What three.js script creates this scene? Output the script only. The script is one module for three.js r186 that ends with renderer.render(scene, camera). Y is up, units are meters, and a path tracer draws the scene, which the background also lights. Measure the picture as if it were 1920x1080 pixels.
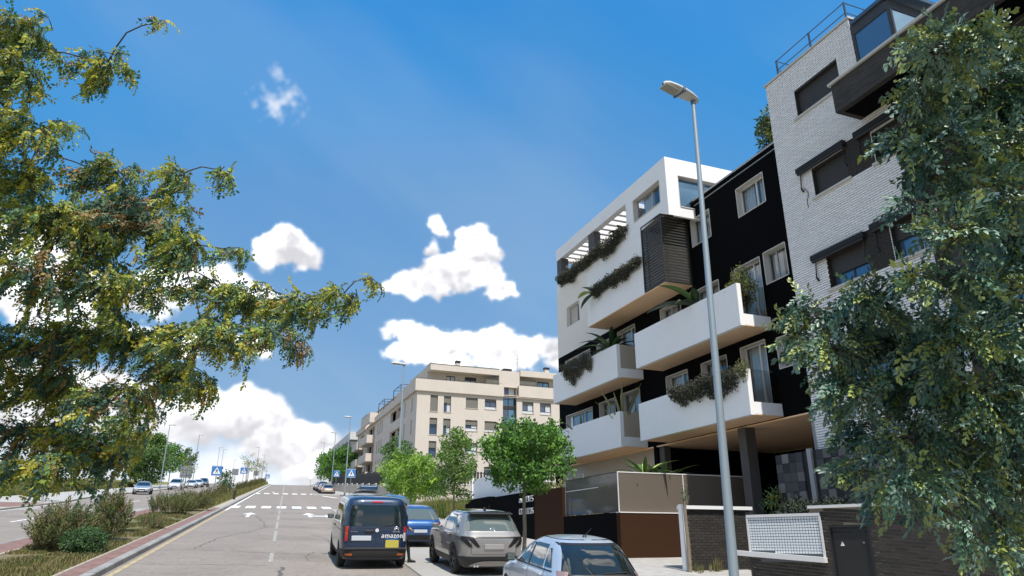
import * as THREE from 'three';
import { mergeGeometries, mergeVertices, toCreasedNormals } from 'three/addons/utils/BufferGeometryUtils.js';
import { FontLoader } from 'three/addons/loaders/FontLoader.js';
import { TextGeometry } from 'three/addons/geometries/TextGeometry.js';
import { RoundedBoxGeometry } from 'three/addons/geometries/RoundedBoxGeometry.js';
import { MarchingCubes } from 'three/addons/objects/MarchingCubes.js';
import { Brush, Evaluator, SUBTRACTION } from 'three-bvh-csg';

// ---------------------------------------------------------------- camera, sky, sun, exposure
const D2R = Math.PI / 180;
const scene = new THREE.Scene();
const EYE = new THREE.Vector3(0, 2.45, 0), YAW = 17.3 * D2R, PITCH = 19.9 * D2R;
const camera = new THREE.PerspectiveCamera(2 * Math.atan(540 / 1319) / D2R, 16 / 9, 0.1, 3000);
camera.position.copy(EYE);
camera.lookAt(EYE.x + Math.sin(YAW) * Math.cos(PITCH), EYE.y + Math.sin(PITCH), EYE.z - Math.cos(YAW) * Math.cos(PITCH));
const renderer = new THREE.WebGLRenderer({ antialias: true });
renderer.toneMapping = THREE.LinearToneMapping;
renderer.toneMappingExposure = 1.6;
renderer.shadowMap.enabled = true;

// the facades run 3.9 degrees to the left of the road: u along them (away), w across (to the right)
const TH = 3.9 * D2R;
const UX = -Math.sin(TH), UZ = -Math.cos(TH), WX = Math.cos(TH), WZ = -Math.sin(TH);
const B3 = (u, h, w) => new THREE.Vector3(UX * u + WX * w, h, UZ * u + WZ * w);

const SUN_EL = 60 * D2R, SUN_AZ = 0.3 * D2R;   // azimuth from the back of the facade line towards +w
const SUN = new THREE.Vector3(
  (-UX * Math.cos(SUN_AZ) + WX * Math.sin(SUN_AZ)) * Math.cos(SUN_EL), Math.sin(SUN_EL),
  (-UZ * Math.cos(SUN_AZ) + WZ * Math.sin(SUN_AZ)) * Math.cos(SUN_EL)).normalize();
const sun = new THREE.DirectionalLight(new THREE.Color(1.0, 0.95, 0.87), 3.4);
sun.position.copy(SUN).multiplyScalar(300).add(new THREE.Vector3(0, 0, -60));
sun.target.position.set(0, 0, -60);
sun.castShadow = true; sun.shadow.mapSize.set(4096, 4096); sun.shadow.bias = -0.0005;
Object.assign(sun.shadow.camera, { left: -160, right: 160, top: 180, bottom: -180, near: 1, far: 800 });
scene.add(sun, sun.target);

let seedN = 1;
function rng(seed) { let a = seed >>> 0; return () => { a = (a + 0x6d2b79f5) | 0; let t = Math.imul(a ^ (a >>> 15), 1 | a); t = (t + Math.imul(t ^ (t >>> 7), 61 | t)) ^ t; return ((t ^ (t >>> 14)) >>> 0) / 4294967296; }; }
const clamp = (x, a = 0, b = 1) => Math.min(b, Math.max(a, x));
const sstep = (a, b, x) => { const t = clamp((x - a) / (b - a)); return t * t * (3 - 2 * t); };
const lerp = (a, b, t) => a + (b - a) * t;
function h3(x, y, z) { let n = Math.imul(x, 374761393) ^ Math.imul(y, 668265263) ^ Math.imul(z, 2147483647 ^ 0x5bd1e995); n = Math.imul(n ^ (n >>> 13), 1274126177); return ((n ^ (n >>> 16)) >>> 0) / 4294967296; }
function vnoise(x, y, z) {
  const xi = Math.floor(x), yi = Math.floor(y), zi = Math.floor(z); let fx = x - xi, fy = y - yi, fz = z - zi;
  fx = fx * fx * (3 - 2 * fx); fy = fy * fy * (3 - 2 * fy); fz = fz * fz * (3 - 2 * fz);
  const a = lerp(lerp(h3(xi, yi, zi), h3(xi + 1, yi, zi), fx), lerp(h3(xi, yi + 1, zi), h3(xi + 1, yi + 1, zi), fx), fy);
  const b = lerp(lerp(h3(xi, yi, zi + 1), h3(xi + 1, yi, zi + 1), fx), lerp(h3(xi, yi + 1, zi + 1), h3(xi + 1, yi + 1, zi + 1), fx), fy);
  return lerp(a, b, fz);
}
function fbm(x, y, z, o) { let s = 0, a = 0.5, t = 0; for (let i = 0; i < o; i++) { s += a * vnoise(x, y, z); t += a; a *= 0.5; x = x * 2.03 + 11.7; y = y * 2.03 + 5.1; z = z * 2.03 + 3.3; } return s / t; }

{ // the sky: blue air with cumulus, computed over the whole sphere
  const W = 2048, H = 1024, data = new Float32Array(W * H * 4);
  // cumulus: [azimuth from the road (right positive), elevation, half width, half height, strength] in degrees
  const CL = [
    [-2.9, 32.3, 1.6, 2.0, 0.75, 1], [-2.5, 31.4, 1.2, 1.4, 0.7, 1], [-3.7, 33.4, 1.0, 1.4, 0.4, 1],
    [-2.3, 21.5, 2.0, 1.6, 1.25], [-6, 18.5, 3.4, 1.4, 0.95], [-3.6, 18.4, 1.8, 1.0, 0.8], [-11, 17.4, 3.2, 1.8, 0.95], [-17, 15.5, 4.5, 2.8, 1.0], [-22, 18, 5, 3, 1.0], [-3.4, 13.5, 1.6, 0.9, 0.9], [-8, 14, 3, 1.2, 0.8],
    [12.2, 20.9, 3.9, 1.6, 1.3], [14.1, 23.0, 1.7, 1.3, 1.15], [9.0, 19.6, 2.3, 1.2, 1.1], [16.4, 19.7, 1.5, 0.9, 0.95], [11.0, 24.2, 0.8, 0.9, 0.8], [9.4, 22.9, 0.9, 0.7, 0.5],
    [13.5, 15.3, 4.6, 1.3, 1.2], [17.6, 14.5, 3.2, 1.3, 1.1], [8.4, 15.7, 1.8, 0.8, 0.75], [11, 13.6, 3.4, 1.1, 0.8], [23, 13.5, 3.4, 1.6, 0.9],
    [-5, 8.8, 5.0, 2.0, 1.15], [-9, 8.2, 5.0, 2.4, 1.1], [-14, 8.8, 5.0, 2.6, 1.1], [-0.5, 7.0, 4.0, 1.8, 1.0], [3.5, 5.2, 4, 1.6, 0.8], [-20, 9, 5, 3, 1],
  ];
  const R = rng(77);
  // the same kinds of cloud go on all round outside the view
  for (let a = 58; a < 324; a += 7 + R() * 5) { const low = R() < 0.55; CL.push([a, low ? 7 + R() * 7 : 14 + R() * 14, 2.5 + R() * 5.5, 1.2 + R() * 1.8, 0.9 + R() * 0.4]); }
  for (let i = 0; i < 40; i++) CL.push([66 + R() * 246, 22 + R() * 46, 3 + R() * 6, 1.6 + R() * 3, 0.7 + R() * 0.6]);
  for (const c of CL) c[0] = ((c[0] + 540) % 360) - 180;
  const AIR = 0.59;
  for (let j = H / 2 - 40; j < H; j++) {
    const el = ((j + 0.5) / H - 0.5) * Math.PI, eld = el / D2R, cy = Math.cos(el), sy = Math.sin(el), row = CL.filter((c) => Math.abs(eld - c[1]) < c[3] * 2.4 + 4.5);
    for (let i = 0; i < W; i++) {
      const phi = ((i + 0.5) / W - 0.5) * 2 * Math.PI, x = Math.cos(phi) * cy, z = Math.sin(phi) * cy;
      const az = Math.atan2(x, -z) / D2R, e = Math.max(eld, 0);
      // clear air, with thin veils
      const t = Math.pow(clamp(e / 55), 0.55), veil = sstep(0.40, 0.72, fbm(x * 2.4 + 4 + sy * 3, sy * 2.2 + 2, z * 2.4, 5));
      let r = lerp(0.34, 0.032, t), g = lerp(0.54, 0.265, t), b = lerp(0.76, 0.68, t);
      const patch = sstep(0.3, 0.75, vnoise(x * 2.3 + 31, sy * 3.1 + 7, z * 2.3 + 2));
      r = lerp(r, r * 0.5, patch); g = lerp(g, g * 0.97, patch); b = lerp(b, b * 1.08, patch);
      r += veil * 0.085; g += veil * 0.062; b += veil * 0.015;
      r *= AIR; g *= AIR; b *= AIR;
      // cumulus: edges broken up by warping the outlines at three scales
      const near = eld < 20 || row.some((c) => { let d = Math.abs(az - c[0]); if (d > 180) d = 360 - d; return d * cy < c[2] * 2.2 + 6; });
      if (!near) { const o = (j * W + i) * 4; data[o] = r; data[o + 1] = g; data[o + 2] = b; data[o + 3] = 1; continue; }
      const wa = fbm(x * 14, sy * 16, z * 14, 3) - 0.5, wb = fbm(x * 14 + 40, sy * 16 + 9, z * 14, 3) - 0.5, f1 = fbm(x * 48 + 3, sy * 56, z * 48, 4) - 0.5, f2 = fbm(x * 48 + 63, sy * 56, z * 48, 4) - 0.5, f3 = fbm(x * 150, sy * 160, z * 150, 3) - 0.5;
      const wz = az + wa * 3.6 + f1 * 1.9 + f3 * 0.35, we = eld + wb * 3.0 + f2 * 1.6 + f3 * 0.3;
      let cov = 0, wisp = 0, body = 0;
      for (const c of row) {
        let d = wz - c[0]; if (d > 180) d -= 360; else if (d < -180) d += 360;
        d *= cy; const dv = we - c[1]; if (Math.abs(d) > c[2] * 2.2 || Math.abs(dv) > c[3] * 2.4) continue;
        const q = Math.hypot(d / c[2], dv / (dv > 0 ? c[3] * 1.1 : c[3] * 0.75)), v = c[4] * (1.25 - q * q);
        if (c[5]) { wisp = Math.max(wisp, clamp(v * 0.55 + f1 * 1.6 + f2 * 0.8 + f3 * 1.6 - 0.12)); continue; }
        if (v > cov) { cov = v; body = clamp(dv / c[3] * 0.5 + 0.5); }
      }
      const a = cov > 0 ? sstep(0.0, 0.46, cov + f3 * 0.4 + f1 * 0.25) : 0;
      const bankN = fbm(x * 8 + 20, sy * 20, z * 8, 5) - 0.5, bank = clamp(sstep(9.5, 4.0, eld + wb * 6 + bankN * 5) );
      const lit = clamp(0.50 + 0.75 * (body - 0.45) + f1 * 1.5 + wa * 1.1 + f3 * 0.6);
      const cl = lerp(0.44, eld < 12 ? 0.95 : 1.3, Math.pow(lit, 1.4));
      const bl = lerp(0.42, 0.80, clamp(0.55 + bankN * 2.6 + f1 * 1.0));
      r = lerp(r, bl * 0.97, bank); g = lerp(g, bl * 0.99, bank); b = lerp(b, bl * 1.03, bank);
      r = lerp(r, cl, a); g = lerp(g, cl * 1.0, a); b = lerp(b, cl * lerp(1.06, 1.0, lit), a);
      const wq = wisp * 0.7; r = lerp(r, 0.62, wq); g = lerp(g, 0.64, wq); b = lerp(b, 0.68, wq);
      const o = (j * W + i) * 4; data[o] = r; data[o + 1] = g; data[o + 2] = b; data[o + 3] = 1;
    }
  }
  for (let j = 0; j < H / 2 - 40; j++) for (let i = 0; i < W; i++) { const o = (j * W + i) * 4; data[o] = 0.25; data[o + 1] = 0.235; data[o + 2] = 0.21; data[o + 3] = 1; }
  for (let j = H / 2 - 40; j < H / 2; j++) for (let i = 0; i < W; i++) { const o = (j * W + i) * 4; data[o] = 0.25; data[o + 1] = 0.235; data[o + 2] = 0.21; data[o + 3] = 1; }
  const tex = new THREE.DataTexture(data, W, H, THREE.RGBAFormat, THREE.FloatType);
  tex.mapping = THREE.EquirectangularReflectionMapping; tex.magFilter = THREE.LinearFilter; tex.minFilter = THREE.LinearFilter; tex.wrapS = THREE.RepeatWrapping; tex.needsUpdate = true;
  scene.background = tex; scene.environment = tex;
}

// ---------------------------------------------------------------- names, things, parts
const used = new Map();
function numbered(name) { const n = used.get(name) || 0; used.set(name, n + 1); return n ? name + '_' + String(n).padStart(3, '0') : name; }
function tag(o, label, category, group, kind) { if (label) o.userData.label = label; if (category) o.userData.category = category; if (group) o.userData.group = group; if (kind) o.userData.kind = kind; return o; }
function thing(name, label, category, pos = [0, 0, 0], turn = 0, group) { const o = new THREE.Group(); o.name = numbered(name); o.position.set(...pos); o.rotation.y = turn; scene.add(o); return tag(o, label, category, group); }
function part(name, geo, mat, parent = scene) { const g = Array.isArray(geo) ? merge(geo) : geo; const m = new THREE.Mesh(g, mat); m.name = parent === scene ? numbered(name) : name; m.castShadow = m.receiveShadow = true; parent.add(m); return m; }
function merge(list) { const l = list.map((g) => { const q = g.index ? g.toNonIndexed() : g.clone(); for (const k of Object.keys(q.attributes)) if (!['position', 'normal', 'uv'].includes(k)) q.deleteAttribute(k); if (!q.attributes.uv) q.setAttribute('uv', new THREE.BufferAttribute(new Float32Array(q.attributes.position.count * 2), 2)); q.morphAttributes = {}; q.clearGroups(); return q; }); return l.length === 1 ? l[0] : mergeGeometries(l, false); }
function dup(root, pos, turn, label) { const r = root.clone(); r.name = numbered(root.name.replace(/_\d{3}$/, '')); r.userData = { ...root.userData }; if (pos) r.position.set(...pos); if (turn !== undefined) r.rotation.y = turn; if (label) r.userData.label = label; scene.add(r); return r; }

// ---------------------------------------------------------------- geometry helpers
function uvBox(g) { // uv in metres from position and normal
  const p = g.attributes.position, n = g.attributes.normal, uv = new Float32Array(p.count * 2);
  for (let i = 0; i < p.count; i++) { const ax = Math.abs(n.getX(i)), ay = Math.abs(n.getY(i)), az = Math.abs(n.getZ(i)), x = p.getX(i), y = p.getY(i), z = p.getZ(i);
    if (ay >= ax && ay >= az) { uv[2 * i] = x; uv[2 * i + 1] = z; } else if (ax >= az) { uv[2 * i] = z; uv[2 * i + 1] = y; } else { uv[2 * i] = x; uv[2 * i + 1] = y; } }
  g.setAttribute('uv', new THREE.BufferAttribute(uv, 2)); return g;
}
function mbox(x0, x1, y0, y1, z0, z1) { const g = new THREE.BoxGeometry(Math.abs(x1 - x0), Math.abs(y1 - y0), Math.abs(z1 - z0)); g.translate((x0 + x1) / 2, (y0 + y1) / 2, (z0 + z1) / 2); return uvBox(g); }
function rbox(w, h, d, r = 0.02, s = 2) { return new RoundedBoxGeometry(w, h, d, s, Math.min(r, w / 2.01, h / 2.01, d / 2.01)); }
function cyl(r0, r1, h, n = 12) { return new THREE.CylinderGeometry(r1, r0, h, n).translate(0, h / 2, 0); }
function bar(a, b, r, n = 8, r2 = r) { a = new THREE.Vector3(...a); b = new THREE.Vector3(...b); const d = b.clone().sub(a), g = new THREE.CylinderGeometry(r2, r, d.length(), n); g.applyQuaternion(new THREE.Quaternion().setFromUnitVectors(new THREE.Vector3(0, 1, 0), d.clone().normalize())); return g.translate((a.x + b.x) / 2, (a.y + b.y) / 2, (a.z + b.z) / 2); }
function tube(pts, r0, r1, n = 7, seg) { // tapered tube along a smooth curve
  const c = new THREE.CatmullRomCurve3(pts.map((p) => (p.isVector3 ? p : new THREE.Vector3(...p)))), S = seg || pts.length * 4, fr = c.computeFrenetFrames(S), pos = [], uv = [], idx = [];
  for (let i = 0; i <= S; i++) { const t = i / S, p = c.getPointAt(t), r = lerp(r0, r1, t); for (let j = 0; j <= n; j++) { const a = j / n * Math.PI * 2; const v = fr.normals[i].clone().multiplyScalar(Math.cos(a) * r).addScaledVector(fr.binormals[i], Math.sin(a) * r).add(p); pos.push(v.x, v.y, v.z); uv.push(j / n * 0.5, t * 3); } }
  for (let i = 0; i < S; i++) for (let j = 0; j < n; j++) { const a = i * (n + 1) + j, b = a + n + 1; idx.push(a, a + 1, b, b, a + 1, b + 1); }
  const g = new THREE.BufferGeometry(); g.setAttribute('position', new THREE.Float32BufferAttribute(pos, 3)); g.setAttribute('uv', new THREE.Float32BufferAttribute(uv, 2)); g.setIndex(idx); g.computeVertexNormals(); return g;
}
function grid(nu, nv, f, flip) { const pos = [], uv = [], idx = []; for (let j = 0; j <= nv; j++) for (let i = 0; i <= nu; i++) { const p = f(i / nu, j / nv); pos.push(p[0], p[1], p[2]); uv.push(p[3] ?? i / nu, p[4] ?? j / nv); } for (let j = 0; j < nv; j++) for (let i = 0; i < nu; i++) { const a = j * (nu + 1) + i, b = a + nu + 1; if (flip) idx.push(a, b, a + 1, a + 1, b, b + 1); else idx.push(a, a + 1, b, b, a + 1, b + 1); } const g = new THREE.BufferGeometry(); g.setAttribute('position', new THREE.Float32BufferAttribute(pos, 3)); g.setAttribute('uv', new THREE.Float32BufferAttribute(uv, 2)); g.setIndex(idx); g.computeVertexNormals(); return g; }

// ---------------------------------------------------------------- textures and materials
function pnoise(px) { const memo = new Map(); return (x, y, f, seed) => { const n = f; const xi = Math.floor(x * n), yi = Math.floor(y * n); let fx = x * n - xi, fy = y * n - yi; fx = fx * fx * (3 - 2 * fx); fy = fy * fy * (3 - 2 * fy); const m = (k) => ((k % n) + n) % n; return lerp(lerp(h3(m(xi), m(yi), seed), h3(m(xi + 1), m(yi), seed), fx), lerp(h3(m(xi), m(yi + 1), seed), h3(m(xi + 1), m(yi + 1), seed), fx), fy); }; }
const pn = pnoise();
function pf(x, y, f, o, seed) { let s = 0, a = 0.5, t = 0; for (let i = 0; i < o; i++) { s += a * pn(x, y, f, seed + i * 7); t += a; a *= 0.55; f *= 2; } return s / t; }
const toS = (c) => Math.round(255 * clamp(c <= 0.0031308 ? c * 12.92 : 1.055 * Math.pow(c, 1 / 2.4) - 0.055));
function tex(w, h, fn, srgb = true, rep = 1, repY = rep) { const d = new Uint8Array(w * h * 4); for (let j = 0; j < h; j++) for (let i = 0; i < w; i++) { const c = fn((i + 0.5) / w, (j + 0.5) / h), o = (j * w + i) * 4; if (srgb) { d[o] = toS(c[0]); d[o + 1] = toS(c[1]); d[o + 2] = toS(c[2]); } else { const v = Math.round(255 * clamp(c)); d[o] = d[o + 1] = d[o + 2] = v; } d[o + 3] = 255; } const t = new THREE.DataTexture(d, w, h); t.wrapS = t.wrapT = THREE.RepeatWrapping; t.magFilter = THREE.LinearFilter; t.minFilter = THREE.LinearMipmapLinearFilter; t.generateMipmaps = true; if (srgb) t.colorSpace = THREE.SRGBColorSpace; t.repeat.set(rep, repY); t.needsUpdate = true; return t; }
const mul = (c, k) => [c[0] * k, c[1] * k, c[2] * k], mix3 = (a, b, t) => [lerp(a[0], b[0], t), lerp(a[1], b[1], t), lerp(a[2], b[2], t)];
const lin = (r, g, b) => new THREE.Color().setRGB(r, g, b);
const std = (c, rough = 0.8, o = {}) => new THREE.MeshStandardMaterial({ color: Array.isArray(c) ? lin(...c) : c, roughness: rough, ...o });
const phys = (c, rough, o = {}) => new THREE.MeshPhysicalMaterial({ color: Array.isArray(c) ? lin(...c) : c, roughness: rough, ...o });
function grainTex(c, amp, f, size, rep, seed, extra) { return tex(size, size, (x, y) => { const k = 1 + amp * (pf(x, y, f, 5, seed) - 0.5) * 2 + amp * 0.7 * (pf(x, y, 4, 3, seed + 50) - 0.5) * 2; const q = mul(c, k); return extra ? extra(q, x, y) : q; }, true, rep); }
const bumpTex = (f, o, size, rep, seed) => tex(size, size, (x, y) => pf(x, y, f, o, seed), false, rep);
const fine = bumpTex(64, 4, 256, 1, 3);
const fineHalf = fine.clone(); fineHalf.repeat.set(0.5, 0.5);

const M = {};
M.asphalt = new THREE.MeshStandardMaterial({ roughness: 0.95, bumpMap: fine, bumpScale: 0.004, map: grainTex([0.25, 0.218, 0.188], 0.20, 96, 512, 1 / 7, 11, (q, x, y) => { const s = sstep(0.56, 0.75, pf(x, y, 6, 4, 400)); const d = sstep(0.66, 0.7, pf(x, y, 40, 3, 500)); return mul(q, 1 - 0.10 * s - 0.10 * d); }) });
M.bay = new THREE.MeshStandardMaterial({ roughness: 0.92, bumpMap: fine, bumpScale: 0.003, map: grainTex([0.34, 0.325, 0.30], 0.12, 64, 512, 1 / 5, 21) });
M.sidewalk = new THREE.MeshStandardMaterial({ roughness: 0.9, bumpMap: fine, bumpScale: 0.002, map: tex(512, 512, (x, y) => { const gx = (x * 10) % 1, gy = (y * 10) % 1, j = gx < 0.035 || gy < 0.035; const k = 0.9 + 0.2 * h3(Math.floor(x * 10), Math.floor(y * 10), 5) + 0.18 * (pf(x, y, 48, 4, 31) - 0.5); return j ? mul([0.24, 0.235, 0.22], 0.9) : mul([0.40, 0.385, 0.36], k); }, true, 1 / 3) });
M.pavers = new THREE.MeshStandardMaterial({ roughness: 0.92, bumpMap: fine, bumpScale: 0.002, map: tex(512, 512, (x, y) => { const row = Math.floor(y * 16), xx = x * 8 + (row % 2) * 0.5, gx = xx % 1, gy = (y * 16) % 1, j = gx < 0.05 || gy < 0.09; const k = 0.78 + 0.44 * h3(Math.floor(xx) % 8, row, 9) + 0.25 * (pf(x, y, 64, 3, 61) - 0.5); return j ? [0.2, 0.14, 0.11] : mul([0.215, 0.122, 0.103], k); }, true, 1 / 1.6) });
M.kerb = new THREE.MeshStandardMaterial({ roughness: 0.9, bumpMap: fine, bumpScale: 0.004, map: grainTex([0.30, 0.29, 0.27], 0.2, 48, 256, 1, 71) });
M.kerb2 = new THREE.MeshStandardMaterial({ roughness: 0.9, bumpMap: fine, bumpScale: 0.004, map: grainTex([0.25, 0.24, 0.225], 0.22, 48, 256, 1, 73) });
M.edging = new THREE.MeshStandardMaterial({ roughness: 0.9, map: grainTex([0.40, 0.35, 0.28], 0.18, 48, 256, 1, 75) });
M.soil = new THREE.MeshStandardMaterial({ roughness: 1, bumpMap: bumpTex(24, 5, 256, 0.5, 81), bumpScale: 0.05, map: grainTex([0.17, 0.135, 0.075], 0.35, 32, 512, 1 / 4, 83, (q, x, y) => mix3(q, [0.10, 0.12, 0.03], sstep(0.4, 0.65, pf(x, y, 10, 4, 85)))) });
M.field = new THREE.MeshStandardMaterial({ roughness: 1, bumpMap: bumpTex(24, 5, 256, 0.3, 91), bumpScale: 0.1, map: grainTex([0.17, 0.17, 0.05], 0.3, 32, 512, 1 / 11, 93, (q, x, y) => mix3(q, [0.30, 0.24, 0.10], sstep(0.45, 0.7, pf(x, y, 7, 5, 95)))) });
M.paint = new THREE.MeshStandardMaterial({ roughness: 0.75, map: grainTex([0.80, 0.80, 0.78], 0.1, 64, 256, 1, 101, (q, x, y) => mix3(q, [0.36, 0.34, 0.31], sstep(0.62, 0.72, pf(x, y, 16, 5, 103)) * 0.8)) });
M.wornPaint = new THREE.MeshStandardMaterial({ roughness: 0.85, map: grainTex([0.44, 0.42, 0.38], 0.12, 64, 256, 1, 105, (q, x, y) => mix3(q, [0.25, 0.23, 0.21], sstep(0.42, 0.56, pf(x, y, 14, 5, 107)))) });
M.yellowPaint = new THREE.MeshStandardMaterial({ roughness: 0.85, map: grainTex([0.46, 0.36, 0.19], 0.12, 64, 256, 1, 109, (q, x, y) => mix3(q, [0.27, 0.24, 0.2], sstep(0.45, 0.6, pf(x, y, 14, 5, 111)))) });
M.crack = std([0.11, 0.10, 0.09], 0.95);
M.plaster = new THREE.MeshStandardMaterial({ roughness: 0.88, bumpMap: fineHalf, bumpScale: 0.0015, map: grainTex([0.87, 0.85, 0.835], 0.03, 48, 512, 1 / 4, 121) });
M.black = new THREE.MeshPhysicalMaterial({ specularIntensity: 0.12, roughness: 0.9, bumpMap: fineHalf, bumpScale: 0.002, map: grainTex([0.0035, 0.0035, 0.0038], 0.12, 48, 256, 1 / 3, 123) });
M.blackTrim = std([0.012, 0.012, 0.013], 0.5);
M.soffit = new THREE.MeshStandardMaterial({ roughness: 0.8, map: grainTex([0.90, 0.60, 0.37], 0.035, 32, 256, 1 / 3, 125) });
M.brown = new THREE.MeshPhysicalMaterial({ specularIntensity: 0.2, roughness: 0.85, map: tex(128, 256, (x, y) => mul([0.045, 0.021, 0.011], 0.93 + 0.14 * pn(x, y, 32, 5) * pn(0, y, 128, 9)), true, 1, 1) });
M.grey = std([0.085, 0.08, 0.075], 0.75);
M.lightGrey = std([0.30, 0.30, 0.31], 0.7);
M.alu = std([0.42, 0.42, 0.41], 0.5, { metalness: 0.3 });
M.whiteFrame = std([0.70, 0.68, 0.65], 0.5);
M.reveal = std([0.60, 0.555, 0.50], 0.8);
M.darkFrame = std([0.035, 0.033, 0.032], 0.5);
M.bluFrame = std([0.05, 0.09, 0.14], 0.45);
M.louvre = std([0.055, 0.048, 0.042], 0.5, { metalness: 0.4 });
M.curtain = std([0.55, 0.535, 0.51], 0.95);
M.curtainWarm = std([0.55, 0.40, 0.25], 0.95);
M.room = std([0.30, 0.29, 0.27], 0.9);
M.pane = phys([0.92, 0.95, 0.97], 0.02, { transmission: 1, thickness: 0, ior: 1.5, specularIntensity: 1 });
M.tintGlass = phys([0.52, 0.47, 0.42], 0.04, { transmission: 1, thickness: 0, ior: 1.5 });
M.clearGlass = phys([0.86, 0.84, 0.80], 0.03, { transmission: 1, thickness: 0, ior: 1.5 });
M.farPane = std([0.08, 0.11, 0.16], 0.06, { metalness: 0.35 });
M.farPaneLight = std([0.55, 0.58, 0.60], 0.3);
M.skyPane = std([0.10, 0.20, 0.30], 0.05, { metalness: 0.5 });
M.shutter = std([0.16, 0.15, 0.125], 0.7);
M.shutterDark = std([0.04, 0.036, 0.033], 0.65);
M.beige = new THREE.MeshStandardMaterial({ roughness: 0.9, map: grainTex([0.58, 0.515, 0.445], 0.05, 32, 256, 1 / 5, 131) });
M.stone = new THREE.MeshStandardMaterial({ roughness: 0.9, map: grainTex([0.50, 0.44, 0.36], 0.14, 16, 256, 1 / 3, 133) });
M.brickW = [0, 1, 2].map((i) => std(mul([0.82, 0.79, 0.765], 0.94 + 0.045 * i), 0.85));
M.brickWm = std([0.06, 0.06, 0.065], 0.95);
M.brickD = [0, 1, 2, 3].map((i) => std([[0.026, 0.022, 0.019], [0.033, 0.028, 0.024], [0.021, 0.019, 0.017], [0.040, 0.032, 0.026]][i], 0.85, { bumpMap: fine, bumpScale: 0.002 }));
M.brickDm = std([0.22, 0.19, 0.145], 0.95);
M.darkBrickTex = new THREE.MeshStandardMaterial({ roughness: 0.88, map: tex(256, 256, (x, y) => { const row = Math.floor(y * 16), xx = x * 4 + (row % 2) * 0.5, j = (xx % 1) < 0.05 || ((y * 16) % 1) < 0.16; const k = 0.7 + 0.6 * h3(Math.floor(xx) % 4, row, 3); return j ? [0.028, 0.026, 0.024] : mul([0.045, 0.039, 0.034], k); }, true, 1 / 1.1) });
M.coping = std([0.62, 0.61, 0.59], 0.8, { bumpMap: fine, bumpScale: 0.002 });
M.sill = std([0.52, 0.50, 0.46], 0.8);
M.galv = std([0.30, 0.36, 0.40], 0.5, { metalness: 0.35 });
M.galvDark = std([0.10, 0.15, 0.19], 0.55, { metalness: 0.3 });
M.lampHead = std([0.50, 0.50, 0.47], 0.5);
M.lampGlass = std([0.28, 0.27, 0.22], 0.15);
M.signBlue = std([0.045, 0.17, 0.42], 0.45);
M.signWhite = std([0.8, 0.8, 0.8], 0.4);
M.signBlack = std([0.01, 0.01, 0.01], 0.5);
M.signBack = std([0.25, 0.26, 0.27], 0.45, { metalness: 0.4 });
M.bark = new THREE.MeshStandardMaterial({ roughness: 0.95, bumpMap: bumpTex(20, 5, 256, 3, 141), bumpScale: 0.03, map: grainTex([0.16, 0.115, 0.075], 0.3, 24, 256, 2, 143) });
M.barkPale = new THREE.MeshStandardMaterial({ roughness: 0.95, bumpMap: bumpTex(20, 5, 256, 3, 145), bumpScale: 0.02, map: grainTex([0.24, 0.20, 0.15], 0.3, 24, 256, 2, 147) });
M.leaf = new THREE.MeshPhysicalMaterial({ color: 0xffffff, roughness: 0.85, transmission: 0.38, thickness: 0, side: THREE.DoubleSide });
M.leafGloss = new THREE.MeshPhysicalMaterial({ color: 0xffffff, roughness: 0.42, transmission: 0.22, thickness: 0, side: THREE.DoubleSide });
M.dryGrass = new THREE.MeshStandardMaterial({ color: 0xffffff, roughness: 0.9, side: THREE.DoubleSide });
M.bigLeaf = std([0.075, 0.15, 0.035], 0.4, { side: THREE.DoubleSide });
M.bigLeafPale = std([0.36, 0.46, 0.13], 0.45, { side: THREE.DoubleSide });
M.bigLeafDark = std([0.022, 0.05, 0.02], 0.35, { side: THREE.DoubleSide });
M.agave = std([0.22, 0.21, 0.10], 0.5, { side: THREE.DoubleSide });
M.tyre = std([0.012, 0.012, 0.012], 0.85);
M.rim = std([0.32, 0.33, 0.34], 0.35, { metalness: 0.7 });
M.rimDark = std([0.08, 0.085, 0.09], 0.4, { metalness: 0.6 });
M.carGlass = phys([0.012, 0.018, 0.018], 0.03, { clearcoat: 1, clearcoatRoughness: 0.02 });
M.carGlassLight = phys([0.10, 0.125, 0.115], 0.04, { clearcoat: 1, clearcoatRoughness: 0.02 });
M.plastic = std([0.018, 0.018, 0.019], 0.6);
M.redLight = phys([0.45, 0.012, 0.012], 0.15, { clearcoat: 1 });
M.darkLight = phys([0.008, 0.006, 0.006], 0.35);
M.orange = phys([0.45, 0.10, 0.02], 0.3);
M.clearLight = phys([0.55, 0.55, 0.56], 0.1, { clearcoat: 1 });
M.plate = std([0.52, 0.56, 0.60], 0.6);
M.plateBlue = std([0.05, 0.15, 0.42], 0.6);
M.yellowPlate = std([0.50, 0.42, 0.07], 0.6);
M.chrome = std([0.75, 0.75, 0.75], 0.18, { metalness: 0.9 });
M.whiteText = std([0.66, 0.66, 0.66], 0.7);
const paintOf = (c, metal = 0.25, rough = 0.35) => phys(c, rough, { metalness: metal, clearcoat: 1, clearcoatRoughness: 0.04 });

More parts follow.
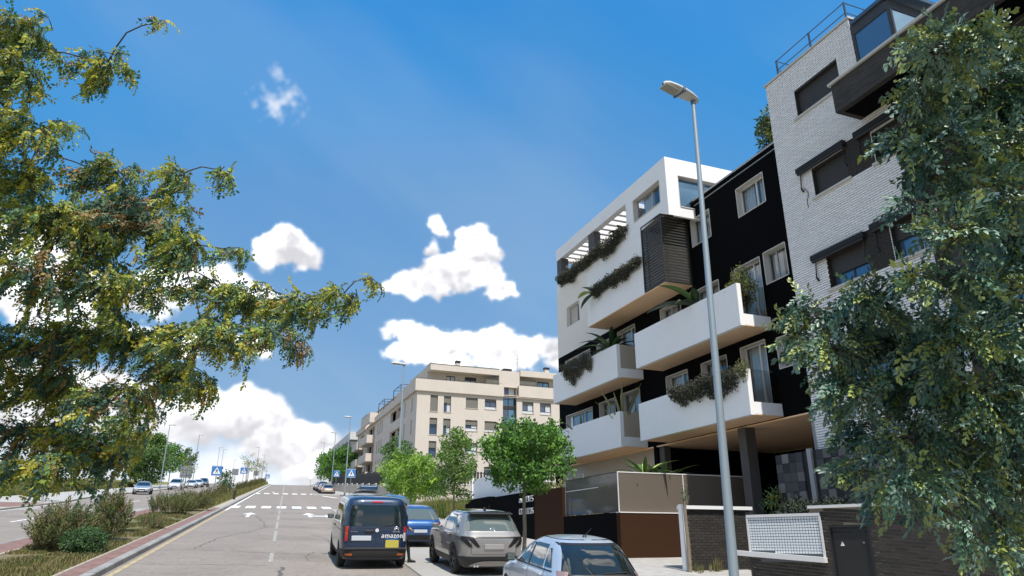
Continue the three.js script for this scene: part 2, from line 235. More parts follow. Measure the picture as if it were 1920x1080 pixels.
// ---------------------------------------------------------------- the ground: a street that climbs to a crest
const SLOPE = 0.0822;
function prof(s) { if (s < 215) return SLOPE * s; const d = s - 215; if (d < 100) return SLOPE * s - 0.0005 * d * d; return prof(314.99) + (SLOPE - 0.1) * (s - 315); }
const gy = (z) => prof(-z);
const S_NODES = []; for (let s = -90; s < 60; s += 3) S_NODES.push(s); for (let s = 60; s <= 330; s += 5) S_NODES.push(s); for (let s = 345; s <= 900; s += 40) S_NODES.push(s);
const sNodes = (a, b) => [a, ...S_NODES.filter((s) => s > a + 0.01 && s < b - 0.01), b];
function terr(x, s) {
  let h = 0;
  if (x < -23) h += 6.2 * sstep(-25, -52, x) * (1 - 0.93 * sstep(84, 128, s)) + 0.25 * (vnoise(x * 0.2, s * 0.2, 3) - 0.3) * sstep(-23, -27, x);
  if (x > 12.5) h += 1.5 * sstep(13, 22, x) * sstep(34, 40, s) * (1 - sstep(58, 66, s)) + 0.3 * (vnoise(x * 0.3, s * 0.3, 8) - 0.5) * sstep(13, 15, x) * sstep(34, 40, s) * (1 - sstep(58, 64, s));
  return prof(s) + h - 0.03;
}
{
  const xs = [-600, -300, -180, -120, -90, -75, -65, -58, -52, -48, -44, -41, -38, -35, -33, -31, -29.5, -28, -26.5, -25, -23.5, -16, -8, 0, 6, 12.5, 13.5, 15, 17, 19, 22, 26, 32, 45, 70, 120, 300, 600];
  const pos = [], uv = [], idx = [];
  for (const s of S_NODES) for (const x of xs) { pos.push(x, terr(x, s), -s); uv.push(x, s); }
  const n = xs.length; for (let j = 0; j < S_NODES.length - 1; j++) for (let i = 0; i < n - 1; i++) { const a = j * n + i, b = a + n; idx.push(a, a + 1, b, b, a + 1, b + 1); }
  const g = new THREE.BufferGeometry(); g.setAttribute('position', new THREE.Float32BufferAttribute(pos, 3)); g.setAttribute('uv', new THREE.Float32BufferAttribute(uv, 2)); g.setIndex(idx); g.computeVertexNormals();
  tag(part('ground', g, M.field), 'dry grassy ground rising on both sides of the street', 'ground', null, 'structure');
}
const fx = (v, s) => (typeof v === 'function' ? v(s) : v);
function strip(x0, x1, s0, s1, off) { // a sheet lying on the street's profile
  const ss = sNodes(s0, s1), pos = [], uv = [], idx = [];
  ss.forEach((s) => { for (const x of [fx(x0, s), fx(x1, s)]) { pos.push(x, prof(s) + off, -s); uv.push(x, s); } });
  for (let j = 0; j < ss.length - 1; j++) { const a = 2 * j; idx.push(a, a + 1, a + 2, a + 2, a + 1, a + 3); }
  const g = new THREE.BufferGeometry(); g.setAttribute('position', new THREE.Float32BufferAttribute(pos, 3)); g.setAttribute('uv', new THREE.Float32BufferAttribute(uv, 2)); g.setIndex(idx); g.computeVertexNormals(); return g;
}
function slab(x0, x1, s0, s1, lo, hi, ch = 0.012) { // a kerb or paved strip with thickness and a small chamfer
  const ss = sNodes(s0, s1), list = [];
  const line = (fa, ya, fb, yb) => { const pos = [], uv = [], idx = []; ss.forEach((s) => { const xa = fa(s), xb = fb(s); pos.push(xa, prof(s) + ya, -s, xb, prof(s) + yb, -s); if (Math.abs(ya - yb) > Math.abs(xa - xb)) uv.push(ya, s, yb, s); else uv.push(xa, s, xb, s); }); for (let j = 0; j < ss.length - 1; j++) { const a = 2 * j; idx.push(a, a + 1, a + 2, a + 2, a + 1, a + 3); } const g = new THREE.BufferGeometry(); g.setAttribute('position', new THREE.Float32BufferAttribute(pos, 3)); g.setAttribute('uv', new THREE.Float32BufferAttribute(uv, 2)); g.setIndex(idx); g.computeVertexNormals(); list.push(g); };
  const a = (s) => fx(x0, s), b = (s) => fx(x1, s), a2 = (s) => a(s) + ch, b2 = (s) => b(s) - ch;
  line(a, lo, a, hi - ch); line(a, hi - ch, a2, hi); line(a2, hi, b2, hi); line(b2, hi, b, hi - ch); line(b, hi - ch, b, lo);
  for (const s of [s0, s1]) { const g = new THREE.BufferGeometry(), y = prof(s); g.setAttribute('position', new THREE.Float32BufferAttribute([a(s), y + lo, -s, b(s), y + lo, -s, b(s), y + hi - ch, -s, a(s), y + hi - ch, -s], 3)); g.setAttribute('uv', new THREE.Float32BufferAttribute([0, 0, 1, 0, 1, 0.1, 0, 0.1], 2)); g.setIndex(s === s0 ? [0, 1, 2, 0, 2, 3] : [0, 2, 1, 0, 3, 2]); g.computeVertexNormals(); list.push(g); }
  return merge(list);
}
function struct(name, label, cat) { const o = thing(name, label, cat); o.userData.kind = 'structure'; return o; }

// right carriageway with its markings
const road = struct('road', 'worn grey asphalt carriageway climbing to the crest between median and parking bay', 'road');
part('surface', strip(-4.2, 12.6, -85, 420, 0.0), M.asphalt, road);
part('surface', strip(12.6, 70, 63, 101, -0.004), M.asphalt, road);
part('edge_line', strip(-3.93, -3.78, -10, 56, 0.008), M.yellowPaint, road);
part('edge_line', strip(-3.93, -3.78, 56, 300, 0.008), M.paint, road);
for (let s = 9; s < 60; s += 7.1) part('lane_line', strip(-0.24, -0.12, s, s + (s < 24 ? 2.6 : 5.6), 0.008), M.wornPaint, road);
part('lane_line', strip(-0.24, -0.12, 66, 102, 0.008), M.wornPaint, road);
part('lane_line', strip(-0.24, -0.12, 109, 260, 0.008), M.wornPaint, road);
for (let i = 0; i < 7; i++) { const x = -3.62 + i * 1.175; part('zebra_stripe', strip(x - 0.36, x + 0.36, 60.4, 64.4, 0.008), M.paint, road); }
for (let i = 0; i < 7; i++) { const x = -3.62 + i * 1.26; part('zebra_stripe', strip(x - 0.36, x + 0.36, 107, 112, 0.008), M.paint, road); }
function flatShape(pts, off) { const sh = new THREE.Shape(pts.map(([x, s]) => new THREE.Vector2(x, s))), g = new THREE.ShapeGeometry(sh), p = g.attributes.position; for (let i = 0; i < p.count; i++) { const x = p.getX(i), s = p.getY(i); p.setXYZ(i, x, prof(s) + off, -s); } g.computeVertexNormals(); if (g.attributes.normal.getY(0) < 0) { const ix = g.index.array; for (let i = 0; i < ix.length; i += 3) { const t = ix[i]; ix[i] = ix[i + 1]; ix[i + 1] = t; } g.computeVertexNormals(); } return g; }
const arrowUp = (x, s) => [[x - 0.1, s], [x + 0.1, s], [x + 0.1, s + 3.2], [x + 0.42, s + 3.2], [x, s + 5.4], [x - 0.42, s + 3.2], [x - 0.1, s + 3.2]];
part('arrow_marking', flatShape(arrowUp(-2.02, 47.6), 0.008), M.paint, road);
part('arrow_marking', flatShape([[1.62, 48], [1.82, 48], [1.82, 48.9], [2.7, 48.9], [2.7, 48.0], [3.3, 49.4], [2.7, 50.6], [2.7, 49.7], [1.82, 49.7], [1.82, 51], [2.12, 51], [1.7, 53.2], [1.3, 51], [1.62, 51]], 0.008), M.paint, road);
part('arrow_marking', flatShape(arrowUp(-1.6, 116), 0.008), M.paint, road);
part('give_way_marking', flatShape([[6.0, 92], [6.5, 92], [5.2, 101], [4.7, 101]], 0.008), M.paint, road);
function crack(pts, w, seed) { const r = rng(seed), P = []; for (let i = 0; i < pts.length - 1; i++) { const n = 7; for (let k = 0; k < n; k++) { const t = k / n; P.push([lerp(pts[i][0], pts[i + 1][0], t) + (r() - 0.5) * 0.12, lerp(pts[i][1], pts[i + 1][1], t) + (r() - 0.5) * 0.25]); } } P.push(pts[pts.length - 1]); const pos = [], idx = []; P.forEach(([x, s], i) => { const a = P[Math.max(0, i - 1)], b = P[Math.min(P.length - 1, i + 1)], dx = b[0] - a[0], ds = b[1] - a[1], L = Math.hypot(dx, ds) || 1, k = w * (0.35 + 0.9 * r()); pos.push(x - ds / L * k, prof(s) + 0.004, -(s + dx / L * k), x + ds / L * k, prof(s) + 0.004, -(s - dx / L * k)); }); for (let i = 0; i < P.length - 1; i++) { const a = 2 * i; idx.push(a, a + 1, a + 2, a + 2, a + 1, a + 3); } const g = new THREE.BufferGeometry(); g.setAttribute('position', new THREE.Float32BufferAttribute(pos, 3)); g.setAttribute('uv', new THREE.Float32BufferAttribute(new Float32Array(pos.length / 3 * 2), 2)); g.setIndex(idx); g.computeVertexNormals(); return g; }
const CR = [[[-2.75, 27.3], [-2.6, 29], [-2.3, 32], [-1.4, 35], [-0.75, 38.5], [-0.9, 42], [-1.55, 49]], [[-0.75, 38.5], [-0.35, 39.5]], [[-1.2, 50], [-0.7, 52], [-0.5, 56]], [[-4.0, 27.0], [-2.7, 27.2], [-0.2, 25.9], [1.0, 25.4]], [[0.05, 14], [0.0, 18.5], [0.15, 22]], [[0.9, 23.6], [0.92, 25.4], [1.2, 26.2]], [[0.95, 23.6], [1.5, 23.5]], [[-4, 23.0], [-2, 22.7], [-0.2, 22.4]], [[0.0, 63], [0.15, 72]], [[1.9, 29], [1.8, 32], [1.3, 34]], [[-3.2, 19], [-1.2, 18.6]]];
const ev = (pts) => { const P = [...pts.map((p) => [...p])]; return P; };
CR.forEach((c, i) => { const f = 0.0; part('crack', crack(ev(c), i === 4 ? 0.055 : i === 0 ? 0.028 : 0.018, 300 + i), M.crack, road); });
part('drain_seam', strip(3.62, 3.67, -20, 60, 0.004), M.crack, road);

const bay = part('parking_bay', [strip(3.67, 6.45, -20, 60, 0.006)], M.bay); tag(bay, 'pale concrete parking bay along the right kerb', 'parking bay', null, 'structure');

// left carriageway
const leftK = (s) => lerp(-16.4, -17.4, sstep(64, 78, s));
const road2 = struct('road', 'far left carriageway beyond the planted median', 'road');
part('surface', strip((s) => leftK(s) - 0.1, -8.45, -85, 420, 0.0), M.asphalt, road2);
for (let s = 14; s < 230; s += 9) part('lane_line', strip(-12.45, -12.3, s, s + 5, 0.008), M.paint, road2);
part('edge_line', strip(-16.3, -16.15, 20, 70, 0.008), M.paint, road2);
for (let i = 0; i < 6; i++) part('zebra_stripe', strip(-15.9 + i * 1.25, -15.2 + i * 1.25, 53, 57, 0.008), M.wornPaint, road2);

// kerbs, stone by stone near the camera
function kerbRun(label, x0, x1, s0, s1, hi, mats, near, seed) {
  const k = struct('kerb', label, 'kerb'), r = rng(seed); let s = s0; const far = [];
  while (s < s1) { const e = Math.min(s1, s + (s < near ? 1.0 : 12)); const g = slab(x0, x1, s + (s < near ? 0.012 : 0), e, -0.05, hi + (s < near ? (r() - 0.5) * 0.006 : 0), 0.02); if (s < near) part('kerb_stone', g, mats[Math.floor(r() * mats.length)], k); else far.push(g); s = e; }
  if (far.length) part('kerb_stones', far, mats[0], k).userData.kind = 'stuff'; return k;
}
kerbRun('grey concrete kerb between the right carriageway and the pink paving of the median', -4.30, -4.05, 8, 330, 0.15, [M.kerb, M.kerb2], 60, 1);
kerbRun('grey concrete kerb on the left carriageway side of the median', -8.6, -8.43, 8, 330, 0.15, [M.kerb, M.kerb2], 45, 2);
kerbRun('concrete kerb along the right pavement beside the parked cars', 6.45, 6.62, -20, 62, 0.14, [M.kerb, M.kerb2], 30, 3);
kerbRun('concrete kerb along the right pavement beyond the side street', 7.4, 7.57, 103, 330, 0.14, [M.kerb, M.kerb2], 103, 4);
kerbRun('pale kerb along the far left pavement', (s) => leftK(s) - 0.17, leftK, 8, 330, 0.14, [M.edging, M.kerb], 8, 5);
kerbRun('narrow stone edging between the pink paving and the grass beside the right carriageway', -4.80, -4.72, 8, 330, 0.17, [M.edging], 45, 6);
kerbRun('narrow stone edging between the grass and the pink paving beside the left carriageway', -7.45, -7.35, 8, 330, 0.17, [M.edging], 45, 7);

// median: pink paving, grass strip, pink paving
const med = struct('median', 'planted median strip with pink paving along both edges', 'median');
part('paving', slab(-4.72, -4.30, 5, 57, -0.05, 0.146, 0.004), M.pavers, med);
part('paving', slab(-4.72, -4.30, 57, 330, -0.05, 0.146, 0.004), M.edging, med);
part('paving', slab(-8.43, -7.45, 5, 330, -0.05, 0.146, 0.004), M.pavers, med);
part('soil', strip(-7.35, -4.80, 5, 330, 0.13), M.soil, med);

// pavements
const pav = struct('pavement', 'grey paved footway along the right side by the walls', 'pavement');
part('paving', slab(6.62, 13.2, -30, 62, -0.05, 0.136, 0.004), M.sidewalk, pav);
const pav2 = struct('pavement', 'paved footway beyond the side street by the beige block', 'pavement');
part('paving', slab((s) => lerp(3.6, 7.57, sstep(103.2, 118, s)), 18, 103, 330, -0.05, 0.136, 0.004), M.sidewalk, pav2);
const pav3 = struct('pavement', 'pale footway along the far left side below the grassy bank', 'pavement');
part('paving', slab(-23.6, (s) => leftK(s) - 0.17, 62, 330, -0.05, 0.136, 0.004), M.sidewalk, pav3);
part('paving', slab(-23.6, -16.57, 5, 54, -0.05, 0.136, 0.004), M.sidewalk, pav3);
part('paving', slab(-23.6, -16.57, 54, 62, -0.05, 0.136, 0.004), M.pavers, pav3);

// ---------------------------------------------------------------- buildings: built in facade coordinates (x = w, y = h, z = -u)
let base = [0, 0, 0];
function bthing(name, label, cat, u, h, w, group) { base = [u, h, w]; const p = B3(u, h, w); return thing(name, label, cat, [p.x, p.y, p.z], TH, group); }
const bpart = (name, geo, mat, parent) => { const m = part(name, geo, mat, parent); m.geometry.translate(-base[2], -base[1], base[0]); return m; };
const bx = (w0, w1, h0, h1, u0, u1) => mbox(w0, w1, h0, h1, -u1, -u0);
const FACE = { // (p, h, depth) to building coordinates; p runs along the wall
  W: (pl, p, h, d) => [pl + d, h, -p], U: (pl, p, h, d) => [p, h, -(pl + d)],
};
function fbox(face, pl, p0, p1, h0, h1, d0, d1) { const a = FACE[face](pl, p0, h0, d0), b = FACE[face](pl, p1, h1, d1); return mbox(a[0], b[0], a[1], b[1], a[2], b[2]); }
function wallFace(face, pl, thick, outline, holes = []) {
  const sh = new THREE.Shape(outline.map(([p, h]) => new THREE.Vector2(p, h)));
  for (const [p0, p1, h0, h1] of holes) sh.holes.push(new THREE.Path([[p0, h0], [p1, h0], [p1, h1], [p0, h1]].map(([a, b]) => new THREE.Vector2(a, b))));
  const g = new THREE.ExtrudeGeometry(sh, { depth: thick, bevelEnabled: false }), P = g.attributes.position;
  for (let i = 0; i < P.count; i++) { const q = FACE[face](pl, P.getX(i), P.getY(i), P.getZ(i)); P.setXYZ(i, q[0], q[1], q[2]); }
  if (face === 'U') for (const k of ['position', 'uv']) { const a = g.attributes[k], n = a.itemSize; for (let i = 0; i < a.count; i += 3) for (let c = 0; c < n; c++) { const t = a.array[(i + 1) * n + c]; a.array[(i + 1) * n + c] = a.array[(i + 2) * n + c]; a.array[(i + 2) * n + c] = t; } }
  g.computeVertexNormals(); return g;
}
const rectO = (p0, p1, h0, h1) => [[p0, h0], [p1, h0], [p1, h1], [p0, h1]];
// a window set back in its opening: lined reveal, frame, glass, curtain and the room's back wall
function glazing(parent, face, pl, [p0, p1, h0, h1], o = {}) {
  const rec = o.rec ?? 0.28, f = o.f ?? 0.05, W = (a, b, c, d, e, g) => fbox(face, pl, a, b, c, d, e, g), F = [];
  const lining = [W(p0 - 0.02, p0 + 0.012, h0, h1, -0.004, rec), W(p1 - 0.012, p1 + 0.02, h0, h1, -0.004, rec), W(p0 + 0.012, p1 - 0.012, h1 - 0.012, h1 + 0.02, -0.004, rec), W(p0 + 0.012, p1 - 0.012, h0 - 0.02, h0 + 0.012, -0.03, rec)];
  F.push(W(p0 + 0.012, p0 + f, h0 + 0.012, h1 - 0.012, rec - 0.06, rec), W(p1 - f, p1 - 0.012, h0 + 0.012, h1 - 0.012, rec - 0.06, rec), W(p0 + f, p1 - f, h1 - f, h1 - 0.012, rec - 0.06, rec), W(p0 + f, p1 - f, h0 + 0.012, h0 + f, rec - 0.06, rec));
  const n = o.n ?? 2; for (let i = 1; i < n; i++) { const c = lerp(p0, p1, o.at ?? i / n); F.push(W(c - 0.03, c + 0.03, h0 + f, h1 - f, rec - 0.06, rec)); }
  const win = bpart('window', F, o.frame || M.alu, parent);
  bpart('reveal', lining, o.lining || M.reveal, win);
  bpart('pane', W(p0 + f, p1 - f, h0 + f, h1 - f, rec - 0.036, rec - 0.03), o.pane || M.pane, win);
  if (o.curtain !== 0) { // pleated curtains
    const cs = o.curtains || [[0, 0.42], [0.62, 1]];
    for (const [a, b] of cs) { const q0 = lerp(p0, p1, a), q1 = lerp(p0, p1, b), N = Math.max(8, Math.round((q1 - q0) * 40)); bpart('curtain', grid(N, 1, (i, j) => FACE[face](pl, lerp(q0, q1, i), lerp(h0 - 0.05, h1 + 0.05, j), rec + 0.13 + 0.028 * Math.sin(i * N * 1.15 + p0 * 3) + 0.012 * Math.sin(i * N * 0.41))), o.warm ? M.curtainWarm : M.curtain, win); }
  }
  return win;
}

M.tanEnd = phys([0.74, 0.65, 0.52], 0.1, { transmission: 0.5, thickness: 0 });
M.awning = std([0.010, 0.010, 0.011], 0.8);
const W0 = 15.35, WB = 16.65;
{ // ---------------- the new apartment house with white balconies on black walls
  const b = bthing('apartment_house', 'new apartment house with long white balconies on black walls and a pergola terrace on top', 'building', 26, 2, 19);
  const wins = [
    [17.8, 19.3, 13.95, 15.13], [21.0, 22.27, 13.92, 15.12], [17.2, 18.3, 10.93, 12.11], [18.5, 19.9, 9.77, 12.07],
    [20.87, 22.45, 10.5, 12.03], [23.45, 25.0, 10.5, 12.03], [27.16, 28.78, 9.77, 12.03], [29.35, 30.94, 10.3, 11.95], [31.7, 34.7, 10.3, 11.95],
    [18.75, 20.07, 6.77, 9.07], [17.16, 18.2, 7.9, 8.95], [20.87, 22.45, 7.6, 9.03], [23.37, 24.94, 7.6, 9.03],
    [27.08, 28.79, 6.77, 9.0], [29.35, 30.94, 7.6, 8.96], [31.68, 34.76, 7.6, 8.92]];
  bpart('black_wall', wallFace('W', WB, 0.3, [[16.45, 6.3], [35.6, 6.3], [35.6, 12.34], [23.4, 12.34], [23.4, 15.82], [16.45, 15.82]], wins), M.black, b);
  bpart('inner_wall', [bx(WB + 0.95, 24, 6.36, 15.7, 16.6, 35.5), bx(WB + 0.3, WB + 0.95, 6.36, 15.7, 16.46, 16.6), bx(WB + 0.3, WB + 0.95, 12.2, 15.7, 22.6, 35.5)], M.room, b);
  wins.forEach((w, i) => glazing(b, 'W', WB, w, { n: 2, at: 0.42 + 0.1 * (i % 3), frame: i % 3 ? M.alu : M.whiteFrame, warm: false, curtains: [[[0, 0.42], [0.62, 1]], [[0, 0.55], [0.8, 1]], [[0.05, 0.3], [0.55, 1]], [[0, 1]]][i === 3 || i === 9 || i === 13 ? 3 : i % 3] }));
  bpart('roof_edge', [bx(WB - 0.07, WB + 0.3, 15.825, 15.9, 16.42, 23.3), bx(WB - 0.03, WB - 0.002, 15.6, 15.66, 16.45, 21.86)], M.blackTrim, b);
  bpart('roof_flashing', [bx(WB - 0.085, WB - 0.072, 15.83, 15.9, 16.42, 21.86), bx(WB - 0.044, WB - 0.032, 15.63, 15.655, 16.45, 21.86)], M.alu, b);
  bpart('roof_slab', bx(WB + 0.3, 24, 15.7, 15.83, 16.45, 21.87), M.lightGrey, b);
  // recessed white wall at the far end of the third floor; it leans out to carry the terrace above
  { const lw = (h, d) => lerp(WB, W0 + 0.002, (h - 12.34) / 2.86) + d, hole = [31.75, 33.25, 13.5, 14.4];
    const sh = new THREE.Shape([[29.31, 12.34], [35.6, 12.34], [32.8, 15.2], [29.31, 15.2]].map((q) => new THREE.Vector2(...q)));
    sh.holes.push(new THREE.Path([[31.72, 13.49], [33.28, 13.49], [32.46, 14.33], [31.02, 14.33]].map((q) => new THREE.Vector2(...q))));
    const g = new THREE.ExtrudeGeometry(sh, { depth: 0.32, bevelEnabled: false }), P = g.attributes.position; for (let i = 0; i < P.count; i++) { const u = P.getX(i), h = P.getY(i); P.setXYZ(i, lw(h, P.getZ(i)), h, -u); } g.computeVertexNormals();
    bpart('white_wall', g, M.plaster, b);
    const pl = (u0, u1, h0, h1, d0, d1) => { const q = mbox(0, 1, 0, 1, 0, 1), A = q.attributes.position; for (let i = 0; i < A.count; i++) { const x = A.getX(i), y = A.getY(i), z = A.getZ(i), h = lerp(h0, h1, y), sk = (h - 13.49) / 0.84, uu = lerp(u0, u1, z) - sk * 0.76; A.setXYZ(i, lw(h, lerp(d0, d1, x)), h, -uu); } q.computeVertexNormals(); return q; };
    const wz = bpart('window', [pl(31.78, 31.86, 13.49, 14.33, 0.2, 0.26), pl(33.2, 33.27, 13.49, 14.33, 0.2, 0.26), pl(32.3, 32.36, 13.49, 14.33, 0.2, 0.26), pl(31.86, 33.2, 13.49, 13.55, 0.2, 0.26), pl(31.86, 33.2, 14.27, 14.33, 0.2, 0.26)], M.alu, b);
    bpart('pane', pl(31.8, 33.2, 13.5, 14.3, 0.24, 0.25), M.skyPane, wz); bpart('curtain', pl(32.4, 33.2, 13.5, 14.3, 0.238, 0.2399), M.curtain, wz);
  }
  // third-floor bay: soffit, white wall, corner louvres
  bpart('white_wall', [wallFace('W', W0, 0.25, [[24.06, 12.34], [29.31, 12.34], [29.31, 15.2], [24.06, 15.2]]), fbox('U', 29.06, W0 + 0.25, WB, 12.34, 15.2, 0, 0.25)], M.plaster, b);
  bpart('soffit', bx(W0 + 0.004, WB, 12.30, 12.337, 22.52, 29.3), M.soffit, b);
  bpart('bay_floor', bx(W0 + 0.25, WB, 12.34, 12.42, 22.6, 29.06), M.lightGrey, b);
  bpart('planter_box', bx(W0 - 0.06, W0 - 0.003, 13.55, 13.8, 24.15, 28.4), M.lightGrey, b);
  bpart('planter_box', bx(W0 - 0.06, W0 - 0.003, 15.35, 15.6, 25.2, 32.2), M.lightGrey, b);
  { const fr = [], H0 = 12.36, H1 = 15.37;
    const sc = bpart('louvre_screen', [bx(W0 - 0.02, W0 + 0.05, H0, H1, 24.0, 24.06), bx(W0 - 0.02, W0 + 0.05, H0, H1, 22.48, 22.54), bx(W0 - 0.02, W0 + 0.05, H1 - 0.06, H1, 22.54, 24.0), bx(W0 - 0.02, W0 + 0.05, H0, H0 + 0.06, 22.54, 24.0), bx(WB - 0.06, WB - 0.003, H0, H1, 22.48, 22.54), bx(W0 + 0.05, WB - 0.06, H1 - 0.06, H1, 22.485, 22.535), bx(W0 + 0.05, WB - 0.06, H0, H0 + 0.06, 22.485, 22.535)], M.louvre, b);
    const sl = bx(W0, W0 + 0.03, 0, 0.062, 22.54, 24.0), sr = bx(W0 + 0.05, WB - 0.06, 0, 0.062, 22.5, 22.53);
    for (let i = 0; i < 22; i++) { const h = H0 + 0.1 + i * 0.128; for (const g of [sl, sr]) { const q = g.clone(); q.translate(0, h, 0); bpart('slat', q, M.louvre, sc); } }
    bpart('loggia_wall', bx(WB - 0.1, WB - 0.004, 12.42, 15.2, 22.6, 24.0), M.reveal, sc);
    bpart('loggia_wall', bx(W0 + 0.3, WB - 0.1, 12.42, 15.2, 24.02, 24.055), M.reveal, sc);
  }
  // top floor: white frame with window, pergola terrace and sunny end wall
  bpart('white_wall', [wallFace('W', W0, 0.3, [[21.88, 15.04], [22.5, 15.36], [24.06, 15.21], [32.8, 15.2], [32.8, 15.72], [25.2, 15.72], [25.2, 17.07], [32.8, 17.07], [32.8, 17.73], [21.88, 17.73]], [[22.4, 24.56, 15.83, 16.9]]),
    wallFace('U', 21.88, 0.12, [[W0 + 0.3, 15.04], [21, 15.04], [21, 17.73], [W0 + 0.3, 17.73]], [[15.94, 20.3, 15.5, 16.95]]),
    bx(W0 + 0.3, 19.8, 17.07, 17.73, 32.45, 32.8), bx(19.45, 19.8, 16.9, 17.5, 25.2, 33.6), bx(W0 + 0.3, 21, 15.2, 17.0, 25.2, 25.45)], M.plaster, b);
  bpart('roof_slab', bx(W0 + 0.3, 21, 17.45, 17.6, 22.18, 25.45), M.plaster, b);
  bpart('inner_wall', [bx(16.35, 21, 15.2, 17.44, 22.75, 25.18), bx(W0 + 0.3, 21, 15.38, 15.5, 22.02, 25.2)], M.room, b);
  glazing(b, 'W', W0, [22.4, 24.56, 15.83, 16.9], { n: 2, at: 0.42, curtains: [[0, 0.3], [0.45, 0.85]] });
  glazing(b, 'U', 21.88, [15.94, 20.3, 15.5, 16.95], { n: 3, curtain: 0, pane: M.skyPane, rec: 0.26 });
  bpart('terrace_floor', bx(W0 + 0.3, 21, 15.0, 15.2, 25.45, 32.8), M.lightGrey, b);
  bpart('parapet', [bx(19.4, 19.6, 15.2, 15.7, 25.45, 33.5), bx(W0 + 0.3, 19.4, 15.2, 15.7, 32.55, 32.79)], M.plaster, b);
  for (let i = 0; i < 12; i++) { const u = 25.75 + i * 0.565; bpart('pergola_slat', bx(W0 + 0.3, 19.45, 17.1, 17.55, u, u + 0.2), M.plaster, b); }
  bpart('column', bx(W0 + 0.05, W0 + 0.4, 15.72, 17.07, 28.4, 29.05), M.grey, b);
  bpart('column', bx(W0 + 0.02, W0 + 0.45, 15.72, 17.07, 32.2, 32.75), M.grey, b);
  // balconies
  for (const [u0, u1, h, name] of [[18.32, 25.1, 6.33], [18.32, 25.1, 9.33], [26.68, 33.5, 6.3], [26.68, 33.5, 9.3]]) {
    const slabG = bx(W0 + 0.006, WB - 0.004, h + 0.025, h + 0.42, u0, u1);
    const bal = bpart('balcony', slabG, M.plaster, b);
    bpart('soffit', bx(W0 + 0.01, WB - 0.004, h, h + 0.022, u0 + 0.004, u1 - 0.004), M.soffit, bal);
    bpart('parapet', [bx(W0 - 0.012, W0 + 0.16, h - 0.006, h + 1.5, u0 - 0.006, u1 + 0.006), bx(W0 + 0.16, WB - 0.004, h + 0.42, h + 1.5, u1 - 0.15, u1)], M.plaster, bal);
    bpart('glass_end', bx(W0 + 0.16, WB - 0.02, h + 0.42, h + 1.5, u0 + 0.02, u0 + 0.032), u0 > 20 ? M.tanEnd : M.clearGlass, bal);
    bpart('floor_finish', bx(W0 + 0.165, WB - 0.01, h + 0.42, h + 0.432, u0 + 0.04, u1 - 0.16), M.lightGrey, bal);
  }
  // open ground floor: soffit, columns, dark walls
  bpart('soffit', bx(WB + 0.004, 22.8, 6.25, 6.298, 16.42, 26.0), M.soffit, b);
  bpart('soffit', bx(WB + 0.004, 22.8, 6.25, 6.298, 26.25, 38), M.soffit, b);
  bpart('column', bx(16.58, 17.0, 2.9, 6.25, 20.2, 20.6), M.grey, b);
  bpart('column', bx(16.75, 17.05, 2.9, 6.25, 25.6, 25.97), M.grey, b);
  bpart('pier', bx(16.2, 16.6, 5.05, 6.3, 16.46, 16.7), M.lightGrey, b);
  bpart('black_wall', bx(22.8, 23.1, 1.5, 6.24, 15.5, 25.95), M.black, b);
  bpart('black_wall', fbox('U', 26.0, WB, 23.3, 2.9, 6.3, 0, 0.25), M.black, b);
  bpart('black_wall', bx(WB, WB + 0.3, 2.85, 6.3, 36.0, 36.3), M.black, b);
  const gw = [[28.0, 29.0, 4.0, 5.4], [31.2, 32.4, 4.0, 5.4], [26.5, 27.6, 3.0, 5.4]];
  bpart('ground_floor_wall', wallFace('W', WB + 0.3, 0.25, rectO(26.25, 36, 2.9, 6.25), gw), std([0.46, 0.41, 0.36], 0.85), b);
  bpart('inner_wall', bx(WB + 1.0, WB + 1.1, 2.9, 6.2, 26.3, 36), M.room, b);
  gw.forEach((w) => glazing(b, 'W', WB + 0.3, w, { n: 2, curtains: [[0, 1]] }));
}
{ // ---------------- dark stone tile wall under the house
  const t = bthing('tile_wall', 'dark boundary wall of checkered black and grey stone tiles between the new house and the brick block', 'wall', 15.6, 2, 15.6);
  bpart('backing', bx(15.5, 15.7, 1.5, 4.95, 12.6, 17.55), std([0.02, 0.02, 0.021], 0.9), t);
  const tm = [[0.012, 0.012, 0.014], [0.11, 0.105, 0.10], [0.03, 0.031, 0.036], [0.15, 0.145, 0.14], [0.05, 0.05, 0.052]].map((c) => std(c, 0.6, { bumpMap: fine, bumpScale: 0.003 }));
  const r = rng(5), gap = (u) => Math.abs(u - 16.17) < 0.2, g0 = bx(15.46, 15.51, 0, 0.268, 0, 0.268);
  for (let i = 0; i < 18; i++) for (let j = 0; j < 9; j++) { const u = 12.62 + i * 0.276, h = 2.47 + j * 0.276; if (gap(u + 0.14)) continue; const q = g0.clone(); q.translate(-r() * 0.02, h, -u); bpart('tile', q, tm[(i + j) % 2 ? [0, 2, 0, 2, 4][Math.floor(r() * 5)] : [1, 3, 4, 2, 4][Math.floor(r() * 5)]], t); }
  bpart('joint_post', bx(15.42, 15.52, 2.3, 5.0, 16.09, 16.25), M.lightGrey, t);
}
